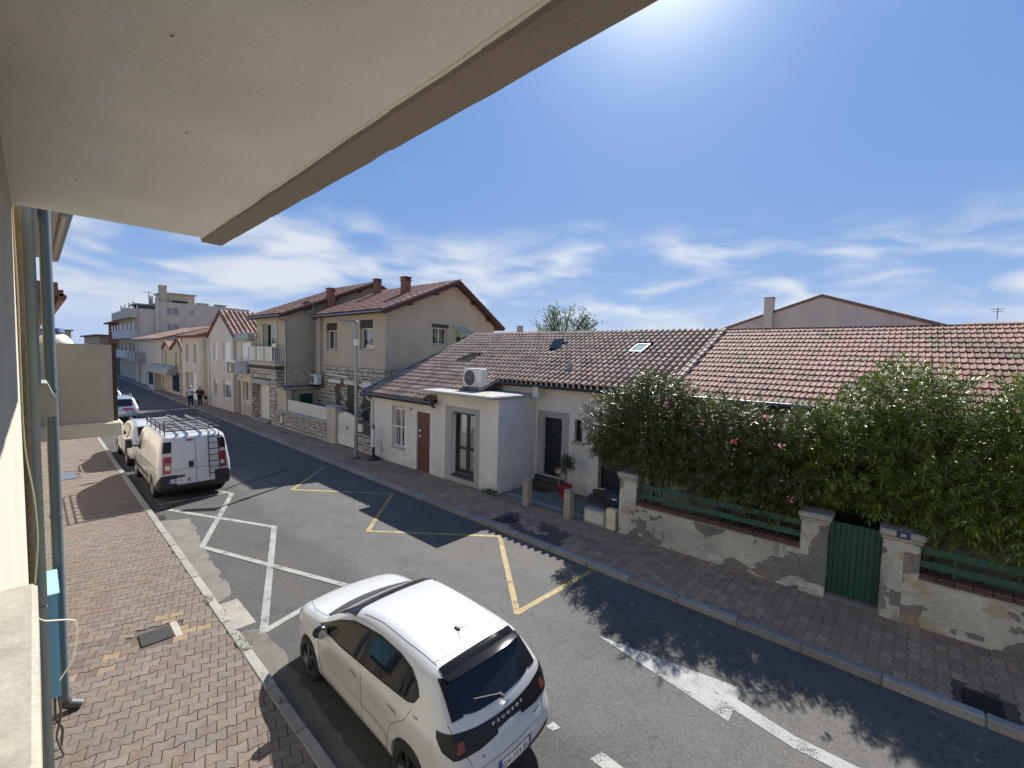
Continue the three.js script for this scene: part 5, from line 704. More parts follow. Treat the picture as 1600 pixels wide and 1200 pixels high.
{ // ---------------- stone front wall with cream picket fence and gate
  const W = thing('fence_wall', 'low rubble wall topped by cream picket fence', 'wall', [0.1, 0, -24.3], { frame: 'R' });
  part('wall', [box(0.0, 0.25, 0, 1.02, -27.7, -21.35)], M.mortar, W); stones(W, rubble(-27.7, -21.35, 0.1, 1.02, [[-27.1, -26.85, 0.35, 0.8]], 0.19, 31, faceX(0.0))); part('coping', bbox(-0.05, 0.3, 1.02, 1.1, -27.7, -21.35, 0.012), M.grey, W); part('hatch', box(-0.03, 0.01, 0.36, 0.8, -27.1, -26.86), M.whitePaint, W); part('pier', [bbox(0.02, 0.35, 1.1, 2.1, -27.7, -26.4, 0.02), box(-0.02, 0.3, 2.1, 2.3, -27.7, -26.35)], M.sand, W);
  const fence = part('fence', [box(0.14, 0.17, 1.2, 1.28, -26.35, -21.35), box(0.14, 0.17, 1.62, 1.70, -26.35, -21.35)], M.pvc, W); for (let i = 0; i < 38; i++) part('picket', box(0.10, 0.135, 1.13, 1.78, -26.33 + i * 0.131, -26.242 + i * 0.131), M.pvc, fence);
  part('pillar', bbox(-0.03, 0.32, 0, 1.85, -21.35, -20.5, 0.015), M.sand, W, 'rendered gate pillar'); part('pillar_cap', bbox(-0.07, 0.36, 1.85, 1.95, -21.38, -20.46, 0.015), M.grey, W); part('pillar', bbox(0.0, 0.3, 0, 1.6, -18.75, -18.45, 0.015), M.sand, W); part('wall', box(0.02, 0.28, 0, 1.5, -18.45, -17.4), M.mortar, W); stones(W, rubble(-18.45, -17.35, 0.1, 0.95, [], 0.2, 33, faceX(0.02))); part('letterbox', bbox(-0.1, 0.02, 1.05, 1.38, -18.25, -17.95, 0.01), M.pvc, W); part('lean_to', [bar([0.0, 1.9, -18.3], [1.6, 2.5, -18.3], 0.05, 0.06), box(0, 0.05, 1.4, 2.0, -17.45, -17.4)], M.zinc, W);
  const G = thing('picket_gate', 'cream double gate with arched top beside the lamp post', 'gate', [0.15, 0, -19.6], { frame: 'R' });
  for (let i = 0; i < 14; i++) { const z = -20.47 + i * 0.1215, t = (i + 0.5) / 14 * 2 - 1, top = 1.55 + 0.2 * (1 - t * t); part('slat', box(0.1, 0.135, 0.62, top, z, z + 0.088), M.pvc, G); } part('lower_panel', [box(0.09, 0.13, 0.16, 0.62, -20.47, -19.64), box(0.09, 0.13, 0.16, 0.62, -19.61, -18.78)], M.pvc, G); part('rail', [box(0.135, 0.165, 0.6, 0.68, -20.47, -18.78), box(0.135, 0.165, 1.35, 1.43, -20.47, -18.78)], M.pvc, G); part('handle', [box(0.06, 0.1, 0.95, 1.1, -19.6, -19.56), cyl([0.05, 1.05, -19.58], [0.05, 1.05, -19.46], 0.01)], M.iron, G);
}
{ // ---------------- street lamp
  const L = thing('street_lamp', 'tall grey street lamp by the cream picket gate', 'street lamp', [-0.72, 0.12, -17.3], { frame: 'R' }), x = -0.72, z = -17.3;
  part('pole', [cyl([x, 0.1, z], [x, 1.1, z], 0.085, 0.08, 14), cyl([x, 1.1, z], [x, 5.82, z], 0.065, 0.055, 14)], M.galv, L); part('collar', [cyl([x, 4.86, z], [x, 5.12, z], 0.085, 0.085, 14), cyl([x, 4.98, z], [x - 0.1, 4.98, z], 0.05, 0.05, 10)], M.whiteMetal, L); part('base_plate', bbox(x - 0.16, x + 0.16, 0.115, 0.145, z - 0.16, z + 0.16, 0.005), M.iron, L);
  { const g = bbox(-0.05, 0.85, -0.03, 0.03, -0.12, 0.12, 0.02), p = g.attributes.position; for (let i = 0; i < p.count; i++) { const t = clamp(p.getX(i) / 0.85); p.setY(i, p.getY(i) * (1.5 - t) + 0.06 * t); p.setZ(i, p.getZ(i) * (1.1 - 0.2 * t)); } g.rotateY(2.45); g.translate(x, 5.84, z); part('lamp_head', g, M.galv, L); }
}
{ // ---------------- gabled house with the shop lamp
  const H = thing('gable_house', 'cream house whose steep gable faces the street, white roller shutters', 'house', [3, 0, -38], { frame: 'R' });
  const z0 = -41.15, z1 = -35.2, zr = -38.0, e = 5.55, ry = 7.25;
  const ops = [[-39.85, -38.95, 3.68, 5.0], [-37.55, -35.9, 3.72, 5.06], [-39.95, -39.1, 0.95, 2.25], [-37.65, -35.95, 0.98, 2.3]];
  part('wall', wallX(0, 0.25, [[z0, 0], [z1, 0], [z1, e], [zr, ry], [z0, e]], ops.map((o) => rect(...o))), M.ivory, H); part('side_wall', [wallZ(z1, 0.25, [[0.25, 0], [7, 0], [7, e], [0.25, e]]), wallZ(z0 + 0.25, 0.25, [[0.25, 0], [7, 0], [7, e], [0.25, e]])], M.ivory, H); part('rear_wall', wallX(7, 0.2, [[z0, 0], [z1, 0], [z1, e], [zr, ry], [z0, e]]), M.ivory, H);
  ops.forEach(([a, b, c, d], i) => winX(H, 0, a, b, c, d, { blind: i < 2 ? 0.97 : 0.25, deep: 0.12, one: b - a < 1, sill: M.whitePaint }));
  const roof = part('roof', wallX(-0.15, 7.4, [[z0 - 0.2, e - 0.05], [zr, ry + 0.05], [z1 + 0.3, e - 0.1], [z1 + 0.3, e - 0.2], [zr, ry - 0.05], [z0 - 0.2, e - 0.15]]), M.brick, H);
  tileSlope(roof, 'tile', [-0.15, e - 0.06, z1 + 0.3], [0, ry - e + 0.14, zr - z1 - 0.3], [7.4, 0, 0], () => TS.pale, { seed: 61, most: 40, w: 0.3, e: 0.42, kx: 1.4 }); tileSlope(roof, 'tile', [-0.15, e - 0.02, z0 - 0.2], [0, ry - e + 0.1, zr - z0 + 0.2], [7.4, 0, 0], () => TS.pale, { seed: 62, most: 0, w: 0.3, e: 0.42, kx: 1.4 }); ridgeTiles(roof, [-0.15, ry + 0.1, zr], [7.2, ry + 0.1, zr], 0.12, TS.pale);
  part('downpipe', [cyl([-0.06, 0.12, z0 + 0.15], [-0.06, 5.3, z0 + 0.15], 0.045), cyl([-0.06, 0.12, z1 - 0.05], [-0.06, 5.5, z1 - 0.05], 0.045)], M.whitePaint, H);
  const K = thing('flat_house', 'narrow flat-fronted house with white shutter and open wooden door frame', 'house', [3, 0, -33.6], { frame: 'R' }); const kz0 = -35.15, kz1 = -32.2, kv = 0.15;
  part('wall', wallX(kv, 0.25, rect(kz0, kz1, 0, 5.2), [rect(-34.2, -32.35, 3.1, 5.0), rect(-35.0, -34.35, 0.1, 2.4), rect(-34.0, -32.7, 1.06, 2.4)]), M.ivory, K); part('side_wall', box(kv + 0.25, 7, 0, 5.2, kz1 - 0.2, kz1), M.ivory, K); part('parapet', [bbox(-0.05, 0.4, 5.2, 5.65, kz0, kz1, 0.02), box(-0.15, 0.3, 5.12, 5.2, kz0, kz1)], M.grey, K); part('roof', box(0.4, 7, 5.2, 5.3, kz0, kz1), M.concrete, K);
  winX(K, kv, -34.2, -32.35, 3.1, 5.0, { blind: 0.97, deep: 0.1, nosill: true }); winX(K, kv, -34.0, -32.7, 1.06, 2.4, { deep: 0.16, sill: M.whitePaint }); part('door', box(0.3, 0.34, 0.1, 2.4, -35.0, -34.35), std([0.28, 0.21, 0.13], 0.7, { map: T.wood }), K); part('apron', box(kv - 0.02, kv, 0.1, 1.0, -34.1, -32.6), M.sand, K);
  const S = thing('hanging_sign', 'black box sign with a pale lamp emblem above the narrow door', 'sign', [-0.4, 3, -33], { frame: 'R' }); part('sign_box', bbox(-0.75, -0.05, 2.95, 3.75, -34.0, -32.4, 0.02), std([0.62, 0.60, 0.56], 0.6), S); part('sign_face', box(-0.765, -0.748, 3.0, 3.68, -33.95, -32.45), std([0.02, 0.018, 0.016], 0.4), S); part('emblem', (() => { const g = new THREE.LatheGeometry([[0, 0], [0.09, 0], [0.07, 0.06], [0.13, 0.14], [0.13, 0.24], [0.05, 0.32], [0.1, 0.38], [0.06, 0.48], [0, 0.52]].map((p) => new THREE.Vector2(...p)), 14); g.scale(0.15, 1, 1.2); g.translate(-0.772, 3.08, -33.3); return g; })(), M.whitePaint, S); part('brow', box(-0.8, 0.0, 3.75, 3.83, -34.1, -32.3), M.whitePaint, S); part('bracket', [bar([-0.4, 2.95, -33.9], [0.15, 2.6, -33.9], 0.03, 0.03)], M.iron, S);
}
{ // ---------------- the narrow houses past the alley
  const H = thing('alley_house', 'tall cream house past the alley with red tiled eaves', 'house', [3, 0, -46.6], { frame: 'R' }); const z0 = -49.4, z1 = -43.85, e = 5.5;
  const ops = [[-48.15, -47.3, 3.42, 4.9], [-45.6, -44.75, 3.45, 4.9], [-48.3, -46.9, 0.1, 2.45], [-46.6, -44.8, 0.1, 2.45]]; part('wall', wallX(0, 0.25, rect(z0, z1, 0, e), ops.map((o) => rect(...o))), M.ivory, H); part('side_wall', wallZ(z1, 0.25, [[0.25, 0], [8, 0], [8, e], [4, e + 1.3], [0.25, e]]), M.beige, H); part('rear_wall', box(7.8, 8, 0, e, z0, z1 - 0.3), M.ivory, H);
  winX(H, 0, ...ops[0], { one: true, frame: M.sand, blind: 0.95, blindMat: M.beige }); winX(H, 0, ...ops[1], { one: true, frame: M.sand, blind: 0.95, blindMat: M.beige }); part('garage_door', box(0.16, 0.2, 0.1, 2.45, -46.6, -44.8), M.whitePaint, H); part('door', box(0.16, 0.2, 0.1, 2.45, -48.3, -46.9), M.grey, H); part('lintel', box(-0.06, 0, 2.45, 2.85, -48.3, -44.8), M.ivory, H);
  part('roof', [wallZ(z1 + 0.3, 6.1, [[-0.4, e], [4, e + 1.5], [8.4, e], [8.4, e - 0.12], [4, e + 1.35], [-0.4, e - 0.12]])], M.terracotta, H); tileSlope(H, 'tile', [-0.4, e + 0.01, z1 + 0.3], [4.4, 1.5, 0], [0, 0, -6.1], () => TS.russet, { seed: 71, most: 0, w: 0.3, e: 0.45, kx: 1.4 }); part('notice', [cyl([1.2, 1.75, z1 + 0.005], [1.2, 1.75, z1 + 0.02], 0.2, 0.2, 18), box(1.05, 1.4, 0.95, 1.15, z1 + 0.003, z1 + 0.015)], M.whitePaint, H, 'round white sign on the alley wall');
  const Y = thing('yellow_house', 'pale yellow house with twin small gables and shop below', 'house', [3, 0, -53.6], { frame: 'R' }); const y0 = -57.7, y1 = -49.6;
  part('wall', wallX(0.1, 0.25, [[y0, 0], [y1, 0], [y1, 4.4], [-51.2, 5.35], [-53.9, 4.5], [-55.8, 5.1], [y0, 4.5]], [rect(-52.6, -51.8, 2.6, 4.2), rect(-50.9, -50.2, 2.6, 4.2), rect(-56.8, -56.0, 3.0, 4.1)]), M.yellowish, Y); for (const [a, b, c, d] of [[-52.6, -51.8, 2.6, 4.2], [-50.9, -50.2, 2.6, 4.2], [-56.8, -56.0, 3.0, 4.1]]) winX(Y, 0.1, a, b, c, d, { one: true, blind: 0.9, blindMat: M.beige }); part('roof', [wallX(-0.1, 7, [[y1 + 0.1, 4.35], [-51.2, 5.45], [-54.0, 4.5], [-54.0, 4.4], [-51.2, 5.3], [y1 + 0.1, 4.25]]), wallX(-0.1, 7, [[-53.9, 4.45], [-55.8, 5.2], [y0, 4.5], [y0, 4.4], [-55.8, 5.08], [-53.9, 4.3]])], M.terracotta, Y); for (const [za, ya, zb, yb] of [[y1 + 0.1, 4.37, -51.2, 5.47]]) tileSlope(Y, 'tile', [-0.1, ya, za], [0, yb - ya, zb - za], [6, 0, 0], () => TS.pale, { seed: 72, most: 0, w: 0.3, e: 0.45, kx: 1.4 });
  part('shop_front', box(0.0, 0.1, 0.1, 2.3, -56.0, -50.2), M.sand, Y); part('shop_window', [box(-0.03, 0.0, 0.4, 2.2, -53.2, -50.6)], M.glass, Y);
  const A = thing('shop_awning', 'rounded grey shop awning over the pavement kiosk', 'awning', [-0.4, 2, -56.8], { frame: 'R' }); { const g = new THREE.CylinderGeometry(0.85, 0.85, 9.6, 14, 1, false, Math.PI, Math.PI / 2); g.rotateX(Math.PI / 2); g.translate(0.05, 1.95, -56.4); part('canopy', g, std([0.34, 0.33, 0.27], 0.8), A); } part('kiosk', [box(-0.6, 0.1, 0.1, 2.2, -61.2, -58.4)], std([0.42, 0.40, 0.36], 0.7), A); part('kiosk_window', box(-0.62, -0.6, 0.6, 2.1, -60.9, -58.7), M.glass, A);
  const Q = thing('corner_house', 'white house before the apartment block with small grey balcony', 'house', [3, 0, -66], { frame: 'R' }); part('wall', wallX(0, 0.25, rect(-72.5, -57.9, 0, 5.4), [rect(-71.5, -70.4, 3.1, 5.0), rect(-70.8, -69.6, 0.1, 2.4), rect(-66, -64.5, 0.1, 2.5)]), M.ivory, Q); part('side_wall', wallZ(-57.9, 0.25, [[0.25, 0], [8, 0], [8, 5.4], [0.25, 5.4]]), M.ivory, Q); winX(Q, 0, -71.5, -70.4, 3.1, 5.0, { one: true }); part('garage_door', box(0.15, 0.2, 0.1, 2.5, -66, -64.5), M.whitePaint, Q); part('door', box(0.15, 0.2, 0.1, 2.4, -70.8, -69.6), M.woodDark, Q); part('balcony', [box(-0.9, 0, 2.75, 2.9, -72.3, -66.5), box(-0.9, -0.85, 2.9, 3.8, -72.3, -66.5), box(-0.9, 0, 2.9, 3.8, -66.55, -66.5)], M.grey, Q); part('roof', wallZ(-57.6, 15, [[-0.4, 5.35], [5, 7.0], [9, 5.35], [9, 5.25], [5, 6.9], [-0.4, 5.25]]), M.terracotta, Q); tileSlope(Q, 'tile', [-0.4, 5.37, -57.6], [5.4, 1.65, 0], [0, 0, -15], () => TS.pale, { seed: 73, most: 0, w: 0.4, e: 0.6, kx: 1.9 }); part('gutter', gutter(-0.45, 5.3, -72.5, -57.7), M.zinc, Q);
}
{ // ---------------- apartment block
  const H = thing('apartment_block', 'five-storey grey apartment block with balconies closing the street', 'building', [7, 0, -82], { frame: 'R' }); const z1 = -75, z0 = -90;
  part('wall', wallZ(z1, 0.3, [[0.9, 0], [13.8, 0], [13.8, 10.45], [7.6, 10.62], [2.8, 10.62], [2.8, 9.5], [0.9, 9.5]], [rect(3.7, 5.0, 9.05, 9.95), rect(3.7, 5.0, 6.85, 7.7), rect(6.3, 6.75, 9.2, 9.8), rect(6.3, 6.75, 6.95, 7.6)]), M.pinkish, H); part('street_wall', box(0.6, 0.9, 0, 9.5, z0, z1), M.sand, H); part('rear_wall', box(13.5, 13.8, 0, 10.4, z0, z1 - 0.3), M.pinkish, H); part('far_wall', box(0.9, 13.5, 0, 10.4, z0, z0 + 0.3), M.pinkish, H); part('roof', box(2.8, 13.8, 10.4, 10.5, z0, z1 - 0.3), M.concrete, H);
  winZ(H, z1, 3.7, 5.0, 9.05, 9.95); winZ(H, z1, 3.7, 5.0, 6.85, 7.7); winZ(H, z1, 6.3, 6.75, 9.2, 9.8); winZ(H, z1, 6.3, 6.75, 6.95, 7.6); part('flue', box(2.45, 2.8, 0, 11.0, z1, z1 + 0.25), M.ivory, H);
  for (const y of [2.9, 5.6, 8.3]) { part('balcony', [box(-0.2, 0.6, y, y + 0.18, z0, z1 + 0.1), box(-0.2, -0.1, y + 0.18, y + 1.1, z0, z1 + 0.1), box(-0.1, 0.6, y + 0.18, y + 1.1, z1, z1 + 0.1)], y > 8 ? M.pinkish : std([0.50, 0.50, 0.47], 0.6), H); for (const z of [-77, -80, -83.5, -87]) { const w = part('window', box(0.57, 0.6, y + 0.2, y + 2.2, z - 1.1, z), M.ivory, H); part('pane', box(0.55, 0.575, y + 0.3, y + 2.1, z - 1.0, z - 0.1), M.glass, w); } }
  part('penthouse', box(3.4, 7.0, 10.5, 11.8, -80, -75.6), M.yellowish, H); part('penthouse_roof', box(3.2, 7.2, 11.8, 11.95, -80.2, -75.4), M.concrete, H); part('penthouse_window', box(4.4, 6.2, 10.7, 10.95, -75.6, -75.58), M.dark, H); part('terrace_glazing', [box(0.7, 2.4, 9.5, 10.0, -79, -75.3)], M.glass, H); part('terrace_roof', box(0.4, 2.6, 10.0, 10.15, -80, -75.1), M.zinc, H); chimney(H, 3.4, -75.5, 10.5, 12.6, 0.8, 0.7, M.yellowish); chimney(H, 2.2, -76, 9.5, 11.1, 0.4, 0.4, M.pinkish); for (const x of [7.4, 9.6]) part('roof_vent', [box(x, x + 1.2, 10.6, 10.8, -76.6, -75.5), box(x - 0.15, x + 1.35, 10.8, 10.92, -76.7, -75.4)], M.grey, H); part('aerial', [cyl([2.0, 11.0, -76], [2.0, 11.9, -76], 0.03), cyl([1.4, 11.8, -76], [2.7, 11.7, -76], 0.025)], M.iron, H);
  const E = (name, label, x0, x1, za, zb, h, m, rm) => { const o = thing(name, label, 'building', [(x0 + x1) / 2, 0, za], { frame: 'R' }); part('wall', box(x0, x1, 0, h, zb, za), m, o); part('roof', box(x0 - 0.6, x1 + 0.4, h, h + 0.25, zb - 0.3, za + 0.3), rm, o); for (let y = 3.4; y < h - 1.2; y += 2.9) for (let z = za - 2; z > zb + 2; z -= 3) part('window', box(x0 - 0.02, x0, y, y + 1.5, z - 1, z), M.glass, o); part('shop_front', box(x0 - 0.05, x0, 0.2, 2.6, zb + 1, za - 1), M.woodDark, o); };
  E('far_building', 'dark red fronted building past the apartment block', 0.9, 8, -91, -104, 8.2, std([0.24, 0.08, 0.05], 0.9, { map: T.plaster }), M.terracotta); E('far_building', 'brown shopfront building where the street ends', -0.2, 8, -105, -130, 6.2, M.beige2, M.brick); E('far_building', 'distant tiled building across the end of the street', -9.5, -1.5, -140, -150, 7.6, M.beige, M.terracotta);
}

// ================================================================ behind the roofs
{
  const H = thing('gable_building', 'long pale gable rising behind the red tiled roof', 'building', [18, 0, -3.6], { frame: 'R' }); const v = 18, e = 6.35;
  part('wall', wallX(v, 6, [[-8.8, 0], [1.2, 0], [1.2, e], [-3.65, 8.1], [-8.8, e]]), M.pinkish, H); const n = 20; for (let i = 0; i < n; i++) for (const s of [-1, 1]) { const t0 = i / n, t1 = (i + 1.15) / n, zb = s < 0 ? -9.1 : 1.6; part('verge_tile', paint(cyl([v - 0.02, lerp(e - 0.08, 8.15, t0), lerp(zb, -3.65, t0)], [v - 0.02, lerp(e - 0.08, 8.15, t1) + 0.02, lerp(zb, -3.65, t1)], 0.085, 0.075, 8), 0.22 + 0.04 * (i % 3), 0.17, 0.13), M.tileVC, H); }
  part('roof', [wallX(v - 0.05, 6.2, [[-9.1, e - 0.1], [-3.65, 8.1], [1.6, e - 0.1], [1.6, e - 0.02], [-3.65, 8.18], [-9.1, e - 0.02]])], M.terracotta, H); part('chimney', bbox(v - 0.3, v + 0.2, 5.5, 8.15, -6.27, -5.83, 0.02), M.pinkish, H); part('chimney_top', box(v - 0.33, v + 0.23, 8.15, 8.2, -6.3, -5.8), M.grey, H);
  const far = (name, label, x, z0, z1, h, rh) => { const o = thing(name, label, 'house', [x, 0, (z0 + z1) / 2], { frame: 'R' }); part('wall', box(x, x + 8, 0, h, z0, z1), M.ivory, o); part('roof', wallZ(z1 + 0.3, z1 - z0 + 0.6, [[x - 0.4, h], [x + 4, h + rh], [x + 8.4, h]]), M.terracotta, o); chimney(o, x + 2, (z0 + z1) / 2 + 1.2, h, h + rh + 0.5, 0.7, 0.7, M.pinkish); return o; };
  far('distant_house', 'distant tiled house seen over the white roof beside beige eaves', 40, -51, -41.5, 7.0, 1.5); const f2 = far('distant_house', 'distant tiled roof with aerial at the right edge', 40, 3.8, 12, 7.4, 1.0); part('aerial', [cyl([41, 8.4, 5.0], [41, 9.3, 5.0], 0.025), cyl([41, 9.2, 4.6], [41, 9.2, 5.4], 0.02), cyl([41, 9.0, 4.7], [41, 9.0, 5.3], 0.02)], M.iron, f2);
  // spring tree behind the ridge: limbs and sparse tufts
  const Tt = thing('spring_tree', 'sparse young-leaved tree rising behind the curved-tile ridge', 'tree', [30, 0, -28.5], { frame: 'R' }), bark = std([0.13, 0.10, 0.075], 0.9, { map: T.wood }), r = rng(88), tips = []; part('trunk', tube([[30, 0, -28.5], [30, 3, -28.6], [30, 5.0, -28.5]], 0.22, 8), bark, Tt);
  const limbs = []; for (let i = 0; i < 44; i++) { const a = r() * 6.28, sp = 4.3 * Math.sqrt(r()), top = 10.3 - 0.13 * sp * sp - 0.9 * r() + (i % 7 === 0 ? 0.3 : 0), e = [30 + 2.2 * Math.cos(a), top, -28.5 + sp * Math.sin(a)]; limbs.push(tube([[30, 4.6 + r(), -28.5], [lerp(30, e[0], 0.45), lerp(5, e[1], 0.55), lerp(-28.5, e[2], 0.5)], e], 0.04, 5, 8)); for (let k = 0; k < 5; k++) { const t = 0.62 + 0.38 * k / 4; tips.push([lerp(30, e[0], t), lerp(4.8, e[1], t), lerp(-28.5, e[2], t), 0.42, 0.42, 0.42]); } } part('limbs', limbs, bark, Tt);
  foliage(Tt, tips, 900, 5, [[0.17, 0.22, 0.06], [0.14, 0.18, 0.06], [0.21, 0.25, 0.09]], { seed: 5, l: 0.22, w: 0.055, tl: 0.25, deep: 0.9, mat: leafMat(0.6) });
  const palm = thing('palm_tree', 'palm crown just showing over the roof ridge', 'palm tree', [30, 0, -14.2], { frame: 'R' }); part('trunk', cyl([30, 0, -14.2], [30, 7.0, -14.2], 0.25, 0.18, 10), bark, palm); for (let i = 0; i < 13; i++) { const a = i * 0.483 + 0.2, R = 1.5, gs = []; for (let k = 0; k < 10; k++) { const t = (k + 1) / 10, px = 30 + R * t * Math.cos(a), pz = -14.2 + R * t * Math.sin(a), py = 7.0 + 1.0 * t - 1.2 * t * t; for (const s of [-1, 1]) gs.push(cyl([px, py, pz], [px - s * Math.sin(a) * 0.3 * (1.1 - t) + 0.15 * Math.cos(a), py - 0.18, pz + s * Math.cos(a) * 0.3 * (1.1 - t) + 0.15 * Math.sin(a)], 0.02, 0.003, 4)); } part('frond', gs, std([0.05, 0.075, 0.03], 0.6), palm); }
  part('crown_heart', cyl([30, 6.9, -14.2], [30, 7.3, -14.2], 0.2, 0.1, 8), bark, palm);
}

// ================================================================ vehicles: bodies as smooth solids
const smax = (a, b, k) => { const h = Math.max(k - Math.abs(a - b), 0) / k; return Math.max(a, b) + h * h * k * 0.25; };
const smin = (a, b, k) => -smax(-a, -b, k);
function polyDist(pts, x, y) { let d = 1e9, s = 1; for (let i = 0, j = pts.length - 1; i < pts.length; j = i++) { const [ax, ay] = pts[i], [bx, by] = pts[j], ex = bx - ax, ey = by - ay, wx = x - ax, wy = y - ay, t = clamp((wx * ex + wy * ey) / (ex * ex + ey * ey)), dx = wx - ex * t, dy = wy - ey * t; d = Math.min(d, dx * dx + dy * dy); const c1 = y >= ay, c2 = y < by, c3 = ex * wy > ey * wx; if ((c1 && c2 && c3) || (!c1 && !c2 && !c3)) s = -s; } return s * Math.sqrt(d); }
const interp = (tab, x) => { if (x <= tab[0][0]) return tab[0][1]; for (let i = 1; i < tab.length; i++) if (x <= tab[i][0]) { const a = tab[Math.max(0, i - 2)], b = tab[i - 1], c = tab[i], d = tab[Math.min(tab.length - 1, i + 1)], t = (x - b[0]) / (c[0] - b[0]), w = c[0] - b[0], m0 = i - 2 >= 0 ? (c[1] - a[1]) / (c[0] - a[0]) * w : (c[1] - b[1]), m1 = i + 1 < tab.length ? (d[1] - b[1]) / (d[0] - b[0]) * w : (c[1] - b[1]), t2 = t * t, t3 = t2 * t; return (2 * t3 - 3 * t2 + 1) * b[1] + (t3 - 2 * t2 + t) * m0 + (-2 * t3 + 3 * t2) * c[1] + (t3 - t2) * m1; } return tab[tab.length - 1][1]; };
function smoothPoly(pts, n) { const out = []; const c = new THREE.CatmullRomCurve3(pts.map(([x, y]) => V3(x, y, 0)), true, 'centripetal'); for (const p of c.getPoints(n)) out.push([p.x, p.y]); out.pop(); return out; }
// naive surface nets over the half x >= 0, vertices pulled on to the surface, then mirrored
function netMesh(sdf, lo, hi, cell, mirror = true) {
  const n = [0, 1, 2].map((i) => Math.ceil((hi[i] - lo[i]) / cell) + 1), [nx, ny, nz] = n, F = new Float32Array(nx * ny * nz), id = (i, j, k) => (k * ny + j) * nx + i, P = (i, j, k) => [lo[0] + i * cell, lo[1] + j * cell, lo[2] + k * cell];
  for (let k = 0; k < nz; k++) for (let j = 0; j < ny; j++) for (let i = 0; i < nx; i++) F[id(i, j, k)] = sdf(lo[0] + i * cell, lo[1] + j * cell, lo[2] + k * cell);
  const vi = new Int32Array(nx * ny * nz).fill(-1), pos = [], nor = [], idx = [], e = 0.004;
  const grad = (x, y, z) => { const g = V3(sdf(x + e, y, z) - sdf(x - e, y, z), sdf(x, y + e, z) - sdf(x, y - e, z), sdf(x, y, z + e) - sdf(x, y, z - e)); const l = g.length() / (2 * e) || 1; g.normalize(); g.l = l; return g; };
  for (let k = 0; k < nz - 1; k++) for (let j = 0; j < ny - 1; j++) for (let i = 0; i < nx - 1; i++) {
    const c = []; let neg = 0; for (let q = 0; q < 8; q++) { const f = F[id(i + (q & 1), j + ((q >> 1) & 1), k + (q >> 2))]; c.push(f); if (f < 0) neg++; } if (!neg || neg === 8) continue;
    let sx = 0, sy = 0, sz = 0, m = 0; for (let a = 0; a < 8; a++) for (const bit of [1, 2, 4]) { if (a & bit) continue; const b = a | bit; if ((c[a] < 0) === (c[b] < 0)) continue; const t = c[a] / (c[a] - c[b]); sx += (a & 1) + (bit === 1 ? t : 0); sy += ((a >> 1) & 1) + (bit === 2 ? t : 0); sz += (a >> 2) + (bit === 4 ? t : 0); m++; }
    let [x, y, z] = P(i + sx / m, j + sy / m, k + sz / m); for (let it = 0; it < 3; it++) { const f = sdf(x, y, z), g = grad(x, y, z), s = clamp(f / g.l, -cell * 0.5, cell * 0.5); if (!(mirror && i === 0)) x -= g.x * s; y -= g.y * s; z -= g.z * s; }
    if (mirror && i === 0) x = 0; const g = grad(x, y, z); if (mirror && i === 0) g.setX(0).normalize(); vi[id(i, j, k)] = pos.length / 3; pos.push(x, y, z); nor.push(g.x, g.y, g.z);
  }
  const quad = (a, b, c, d, flip) => { if (a < 0 || b < 0 || c < 0 || d < 0) return; if (flip) idx.push(a, c, b, a, d, c); else idx.push(a, b, c, a, c, d); };
  for (let k = 1; k < nz - 1; k++) for (let j = 1; j < ny - 1; j++) for (let i = 0; i < nx - 1; i++) { const f0 = F[id(i, j, k)] < 0; if ((F[id(i + 1, j, k)] < 0) !== f0) quad(vi[id(i, j - 1, k - 1)], vi[id(i, j, k - 1)], vi[id(i, j, k)], vi[id(i, j - 1, k)], !f0);
    if (i > 0) { if ((F[id(i, j + 1, k)] < 0) !== f0) quad(vi[id(i - 1, j, k - 1)], vi[id(i - 1, j, k)], vi[id(i, j, k)], vi[id(i, j, k - 1)], !f0); if ((F[id(i, j, k + 1)] < 0) !== f0) quad(vi[id(i - 1, j - 1, k)], vi[id(i, j - 1, k)], vi[id(i, j, k)], vi[id(i - 1, j, k)], !f0); } }
  if (mirror) { const nv = pos.length / 3, ni = idx.length; for (let v = 0; v < nv; v++) { pos.push(-pos[3 * v], pos[3 * v + 1], pos[3 * v + 2]); nor.push(-nor[3 * v], nor[3 * v + 1], nor[3 * v + 2]); } for (let t = 0; t < ni; t += 3) idx.push(idx[t] + nv, idx[t + 2] + nv, idx[t + 1] + nv); }
  const g = new THREE.BufferGeometry(); g.setAttribute('position', new THREE.Float32BufferAttribute(pos, 3)); g.setAttribute('normal', new THREE.Float32BufferAttribute(nor, 3)); g.setIndex(idx); return g;
}
// car coordinates: x across (+x is the car's right), y up, z from the rear bumper (0) to the nose (len)
function carBody(S) {
  const side = smoothPoly(S.side, 110), up = S.upper ? smoothPoly(S.upper, 90) : null;
  const sdf = (x, y, z) => {
    const ax = Math.abs(x), cF = (S.curveF || 0.16) * sstep(S.len * 0.45, S.len * 0.8, z), cR = (S.curveR || 0.13) * sstep(S.len * 0.4, S.len * 0.1, z);
    const zz = z + (cF - cR) * ax * ax;
    let w = interp(S.plan, z) - interp(S.tumble, y); if (S.shape) w += S.shape(y, z);
    let d = smax(polyDist(side, zz, y), ax - w, S.round || 0.12);
    for (const [az, r] of S.wheels) { const q = Math.hypot(z - az, y - S.wheelY) - r; d = smax(d, -Math.max(q, (S.track ?? 0.55) - ax), 0.02); }
    return d;
  };
  return sdf;
}
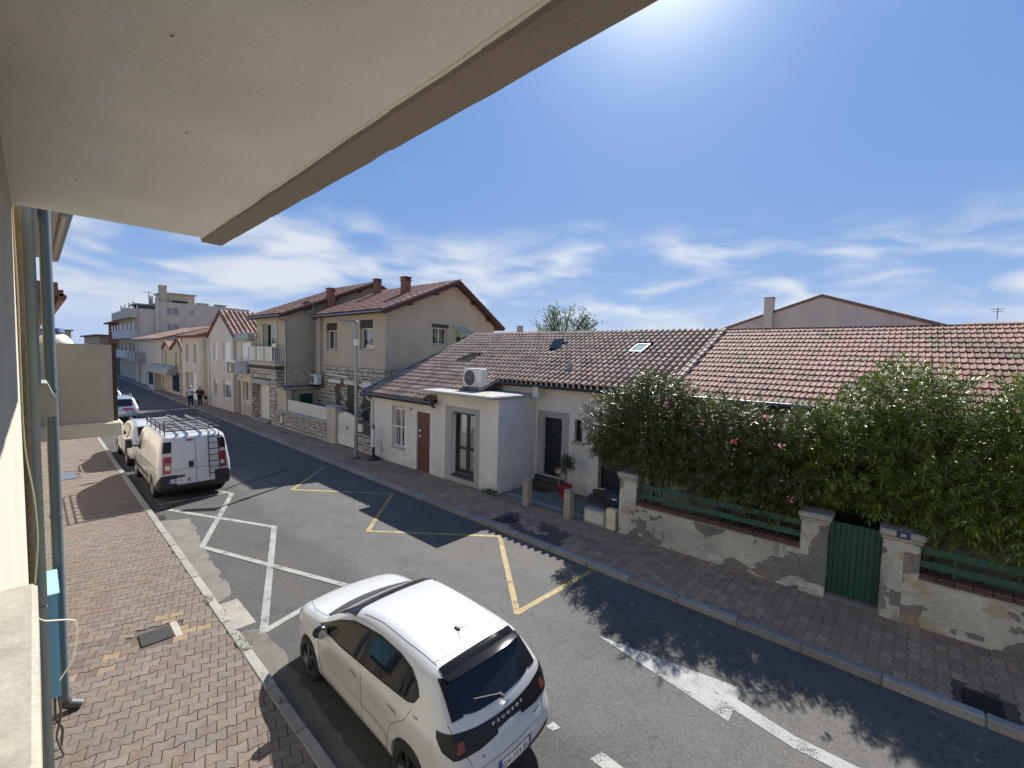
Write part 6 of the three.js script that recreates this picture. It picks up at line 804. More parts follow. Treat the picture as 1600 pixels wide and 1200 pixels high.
// a patch of trim or glass that lies on the body: outline columns in (u, v) of a plane, cast on to the surface along dir
function patch(sdf, o, U, Vv, dir, cols, rows, lo, hi, off = 0.004) { // lo(u), hi(u): v bounds; u in [cols[0], cols[1]], cols[2] steps
  const [u0, u1, n] = cols, pos = [], nor = [], uv = [], idx = [], p = V3(), D = V3(...dir).normalize(), e = 0.004;
  for (let i = 0; i <= n; i++) { const u = lerp(u0, u1, i / n), a = lo(u), b = hi(u); for (let j = 0; j <= rows; j++) { const v = lerp(a, b, j / rows); p.set(o[0] + U[0] * u + Vv[0] * v, o[1] + U[1] * u + Vv[1] * v, o[2] + U[2] * u + Vv[2] * v); let t = 0; for (let k = 0; k < 60; k++) { const f = sdf(p.x, p.y, p.z); if (Math.abs(f) < 0.0005 || t > 3) break; p.addScaledVector(D, f * 0.8); t += Math.abs(f) * 0.8; }
    const g = V3(sdf(p.x + e, p.y, p.z) - sdf(p.x - e, p.y, p.z), sdf(p.x, p.y + e, p.z) - sdf(p.x, p.y - e, p.z), sdf(p.x, p.y, p.z + e) - sdf(p.x, p.y, p.z - e)).normalize(); pos.push(p.x + g.x * off, p.y + g.y * off, p.z + g.z * off); nor.push(g.x, g.y, g.z); uv.push(i / n, j / rows); } }
  for (let i = 0; i < n; i++) for (let j = 0; j < rows; j++) { const a = i * (rows + 1) + j, b = a + 1, c = a + rows + 1, d = c + 1; idx.push(a, b, d, a, d, c); }
  { let s = 0; const A = V3(), B = V3(), C = V3(); for (let t = 0; t < idx.length; t += 3) { A.fromArray(pos, idx[t] * 3); B.fromArray(pos, idx[t + 1] * 3).sub(A); C.fromArray(pos, idx[t + 2] * 3).sub(A); B.cross(C); s += B.x * nor[idx[t] * 3] + B.y * nor[idx[t] * 3 + 1] + B.z * nor[idx[t] * 3 + 2]; } if (s < 0) for (let t = 0; t < idx.length; t += 3) { const q = idx[t + 1]; idx[t + 1] = idx[t + 2]; idx[t + 2] = q; } }
  const g = new THREE.BufferGeometry(); g.setAttribute('position', new THREE.Float32BufferAttribute(pos, 3)); g.setAttribute('normal', new THREE.Float32BufferAttribute(nor, 3)); g.setAttribute('uv', new THREE.Float32BufferAttribute(uv, 2)); g.setIndex(idx); g.userData.keepUV = true; return g;
}
const pl = (pts) => (u) => { if (u <= pts[0][0]) return pts[0][1]; for (let i = 1; i < pts.length; i++) if (u <= pts[i][0]) return lerp(pts[i - 1][1], pts[i][1], (u - pts[i - 1][0]) / (pts[i][0] - pts[i - 1][0] || 1)); return pts[pts.length - 1][1]; };
const sideP = (sdf, s, cols, rows, lo, hi, off) => patch(sdf, [s * 1.3, 0, 0], [0, 0, 1], [0, 1, 0], [-s, 0, 0], cols, rows, lo, hi, off);
const rearP = (sdf, cols, rows, lo, hi, off) => patch(sdf, [0, 0, -0.6], [1, 0, 0], [0, 1, 0], [0, 0, 1], cols, rows, lo, hi, off);
const topP = (sdf, cols, rows, lo, hi, off) => patch(sdf, [0, 2.4, 0], [1, 0, 0], [0, 0, 1], [0, -1, 0], cols, rows, lo, hi, off);
// a thin line (panel gap) that follows the body: points in a plane cast on to it
function seam(sdf, pts, o, U, Vv, dir, r = 0.0035) { const out = [], D = V3(...dir).normalize(); const seg = []; for (let i = 0; i + 1 < pts.length; i++) { const n = Math.max(2, Math.ceil(Math.hypot(pts[i + 1][0] - pts[i][0], pts[i + 1][1] - pts[i][1]) / 0.05)); for (let k = 0; k < n; k++) seg.push([lerp(pts[i][0], pts[i + 1][0], k / n), lerp(pts[i][1], pts[i + 1][1], k / n)]); } seg.push(pts[pts.length - 1]); for (const [u, v] of seg) { const p = V3(o[0] + U[0] * u + Vv[0] * v, o[1] + U[1] * u + Vv[1] * v, o[2] + U[2] * u + Vv[2] * v); let t = 0; for (let k = 0; k < 60; k++) { const f = sdf(p.x, p.y, p.z); if (Math.abs(f) < 0.0005 || t > 3) break; p.addScaledVector(D, f * 0.8); t += Math.abs(f); } if (t < 3) out.push(p); } if (out.length < 2) return new THREE.BoxGeometry(0.001, 0.001, 0.001); return new THREE.TubeGeometry(new THREE.CatmullRomCurve3(out, false, 'catmullrom', 0.2), out.length * 2, r, 4); }
const sideS = (sdf, s, pts, r) => seam(sdf, pts, [s * 1.3, 0, 0], [0, 0, 1], [0, 1, 0], [-s, 0, 0], r), rearS = (sdf, pts, r) => seam(sdf, pts, [0, 0, -0.6], [1, 0, 0], [0, 1, 0], [0, 0, 1], r), topS = (sdf, pts, r) => seam(sdf, pts, [0, 2.4, 0], [1, 0, 0], [0, 0, 1], [0, -1, 0], r);
const CM = {
  white: phys([0.47, 0.48, 0.48], 0.35, { clearcoat: 0.9, clearcoatRoughness: 0.06 }), cream: phys([0.50, 0.505, 0.50], 0.38, { clearcoat: 0.8, clearcoatRoughness: 0.1 }), silver: phys([0.36, 0.38, 0.41], 0.35, { metalness: 0.35, clearcoat: 0.9, clearcoatRoughness: 0.08 }),
  gloss: phys([0.010, 0.010, 0.011], 0.28, { specularIntensity: 0.55 }), glass: phys([0.010, 0.012, 0.016], 0.04, { ior: 1.5, specularIntensity: 0.6 }), tint: phys([0.016, 0.019, 0.021], 0.04, { ior: 1.5, specularIntensity: 0.7 }), rubber: std([0.016, 0.016, 0.016], 0.85), plastic: std([0.022, 0.022, 0.023], 0.65), rim: std([0.10, 0.10, 0.105], 0.35, { metalness: 0.7 }), rimLight: std([0.38, 0.38, 0.39], 0.4, { metalness: 0.6 }), seam: std([0.05, 0.05, 0.05], 0.8), red: phys([0.26, 0.012, 0.014], 0.12, { clearcoat: 1 }), smoke: phys([0.07, 0.022, 0.020], 0.25, { specularIntensity: 0.6 }), amber: phys([0.17, 0.035, 0.024], 0.25, { specularIntensity: 0.6 }), clear: phys([0.55, 0.53, 0.5], 0.1, { clearcoat: 1 }), under: std([0.012, 0.012, 0.012], 0.9), chrome: std([0.45, 0.46, 0.48], 0.2, { metalness: 0.9 }),
};
function wheel(parent, x, y, z, r, w, spokes, rimMat) {
  const s = Math.sign(x), W = part('wheel', (() => { const g = new THREE.LatheGeometry([[r * 0.66, -w / 2], [r * 0.92, -w / 2], [r * 0.985, -w * 0.36], [r, -w * 0.15], [r, w * 0.15], [r * 0.985, w * 0.36], [r * 0.92, w / 2], [r * 0.66, w / 2]].map((p) => new THREE.Vector2(...p)), 36); g.rotateZ(Math.PI / 2); g.translate(x, y, z); return g; })(), CM.rubber, parent);
  const gs = [], xo = x + s * w * 0.36; { const g = new THREE.LatheGeometry([[r * 0.60, -0.03], [r * 0.67, 0.0], [r * 0.685, 0.03]].map((p) => new THREE.Vector2(...p)), 30); g.rotateZ(-s * Math.PI / 2); g.translate(xo, y, z); gs.push(g); } gs.push(cyl([xo - s * 0.02, y, z], [xo + s * 0.015, y, z], r * 0.17, r * 0.15, 16)); for (let i = 0; i < spokes; i++) { const a = i * 2 * Math.PI / spokes + 0.3, g = box(-0.012, 0.012, r * 0.12, r * 0.63, -r * 0.085, r * 0.085); g.rotateX(a); g.translate(xo, y, z); gs.push(g); } part('rim', gs, rimMat, W); part('brake_disc', cyl([x - s * 0.02, y, z], [x, y, z], r * 0.62, r * 0.62, 20), M.dark, W); return W;
}
function carThing(name, label, cat, x, z, turn = 0) { const o = thing(name, label, cat, [x, 0, z]); BASE.set(o, V3(0, 0, 0)); o.rotation.y = Math.PI + turn; return o; }  // +z of the car points away down the street; base: middle of the rear bumper on the road
function plate(parent, sdf, w, h, cx, cy, text, proj) {
  const t = canvasTex(512, 108, (c) => { c.fillStyle = '#d9d8d2'; c.fillRect(0, 0, 512, 108); c.fillStyle = '#24408c'; c.fillRect(0, 0, 46, 108); c.fillRect(466, 0, 46, 108); c.fillStyle = '#b5382f'; c.fillRect(470, 8, 38, 34); c.fillStyle = '#e8e6df'; c.font = 'bold 26px sans-serif'; c.textAlign = 'center'; c.fillText('F', 23, 96); c.fillText('34', 489, 92); c.fillStyle = '#141416'; c.font = 'bold 84px sans-serif'; c.textBaseline = 'middle'; c.fillText(text, 256, 58); });
  t.repeat.x = -1; t.wrapS = THREE.RepeatWrapping; const g = rearP(sdf, [cx - w / 2, cx + w / 2, 8], 2, () => cy - h / 2, () => cy + h / 2, 0.012); part('number_plate', g, std([1, 1, 1], 0.45, { map: t }), parent);
}
const badge = (parent, name, txt, sz, colr, g) => { const t = canvasTex(256, 64, (c) => { c.clearRect(0, 0, 256, 64); c.fillStyle = colr; c.font = 'bold 50px sans-serif'; c.textAlign = 'center'; c.textBaseline = 'middle'; c.fillText(txt, 128, 34, 250); }); part(name, g, std([1, 1, 1], 0.35, { map: t, transparent: true, alphaTest: 0.4 }), parent); return t; };

{ // ---------------- white hatchback by the near kerb
  const S = { len: 4.055, wheels: [[0.72, 0.335], [3.26, 0.335]], wheelY: 0.305, track: 0.56, round: 0.15, curveR: 0.16, curveF: 0.20,
    side: [[0.06, 0.22], [-0.05, 0.34], [-0.07, 0.52], [-0.01, 0.70], [0.07, 0.86], [0.15, 1.0], [0.36, 1.24], [0.50, 1.365], [0.75, 1.41], [1.2, 1.44], [1.65, 1.445], [2.05, 1.42], [2.38, 1.345], [2.75, 1.175], [3.02, 1.03], [3.15, 1.005], [3.45, 0.975], [3.78, 0.895], [3.98, 0.78], [4.065, 0.62], [4.05, 0.38], [3.98, 0.22], [3.2, 0.18], [1.0, 0.18]],
    plan: [[-0.2, 0.70], [0.0, 0.76], [0.25, 0.835], [0.7, 0.868], [1.3, 0.872], [2.2, 0.872], [2.9, 0.868], [3.4, 0.852], [3.75, 0.80], [3.95, 0.71], [4.1, 0.60]],
    tumble: [[0.15, 0.05], [0.32, 0.012], [0.5, 0.0], [0.62, 0.012], [0.80, 0.004], [0.90, 0.010], [0.96, 0.035], [1.15, 0.115], [1.35, 0.215], [1.5, 0.31]],
    shape: (y, z) => 0.022 * Math.exp(-(Math.pow((z - 0.72) / 0.42, 2))) * sstep(0.95, 0.6, y) + 0.018 * Math.exp(-(Math.pow((z - 3.26) / 0.42, 2))) * sstep(0.95, 0.6, y) - 0.020 * Math.exp(-Math.pow((y - 0.47 - 0.05 * (z - 2) / 1.2) / 0.09, 2)) * sstep(0.95, 1.35, z) * sstep(2.95, 2.6, z) - 0.05 * sstep(2.35, 3.0, z) * sstep(0.93, 1.05, y) * 0 };
  const sdf = carBody(S), C = carThing('white_hatchback', 'white five-door hatchback parked nearest, rear wiper and roof aerial', 'car', 3.31, -2.93); C.scale.setScalar(0.952);
  part('body', netMesh(sdf, [0, 0.1, -0.15], [1.0, 1.55, 4.2], 0.022), CM.white, C);
  part('underbody', box(-0.55, 0.55, 0.2, 0.62, 0.25, 3.8), CM.under, C);
  for (const s of [-1, 1]) {
    for (const z of [0.72, 3.26]) wheel(C, s * 0.765, 0.305, z, 0.312, 0.205, 5, CM.rim);
    // black window band and the glass on it
    const lo = pl([[0.66, 1.14], [0.70, 1.06], [0.80, 1.025], [1.4, 0.985], [2.3, 0.945], [2.96, 0.955]]), hi = pl([[0.66, 1.125], [0.74, 1.22], [0.90, 1.295], [1.15, 1.335], [1.6, 1.345], [1.95, 1.315], [2.2, 1.285], [2.5, 1.185], [2.8, 1.04], [2.96, 0.965]]);
    const band = part('window_frame', sideP(sdf, s, [0.66, 2.96, 46], 8, lo, hi, 0.004), CM.gloss, C), lo2 = (u) => lo(u) + 0.028, hi2 = (u) => Math.max(lo(u) + 0.03, hi(u) - 0.026);
    part('front_window', sideP(sdf, s, [1.80, 2.72, 22], 6, lo2, hi2, 0.007), CM.tint, band); part('rear_window', sideP(sdf, s, [0.95, 1.70, 18], 6, lo2, hi2, 0.007), CM.glass, band); part('quarter_window', sideP(sdf, s, [0.70, 0.90, 8], 5, (u) => lo(u) + 0.03, (u) => Math.max(lo(u) + 0.032, hi(u) - 0.035), 0.007), CM.glass, band);
    // panel gaps
    part('door_gap', [sideS(sdf, s, [[1.73, 0.93], [1.74, 0.6], [1.70, 0.32]]), sideS(sdf, s, [[0.72, 1.0], [0.80, 0.86], [1.06, 0.66], [1.12, 0.45], [1.12, 0.30]]), sideS(sdf, s, [[2.92, 0.90], [2.90, 0.6], [2.78, 0.32]]), sideS(sdf, s, [[1.12, 0.30], [1.7, 0.31], [2.78, 0.32]])], CM.seam, C);
    for (const [z, y] of [[1.86, 0.80], [0.97, 0.84]]) { const h = part('door_handle', sideP(sdf, s, [z - 0.02, z + 0.16, 8], 3, () => y - 0.018, () => y + 0.018, 0.018), CM.white, C); part('handle_cup', sideP(sdf, s, [z + 0.02, z + 0.12, 8], 4, (u) => y - 0.035 + 0.3 * Math.abs(u - z - 0.07) * 0.4, (u) => y + 0.03, 0.005), std([0.40, 0.40, 0.40], 0.5), h); }
    const mz = 2.72; const mir = part('mirror', (() => { const g = new THREE.SphereGeometry(0.1, 16, 12); g.scale(1.05, 0.75, 0.8); g.translate(s * 0.925, 1.0, mz); return g; })(), CM.gloss, C); part('mirror_arm', bar([s * 0.80, 0.93, mz + 0.05], [s * 0.93, 0.96, mz], 0.07, 0.05), CM.gloss, mir); part('mirror_glass', (() => { const g = new THREE.CircleGeometry(0.068, 14); g.rotateY(Math.PI); g.translate(s * 0.925, 1.0, mz - 0.0795); return g; })(), CM.chrome, mir);
    // tail lamps wrap the corner
    const D = [-s * 0.62, 0, 0.78], U = [s * 0.78, 0, 0.62], lamp = part('tail_lamp', patch(sdf, [s * 0.78, 0, -0.30], U, [0, 1, 0], D, [-0.26, 0.40, 22], 6, pl([[-0.26, 0.76], [-0.05, 0.735], [0.22, 0.745], [0.34, 0.83], [0.40, 0.93]]), pl([[-0.26, 0.90], [0.0, 0.915], [0.25, 0.955], [0.40, 0.985]]), 0.007), CM.gloss, C, 'smoked dark tail lamp'); for (let i = 0; i < 3; i++) part('lamp_strip', patch(sdf, [s * 0.78, 0, -0.30], U, [0, 1, 0], D, [-0.14 + i * 0.12, -0.05 + i * 0.12, 4], 4, () => 0.785, () => 0.875, 0.011), i === 0 ? CM.smoke : CM.amber, lamp);
    part('head_lamp', patch(sdf, [s * 0.9, 0, 4.3], [-s * 0.7, 0, 0.7], [0, 1, 0], [-s * 0.7, 0, -0.7], [-0.28, 0.12, 12], 4, pl([[-0.28, 0.70], [0.12, 0.66]]), pl([[-0.28, 0.80], [0.12, 0.74]]), 0.006), CM.clear, C);
  }
  // tailgate: glass, side blades, spoiler, light bar
  const bw = pl([[-0.66, 1.015], [-0.5, 0.995], [0, 0.985], [0.5, 0.995], [0.66, 1.015]]);
  const rw = part('rear_glass', rearP(sdf, [-0.63, 0.63, 30], 10, (u) => bw(u) + 0.02 + 0.10 * Math.pow(Math.abs(u) / 0.63, 6), (u) => 1.33 - 0.03 * Math.pow(Math.abs(u) / 0.6, 2) - 0.14 * Math.pow(Math.abs(u) / 0.63, 10), 0.006), CM.glass, C, 'dark tinted rear window');
  for (const s of [-1, 1]) part('rear_blade', patch(sdf, [s * 0.72, 0, -0.3], [s, 0, 0.2], [0, 1, 0], [-s * 0.15, 0, 1], [-0.12, 0.02, 6], 8, () => 1.03, () => 1.325, 0.0075), CM.gloss, C);
  part('spoiler', (() => { const g = topP(sdf, [-0.56, 0.56, 20], 4, () => 0.44, () => 0.60, 0.006); return [g, (() => { const pts = [], n = 18; const q = new THREE.BufferGeometry(), ps = [], ix = []; for (let i = 0; i <= n; i++) { const x = lerp(-0.57, 0.57, i / n), k = x * x * 0.16; ps.push(x, 1.372 - 0.05 * x * x, 0.62 + k, x, 1.352 - 0.05 * x * x, 0.36 + k, x, 1.325 - 0.05 * x * x, 0.37 + k, x, 1.30, 0.55 + k); } for (let i = 0; i < n; i++) for (let j = 0; j < 3; j++) { const a = i * 4 + j; ix.push(a, a + 4, a + 1, a + 1, a + 4, a + 5); } q.setAttribute('position', new THREE.Float32BufferAttribute(ps, 3)); q.setIndex(ix); q.computeVertexNormals(); return q; })()]; })(), phys([0.010, 0.010, 0.011], 0.06, { specularIntensity: 0.4 }), C, 'black roof spoiler');
  part('light_bar', rearP(sdf, [-0.60, 0.60, 24], 3, (u) => 0.805 - 0.03 * (Math.abs(u) / 0.6), (u) => 0.90 + 0.01 * (Math.abs(u) / 0.6), 0.012), CM.gloss, C, 'gloss black strip between the tail lamps');
  part('tailgate_gap', [rearS(sdf, [[-0.70, 1.02], [-0.66, 0.86], [-0.58, 0.7], [-0.55, 0.585], [0.55, 0.585], [0.58, 0.7], [0.66, 0.86], [0.70, 1.02]]), topS(sdf, [[-0.55, 0.70], [-0.3, 0.665], [0, 0.655], [0.3, 0.665], [0.55, 0.70]])], CM.seam, C); part('lower_bumper', rearP(sdf, [-0.66, 0.66, 20], 4, () => 0.22, (u) => 0.385 + 0.06 * Math.pow(Math.abs(u) / 0.66, 3), 0.006), CM.plastic, C);
  plate(C, sdf, 0.52, 0.11, 0, 0.47, 'GH-731-BL'); part('wiper', [bar([0.02, 1.035, 0.16], [0.36, 1.12, 0.24], 0.012, 0.014), cyl([0.02, 1.02, 0.12], [0.02, 1.03, 0.2], 0.02)], CM.plastic, C);
  const fixU = (g, fx) => { const uv = g.attributes.uv; for (let i = 0; i < uv.count; i++) uv.setX(i, fx ? 1 - uv.getX(i) : uv.getX(i)); return g; };
  badge(C, 'lettering', 'P E U G E O T', 0, '#b9bcc2', fixU(rearP(sdf, [-0.25, 0.25, 10], 2, () => 0.838, () => 0.884, 0.016), true));
  badge(C, 'badge', '208', 0, '#3b3d42', fixU(rearP(sdf, [0.36, 0.48, 6], 2, () => 0.655, () => 0.685, 0.006), true)); badge(C, 'badge', 'PureTech', 0, '#3b3d42', fixU(rearP(sdf, [-0.52, -0.36, 6], 2, () => 0.655, () => 0.69, 0.006), true));
  for (const s of [-1, 1]) badge(C, 'badge', 'STYLE', 0, '#26282c', fixU(sideP(sdf, s, [0.56, 0.70, 6], 2, () => 0.945, () => 0.975, 0.006), s > 0 ? false : true));
  part('emblem', (() => { const sh = shapeOf([[-0.03, -0.05], [-0.012, -0.05], [-0.015, -0.02], [0.0, -0.035], [0.018, -0.05], [0.03, -0.045], [0.012, -0.012], [0.02, 0.0], [0.045, -0.005], [0.045, 0.01], [0.02, 0.02], [0.035, 0.03], [0.03, 0.042], [0.01, 0.035], [0.012, 0.055], [-0.012, 0.062], [-0.03, 0.05], [-0.028, 0.03], [-0.015, 0.022], [-0.03, 0.0]]), g = new THREE.ExtrudeGeometry(sh, { depth: 0.006, bevelEnabled: false }); g.rotateX(-0.45); g.translate(0, 0.955, 0.085); return g; })(), CM.chrome, C);
  part('fuel_flap', sideS(sdf, -1, [[0.34, 0.76], [0.36, 0.84], [0.44, 0.87], [0.52, 0.85], [0.55, 0.76], [0.50, 0.66], [0.40, 0.66], [0.34, 0.76]], 0.003), CM.seam, C);
  // screen, bonnet, aerial
  part('windscreen', patch(sdf, [0, 2.4, 0], [1, 0, 0], [0, 0, 1], [0, -1, 0], [-0.66, 0.66, 28], 10, (u) => 2.30 - 0.16 * u * u, (u) => 3.05 - 0.30 * u * u, 0.005), CM.tint, C); part('cowl', topP(sdf, [-0.68, 0.68, 20], 3, (u) => 3.02 - 0.30 * u * u, (u) => 3.15 - 0.32 * u * u, 0.006), CM.plastic, C); part('bonnet_gap', [topS(sdf, [[-0.70, 2.98], [-0.72, 3.3], [-0.66, 3.6], [-0.56, 3.82], [0, 3.92], [0.56, 3.82], [0.66, 3.6], [0.72, 3.3], [0.70, 2.98]])], CM.seam, C);
  const an = part('aerial', (() => { const g = new THREE.SphereGeometry(0.045, 12, 8); g.scale(0.7, 0.5, 1.2); g.translate(0, 1.425, 0.95); return g; })(), CM.plastic, C); part('aerial_rod', cyl([0, 1.43, 0.94], [0, 1.56, 0.75], 0.005, 0.003, 6), CM.plastic, an);
  for (const s of [-1, 1]) part('roof_trim', topS(sdf, [[s * 0.545, 0.65], [s * 0.565, 1.2], [s * 0.565, 1.7], [s * 0.60, 2.1]], 0.004), CM.seam, C);
}
{ // ---------------- white panel van
  const S = { len: 4.78, wheels: [[0.95, 0.37], [4.05, 0.37]], wheelY: 0.33, track: 0.6, round: 0.12, curveR: 0.035, curveF: 0.16,
    side: [[0.10, 0.32], [0.0, 0.42], [0.0, 0.62], [0.03, 1.0], [0.08, 1.5], [0.13, 1.82], [0.22, 1.93], [0.5, 1.955], [1.5, 1.975], [2.7, 1.965], [3.2, 1.92], [3.45, 1.82], [3.9, 1.45], [4.2, 1.18], [4.45, 1.08], [4.68, 0.95], [4.77, 0.75], [4.77, 0.45], [4.68, 0.28], [3.5, 0.25], [1.5, 0.25]],
    plan: [[-0.2, 0.90], [0.05, 0.92], [0.3, 0.94], [1, 0.952], [3, 0.952], [3.8, 0.94], [4.3, 0.90], [4.6, 0.80], [4.85, 0.65]], tumble: [[0.2, 0.04], [0.45, 0.0], [1.0, 0.0], [1.2, 0.03], [1.6, 0.09], [1.9, 0.15], [2.1, 0.2]] };
  const sdf = carBody(S), C = carThing('panel_van', 'white panel van with black roof rack and rear door ladder', 'van', 3.28, -16.05);
  part('body', netMesh(sdf, [0, 0.15, -0.15], [1.1, 2.1, 4.95], 0.04), CM.cream, C); part('underbody', box(-0.6, 0.6, 0.22, 0.6, 0.2, 4.4), CM.under, C);
  for (const s of [-1, 1]) { for (const z of [0.95, 4.05]) wheel(C, s * 0.83, 0.33, z, 0.335, 0.22, 6, CM.rimLight);
    const lm = part('tail_lamp', patch(sdf, [s * 0.95, 0, -0.4], [s * 0.8, 0, 0.6], [0, 1, 0], [-s * 0.5, 0, 0.86], [-0.07, 0.10, 8], 8, () => 0.86, () => 1.36, 0.012), CM.red, C); part('reversing_lens', patch(sdf, [s * 0.95, 0, -0.4], [s * 0.8, 0, 0.6], [0, 1, 0], [-s * 0.5, 0, 0.86], [-0.05, 0.05, 5], 5, () => 0.96, () => 1.08, 0.016), CM.clear, lm); part('corner_glass', patch(sdf, [s * 0.95, 0, -0.4], [s * 0.8, 0, 0.6], [0, 1, 0], [-s * 0.5, 0, 0.86], [-0.06, 0.12, 8], 6, () => 1.46, () => 1.78, 0.01), CM.gloss, C);
    part('corner_bumper', patch(sdf, [s * 0.95, 0, -0.4], [s * 0.8, 0, 0.6], [0, 1, 0], [-s * 0.5, 0, 0.86], [-0.2, 0.4, 12], 5, () => 0.30, (u) => 0.80 - 0.35 * sstep(0.1, 0.4, u), 0.012), CM.plastic, C); part('cab_window', sideP(sdf, s, [3.0, 4.0, 16], 5, () => 1.12, pl([[3.0, 1.72], [3.45, 1.70], [4.0, 1.18]]), 0.006), CM.glass, C); part('door_gap', [sideS(sdf, s, [[2.9, 1.78], [2.9, 0.4]]), sideS(sdf, s, [[1.7, 1.78], [1.7, 0.4]]), sideS(sdf, s, [[0.3, 1.0], [2.9, 1.0]], 0.006)], CM.seam, C); part('mirror', (() => { const g = bbox(-0.1, 0.1, -0.16, 0.16, -0.06, 0.06, 0.04); g.translate(s * 1.12, 1.22, 3.95); return g; })(), CM.plastic, C); part('mirror_arm', bar([s * 0.9, 1.1, 4.0], [s * 1.05, 1.15, 3.96], 0.05, 0.05), CM.plastic, C); part('rub_strip', sideP(sdf, s, [1.4, 3.6, 16], 2, () => 0.52, () => 0.62, 0.01), CM.plastic, C); }
  part('rear_bumper', rearP(sdf, [-0.86, 0.86, 20], 4, () => 0.33, () => 0.50, 0.02), CM.plastic, C); part('door_gap', [rearS(sdf, [[0, 1.88], [0, 0.52]], 0.006), rearS(sdf, [[-0.80, 0.52], [-0.80, 1.7], [-0.72, 1.86], [0.72, 1.86], [0.80, 1.7], [0.80, 0.52]], 0.005), rearS(sdf, [[-0.78, 0.95], [0.78, 0.95]], 0.005)], CM.seam, C); part('brake_lamp', rearP(sdf, [0.05, 0.22, 4], 2, () => 1.77, () => 1.82, 0.014), CM.red, C);
  part('door_handle', rearP(sdf, [0.06, 0.18, 6], 4, () => 0.98, () => 1.16, 0.016), CM.plastic, C); part('pull_handle', rearP(sdf, [0.28, 0.48, 6], 2, () => 0.72, () => 0.78, 0.02), CM.plastic, C); plate(C, sdf, 0.52, 0.11, 0.42, 0.62, 'CW-723-TC');
  { const gs = [], zz = (y) => -0.05 + 0.10 * (y - 0.6) / 1.3; for (const x of [-0.62, -0.34]) gs.push(cyl([x, 0.62, -0.06], [x, 1.99, 0.1], 0.014, 0.014, 6)); const lad = part('ladder', gs, CM.plastic, C); for (let i = 0; i < 7; i++) { const t = (i + 0.5) / 7.3; part('rung', cyl([-0.62, lerp(0.62, 1.99, t), lerp(-0.06, 0.1, t)], [-0.34, lerp(0.62, 1.99, t), lerp(-0.06, 0.1, t)], 0.012, 0.012, 6), CM.plastic, lad); } }
  const rk = part('roof_rack', [...[-0.72, 0.72].flatMap((x) => [cyl([x, 2.10, 0.15], [x, 2.10, 3.3], 0.018), cyl([x, 2.25, 0.25], [x, 2.25, 3.1], 0.015), ...[0.2, 0.9, 1.6, 2.4, 3.1].map((z) => cyl([x, 1.95, z], [x, 2.25, z], 0.014))])], CM.plastic, C); for (let i = 0; i < 9; i++) part('cross_bar', box(-0.72, 0.72, 2.08, 2.11, 0.2 + i * 0.37, 0.25 + i * 0.37), i % 2 ? M.galv : CM.plastic, rk); part('ladder_bundle', [box(-0.4, -0.36, 2.12, 2.18, 0.2, 3.3), box(-0.05, -0.01, 2.12, 2.18, 0.2, 3.3), box(0.2, 0.24, 2.12, 2.17, 0.3, 3.3)], M.galv, rk); for (const z of [0.3, 3.2]) part('rack_hoop', [tube([[0.72, 2.1, z], [0.72, 2.34, z], [0.6, 2.38, z], [-0.6, 2.38, z], [-0.72, 2.34, z], [-0.72, 2.1, z]], 0.014, 6, 30)], CM.plastic, rk);
  part('windscreen', topP(sdf, [-0.72, 0.72, 16], 6, () => 3.35, () => 4.2, 0.006), CM.glass, C); badge(C, 'badge', 'trafic', 0, '#55585c', (() => { const g = rearP(sdf, [-0.75, -0.55, 5], 2, () => 1.03, () => 1.07, 0.006), uv = g.attributes.uv; for (let i = 0; i < uv.count; i++) uv.setX(i, 1 - uv.getX(i)); return g; })());
}
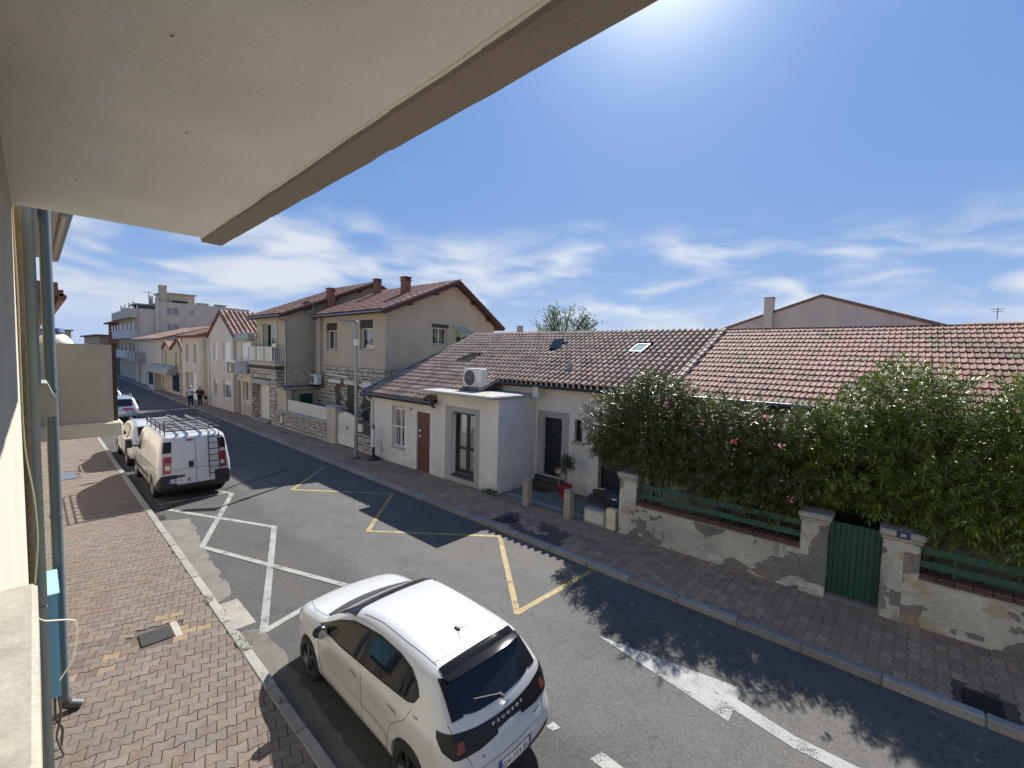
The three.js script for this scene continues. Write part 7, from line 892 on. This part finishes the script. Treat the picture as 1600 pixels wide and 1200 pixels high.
function suv(name, label, x, z, paintM, turn, k = 1) {
  const S = { len: 4.35, wheels: [[0.85, 0.385], [3.48, 0.385]], wheelY: 0.345, track: 0.6, round: 0.14, curveR: 0.14, curveF: 0.18,
    side: [[0.12, 0.34], [0.02, 0.45], [0.0, 0.65], [0.06, 0.92], [0.14, 1.05], [0.34, 1.36], [0.5, 1.56], [0.8, 1.63], [1.4, 1.66], [2.0, 1.64], [2.4, 1.55], [2.85, 1.28], [3.1, 1.12], [3.5, 1.06], [3.95, 0.96], [4.25, 0.82], [4.34, 0.6], [4.3, 0.38], [3.3, 0.28], [1, 0.28]],
    plan: [[-0.2, 0.74], [0.0, 0.79], [0.3, 0.87], [0.9, 0.90], [2.8, 0.90], [3.6, 0.88], [4.0, 0.82], [4.4, 0.64]], tumble: [[0.2, 0.05], [0.45, 0.0], [0.75, 0.012], [1.0, 0.012], [1.08, 0.04], [1.35, 0.13], [1.6, 0.23], [1.75, 0.3]] };
  const sdf = carBody(S), C = carThing(name, label, 'car', x, z, turn); part('body', netMesh(sdf, [0, 0.2, -0.1], [1.05, 1.8, 4.5], 0.05), paintM, C); part('underbody', box(-0.55, 0.55, 0.26, 0.6, 0.25, 4.0), CM.under, C);
  for (const s of [-1, 1]) { for (const q of [0.85, 3.48]) wheel(C, s * 0.78, 0.345, q, 0.345, 0.22, 5, CM.rimLight); const b = part('window_frame', sideP(sdf, s, [0.55, 3.0, 26], 5, pl([[0.55, 1.2], [0.7, 1.08], [3.0, 1.05]]), pl([[0.55, 1.25], [0.8, 1.5], [1.6, 1.55], [2.2, 1.5], [3.0, 1.07]]), 0.006), CM.gloss, C); part('side_window', sideP(sdf, s, [1.75, 2.75, 12], 4, () => 1.09, pl([[1.75, 1.51], [2.2, 1.46], [2.75, 1.16]]), 0.01), CM.tint, b); part('side_window', sideP(sdf, s, [0.8, 1.65, 12], 4, () => 1.1, pl([[0.8, 1.42], [1.65, 1.51]]), 0.01), CM.glass, b); part('tail_lamp', patch(sdf, [s * 0.85, 0, -0.4], [s * 0.7, 0, 0.7], [0, 1, 0], [-s * 0.62, 0, 0.78], [-0.24, 0.16, 10], 4, () => 0.92, () => 1.04, 0.01), CM.red, C); part('arch_trim', sideP(sdf, s, [0.3, 4.0, 30], 2, () => 0.36, () => 0.48, 0.012), CM.plastic, C); part('mirror', (() => { const g = new THREE.SphereGeometry(0.12, 12, 8); g.scale(1.1, 0.7, 0.6); g.translate(s * 1.02, 1.1, 2.85); return g; })(), CM.plastic, C); part('roof_rail', tube([[s * 0.58, 1.64, 0.7], [s * 0.60, 1.72, 1.0], [s * 0.60, 1.73, 1.9], [s * 0.6, 1.62, 2.3]], 0.018), M.galv, C); part('door_gap', [sideS(sdf, s, [[1.72, 1.05], [1.72, 0.5]]), sideS(sdf, s, [[2.9, 1.0], [2.85, 0.5]])], CM.seam, C); }
  part('rear_glass', rearP(sdf, [-0.58, 0.58, 16], 6, () => 1.13, (u) => 1.52 - 0.06 * u * u, 0.008), CM.glass, C); part('rear_bumper', rearP(sdf, [-0.7, 0.7, 16], 3, () => 0.36, () => 0.56, 0.012), CM.plastic, C); part('number_plate', rearP(sdf, [-0.26, 0.26, 4], 1, () => 0.74, () => 0.85, 0.012), M.whitePaint, C); part('windscreen', topP(sdf, [-0.64, 0.64, 14], 6, (u) => 2.35 - 0.1 * u * u, (u) => 3.1 - 0.2 * u * u, 0.006), CM.glass, C); part('tailgate_gap', rearS(sdf, [[-0.66, 1.05], [-0.6, 0.6], [0.6, 0.6], [0.66, 1.05]]), CM.seam, C);
  return C;
}
suv('white_crossover', 'white crossover car parked in front of the panel van', 3.2, -21.35, CM.white, 0.0);
suv('silver_crossover', 'silver blue crossover car parked beyond the white crossover', 3.25, -33.2, CM.silver, -0.02);
suv('pale_car', 'pale car farthest along the near kerb', 3.2, -38.8, CM.white, 0.0);

// ================================================================ two people on the far pavement
{
  const seg = (a, b, r0, r1) => { const ax = V3(...a), d = V3(...b).sub(ax), l2 = d.lengthSq(); return (x, y, z) => { const px = x - ax.x, py = y - ax.y, pz = z - ax.z, t = clamp((px * d.x + py * d.y + pz * d.z) / l2); return Math.hypot(px - d.x * t, py - d.y * t, pz - d.z * t) - lerp(r0, r1, t); }; };
  const ell = (c, r) => (x, y, z) => { const q = Math.hypot((x - c[0]) / r[0], (y - c[1]) / r[1], (z - c[2]) / r[2]); return (q - 1) * Math.min(...r); };
  const join = (list, k) => (x, y, z) => { let d = list[0](x, y, z); for (let i = 1; i < list.length; i++) d = smin(d, list[i](x, y, z), k); return d; };
  const bounds = (pts, m) => [[0, 1, 2].map((i) => Math.min(...pts.map((p) => p[i])) - m), [0, 1, 2].map((i) => Math.max(...pts.map((p) => p[i])) + m)];
  const net = (f, lo, hi, c) => netMesh(f, lo, hi, c, false);
  function person(label, x, z, turn, P, look) {
    const o = thing('person', label, 'person', [x, 0.115, z], { frame: 'R', group: 'people walking on the far pavement' }); BASE.set(o, V3(0, 0, 0)); o.rotation.y += turn; if (look.scale) o.scale.setScalar(look.scale);
    const { hipL, hipR, kneeL, kneeR, ankL, ankR, shL, shR, elL, elR, wrL, wrR, neck, head } = P, pel = [0, 0.93, 0], ch = [0, 1.28, 0.0];
    const torso = [seg([-0.09, 0.95, 0], [0.09, 0.95, 0], 0.125, 0.125), seg([0, 0.98, 0], [0, 1.25, 0.01], 0.135, 0.15), seg([-0.12, 1.34, 0], [0.12, 1.34, 0], 0.10, 0.10)];
    const arms = [seg(shL, elL, 0.055, 0.043), seg(elL, wrL, 0.042, 0.029), seg(shR, elR, 0.055, 0.043), seg(elR, wrR, 0.042, 0.029)], legs = [seg(hipL, kneeL, 0.088, 0.06), seg(kneeL, ankL, 0.058, 0.04), seg(hipR, kneeR, 0.088, 0.06), seg(kneeR, ankR, 0.058, 0.04)];
    const hd = [ell(head, [0.078, 0.115, 0.095]), seg([head[0], head[1] - 0.07, head[2] + 0.015], [head[0], head[1] - 0.085, head[2] + 0.05], 0.05, 0.035), seg(neck, head, 0.055, 0.05), ell([head[0], head[1] - 0.01, head[2] + 0.1], [0.014, 0.024, 0.018]), ell([head[0] - 0.08, head[1], head[2]], [0.012, 0.03, 0.02]), ell([head[0] + 0.08, head[1], head[2]], [0.012, 0.03, 0.02])];
    const body = net(join([...torso, ...arms, ...legs, ...hd.slice(0, 3)], 0.035), [-0.45, 0.03, -0.3], [0.45, 1.5, 0.35], 0.026), hg = net(join(hd, 0.012), [head[0] - 0.14, head[1] - 0.14, head[2] - 0.14], [head[0] + 0.14, head[1] + 0.16, head[2] + 0.16], 0.012);
    const hands = [[wrL, elL], [wrR, elR]].map(([w, e]) => { const d = V3(...w).sub(V3(...e)).normalize(), s = V3(0, 0, 1).cross(d).lengthSq() > 0.2 ? V3(0, 0, 1) : V3(1, 0, 0), n = d.clone().cross(s).normalize(), q = (a, b, c) => V3(...w).addScaledVector(d, a).addScaledVector(s, b).addScaledVector(n, c).toArray(); const f = [seg(q(-0.02, 0, 0), q(0.07, 0, 0), 0.027, 0.03)]; [[-0.027, 0.058], [-0.009, 0.072], [0.009, 0.068], [0.027, 0.052]].forEach(([b, l]) => { f.push(seg(q(0.075, b, 0), q(0.075 + l * 0.6, b, 0.008), 0.009, 0.0085)); f.push(seg(q(0.075 + l * 0.6, b, 0.008), q(0.075 + l, b, 0.03), 0.0085, 0.007)); }); f.push(seg(q(0.02, 0.028, 0.0), q(0.075, 0.055, 0.02), 0.011, 0.009)); const [lo, hi] = bounds([q(-0.03, -0.05, -0.04), q(0.17, 0.07, 0.06), q(-0.03, 0.07, 0.06), q(0.17, -0.05, -0.04)], 0.03); return net(join(f, 0.008), lo, hi, 0.009); });
    part('body', [body, hg, ...hands], std([0.42, 0.25, 0.18], 0.6), o);
    const shirt = join([...torso, seg(shL, [lerp(shL[0], elL[0], look.sleeve), lerp(shL[1], elL[1], look.sleeve), lerp(shL[2], elL[2], look.sleeve)], 0.062, 0.06), seg(shR, [lerp(shR[0], elR[0], look.sleeve), lerp(shR[1], elR[1], look.sleeve), lerp(shR[2], elR[2], look.sleeve)], 0.062, 0.06)], 0.045); part('shirt', net((a, b, c) => Math.max(shirt(a, b, c) - 0.022, 0.90 - b, b - 1.425), [-0.45, 0.86, -0.3], [0.45, 1.5, 0.35], 0.024), std(look.shirt, 0.9), o);
    if (look.sleeve > 0.9) part('sleeve', [net((a, b, c) => Math.min(arms[1](a, b, c), arms[3](a, b, c)) - 0.014, [-0.5, 0.75, -0.3], [0.5, 1.45, 0.4], 0.024)], std(look.shirt, 0.9), o);
    const tr = join([seg([-0.08, 0.93, 0], [0.08, 0.93, 0], 0.13, 0.13), ...legs], 0.03); part('trousers', net((a, b, c) => Math.max(tr(a, b, c) - 0.016, b - 0.98, 0.07 - b), [-0.35, 0.05, -0.35], [0.35, 1.05, 0.4], 0.024), std(look.trousers, 0.9), o);
    for (const k of [ankL, ankR]) part('shoe', net(join([ell([k[0], 0.045, k[2] + 0.06], [0.048, 0.045, 0.13]), ell([k[0], 0.07, k[2] - 0.01], [0.045, 0.055, 0.06])], 0.03), [k[0] - 0.1, -0.03, k[2] - 0.15], [k[0] + 0.1, 0.16, k[2] + 0.25], 0.02), std(look.shoe, 0.6), o);
    part('hair', net((a, b, c) => Math.max(look.hair === 'short' ? ell([head[0], head[1] + 0.02, head[2] - 0.012], [0.084, 0.108, 0.098])(a, b, c) : join([ell([head[0], head[1] + 0.018, head[2] - 0.018], [0.095, 0.118, 0.108]), ell([head[0], head[1] - 0.09, head[2] - 0.06], [0.085, 0.09, 0.055])], 0.03)(a, b, c), -(look.hair === 'short' ? (0.03 + (head[1] - b) * -1 < 0 && c > head[2] - 0.02 ? -1 : 1) : (c > head[2] + 0.035 && b < head[1] + 0.065 ? -1 : 1)) * 0.02 - 0.0 - (0)), [head[0] - 0.15, head[1] - 0.22, head[2] - 0.18], [head[0] + 0.15, head[1] + 0.18, head[2] + 0.15], 0.014), std(look.hairC, 0.8), o);
    for (const s of [-1, 1]) part('eye', (() => { const g = new THREE.SphereGeometry(0.011, 8, 6); g.translate(head[0] + s * 0.032, head[1] + 0.012, head[2] + 0.084); return g; })(), M.dark, o); part('mouth', (() => { const g = box(-0.022, 0.022, -0.004, 0.004, 0, 0.006); g.translate(head[0], head[1] - 0.055, head[2] + 0.088); return g; })(), std([0.25, 0.08, 0.07], 0.6), o);
    return o;
  }
  const base = { hipL: [-0.09, 0.92, 0], hipR: [0.09, 0.92, 0], kneeL: [-0.10, 0.50, 0.09], kneeR: [0.10, 0.50, 0.03], ankL: [-0.10, 0.10, 0.12], ankR: [0.10, 0.13, -0.17], shL: [-0.19, 1.37, 0], shR: [0.19, 1.37, 0], neck: [0, 1.42, 0.0], head: [0, 1.61, 0.02] };
  person('person with white hair, pale grey T-shirt and black trousers', -1.26, -41.05, -0.25, { ...base, elL: [-0.30, 1.12, -0.04], wrL: [-0.30, 0.88, 0.06], elR: [0.27, 1.13, 0.03], wrR: [0.12, 1.28, 0.19] }, { sleeve: 0.75, shirt: [0.48, 0.50, 0.55], trousers: [0.012, 0.012, 0.014], shoe: [0.02, 0.02, 0.02], scale: 0.9, hair: 'short', hairC: [0.6, 0.58, 0.55] });
  person('person in dark plum jacket with black bag by the alley', -0.62, -41.2, -0.3, { ...base, kneeL: [-0.09, 0.50, 0.03], kneeR: [0.09, 0.50, 0.08], ankL: [-0.09, 0.12, -0.14], ankR: [0.09, 0.10, 0.12], elL: [-0.25, 1.12, 0.0], wrL: [-0.14, 1.05, 0.19], elR: [0.27, 1.12, -0.02], wrR: [0.31, 0.88, 0.04] }, { scale: 0.86, sleeve: 1.0, shirt: [0.10, 0.035, 0.04], trousers: [0.012, 0.012, 0.016], shoe: [0.03, 0.03, 0.03], hair: 'long', hairC: [0.03, 0.018, 0.012] });
  const bag = thing('handbag', 'black handbag held at the side of the plum-jacketed person', 'handbag', [-0.28, 0.55, -41.15], { frame: 'R' }); part('bag', bbox(-0.38, -0.16, 0.55, 0.82, -41.25, -41.1, 0.04), std([0.012, 0.012, 0.013], 0.6), bag); part('strap', tube([[-0.36, 0.8, -41.17], [-0.31, 0.92, -41.16], [-0.24, 0.93, -41.16], [-0.18, 0.8, -41.17]], 0.008), M.black, bag);
}

// ================================================================ draw
scene.traverse((o) => { if (o.isMesh) { o.castShadow = true; o.receiveShadow = true; } });
const renderer = new THREE.WebGLRenderer({ antialias: true });
renderer.setSize(1024, 768);
renderer.shadowMap.enabled = true; renderer.shadowMap.type = THREE.PCFSoftShadowMap;
renderer.toneMapping = THREE.LinearToneMapping; renderer.toneMappingExposure = EXPOSURE;
renderer.outputColorSpace = THREE.SRGBColorSpace;
renderer.render(scene, camera);
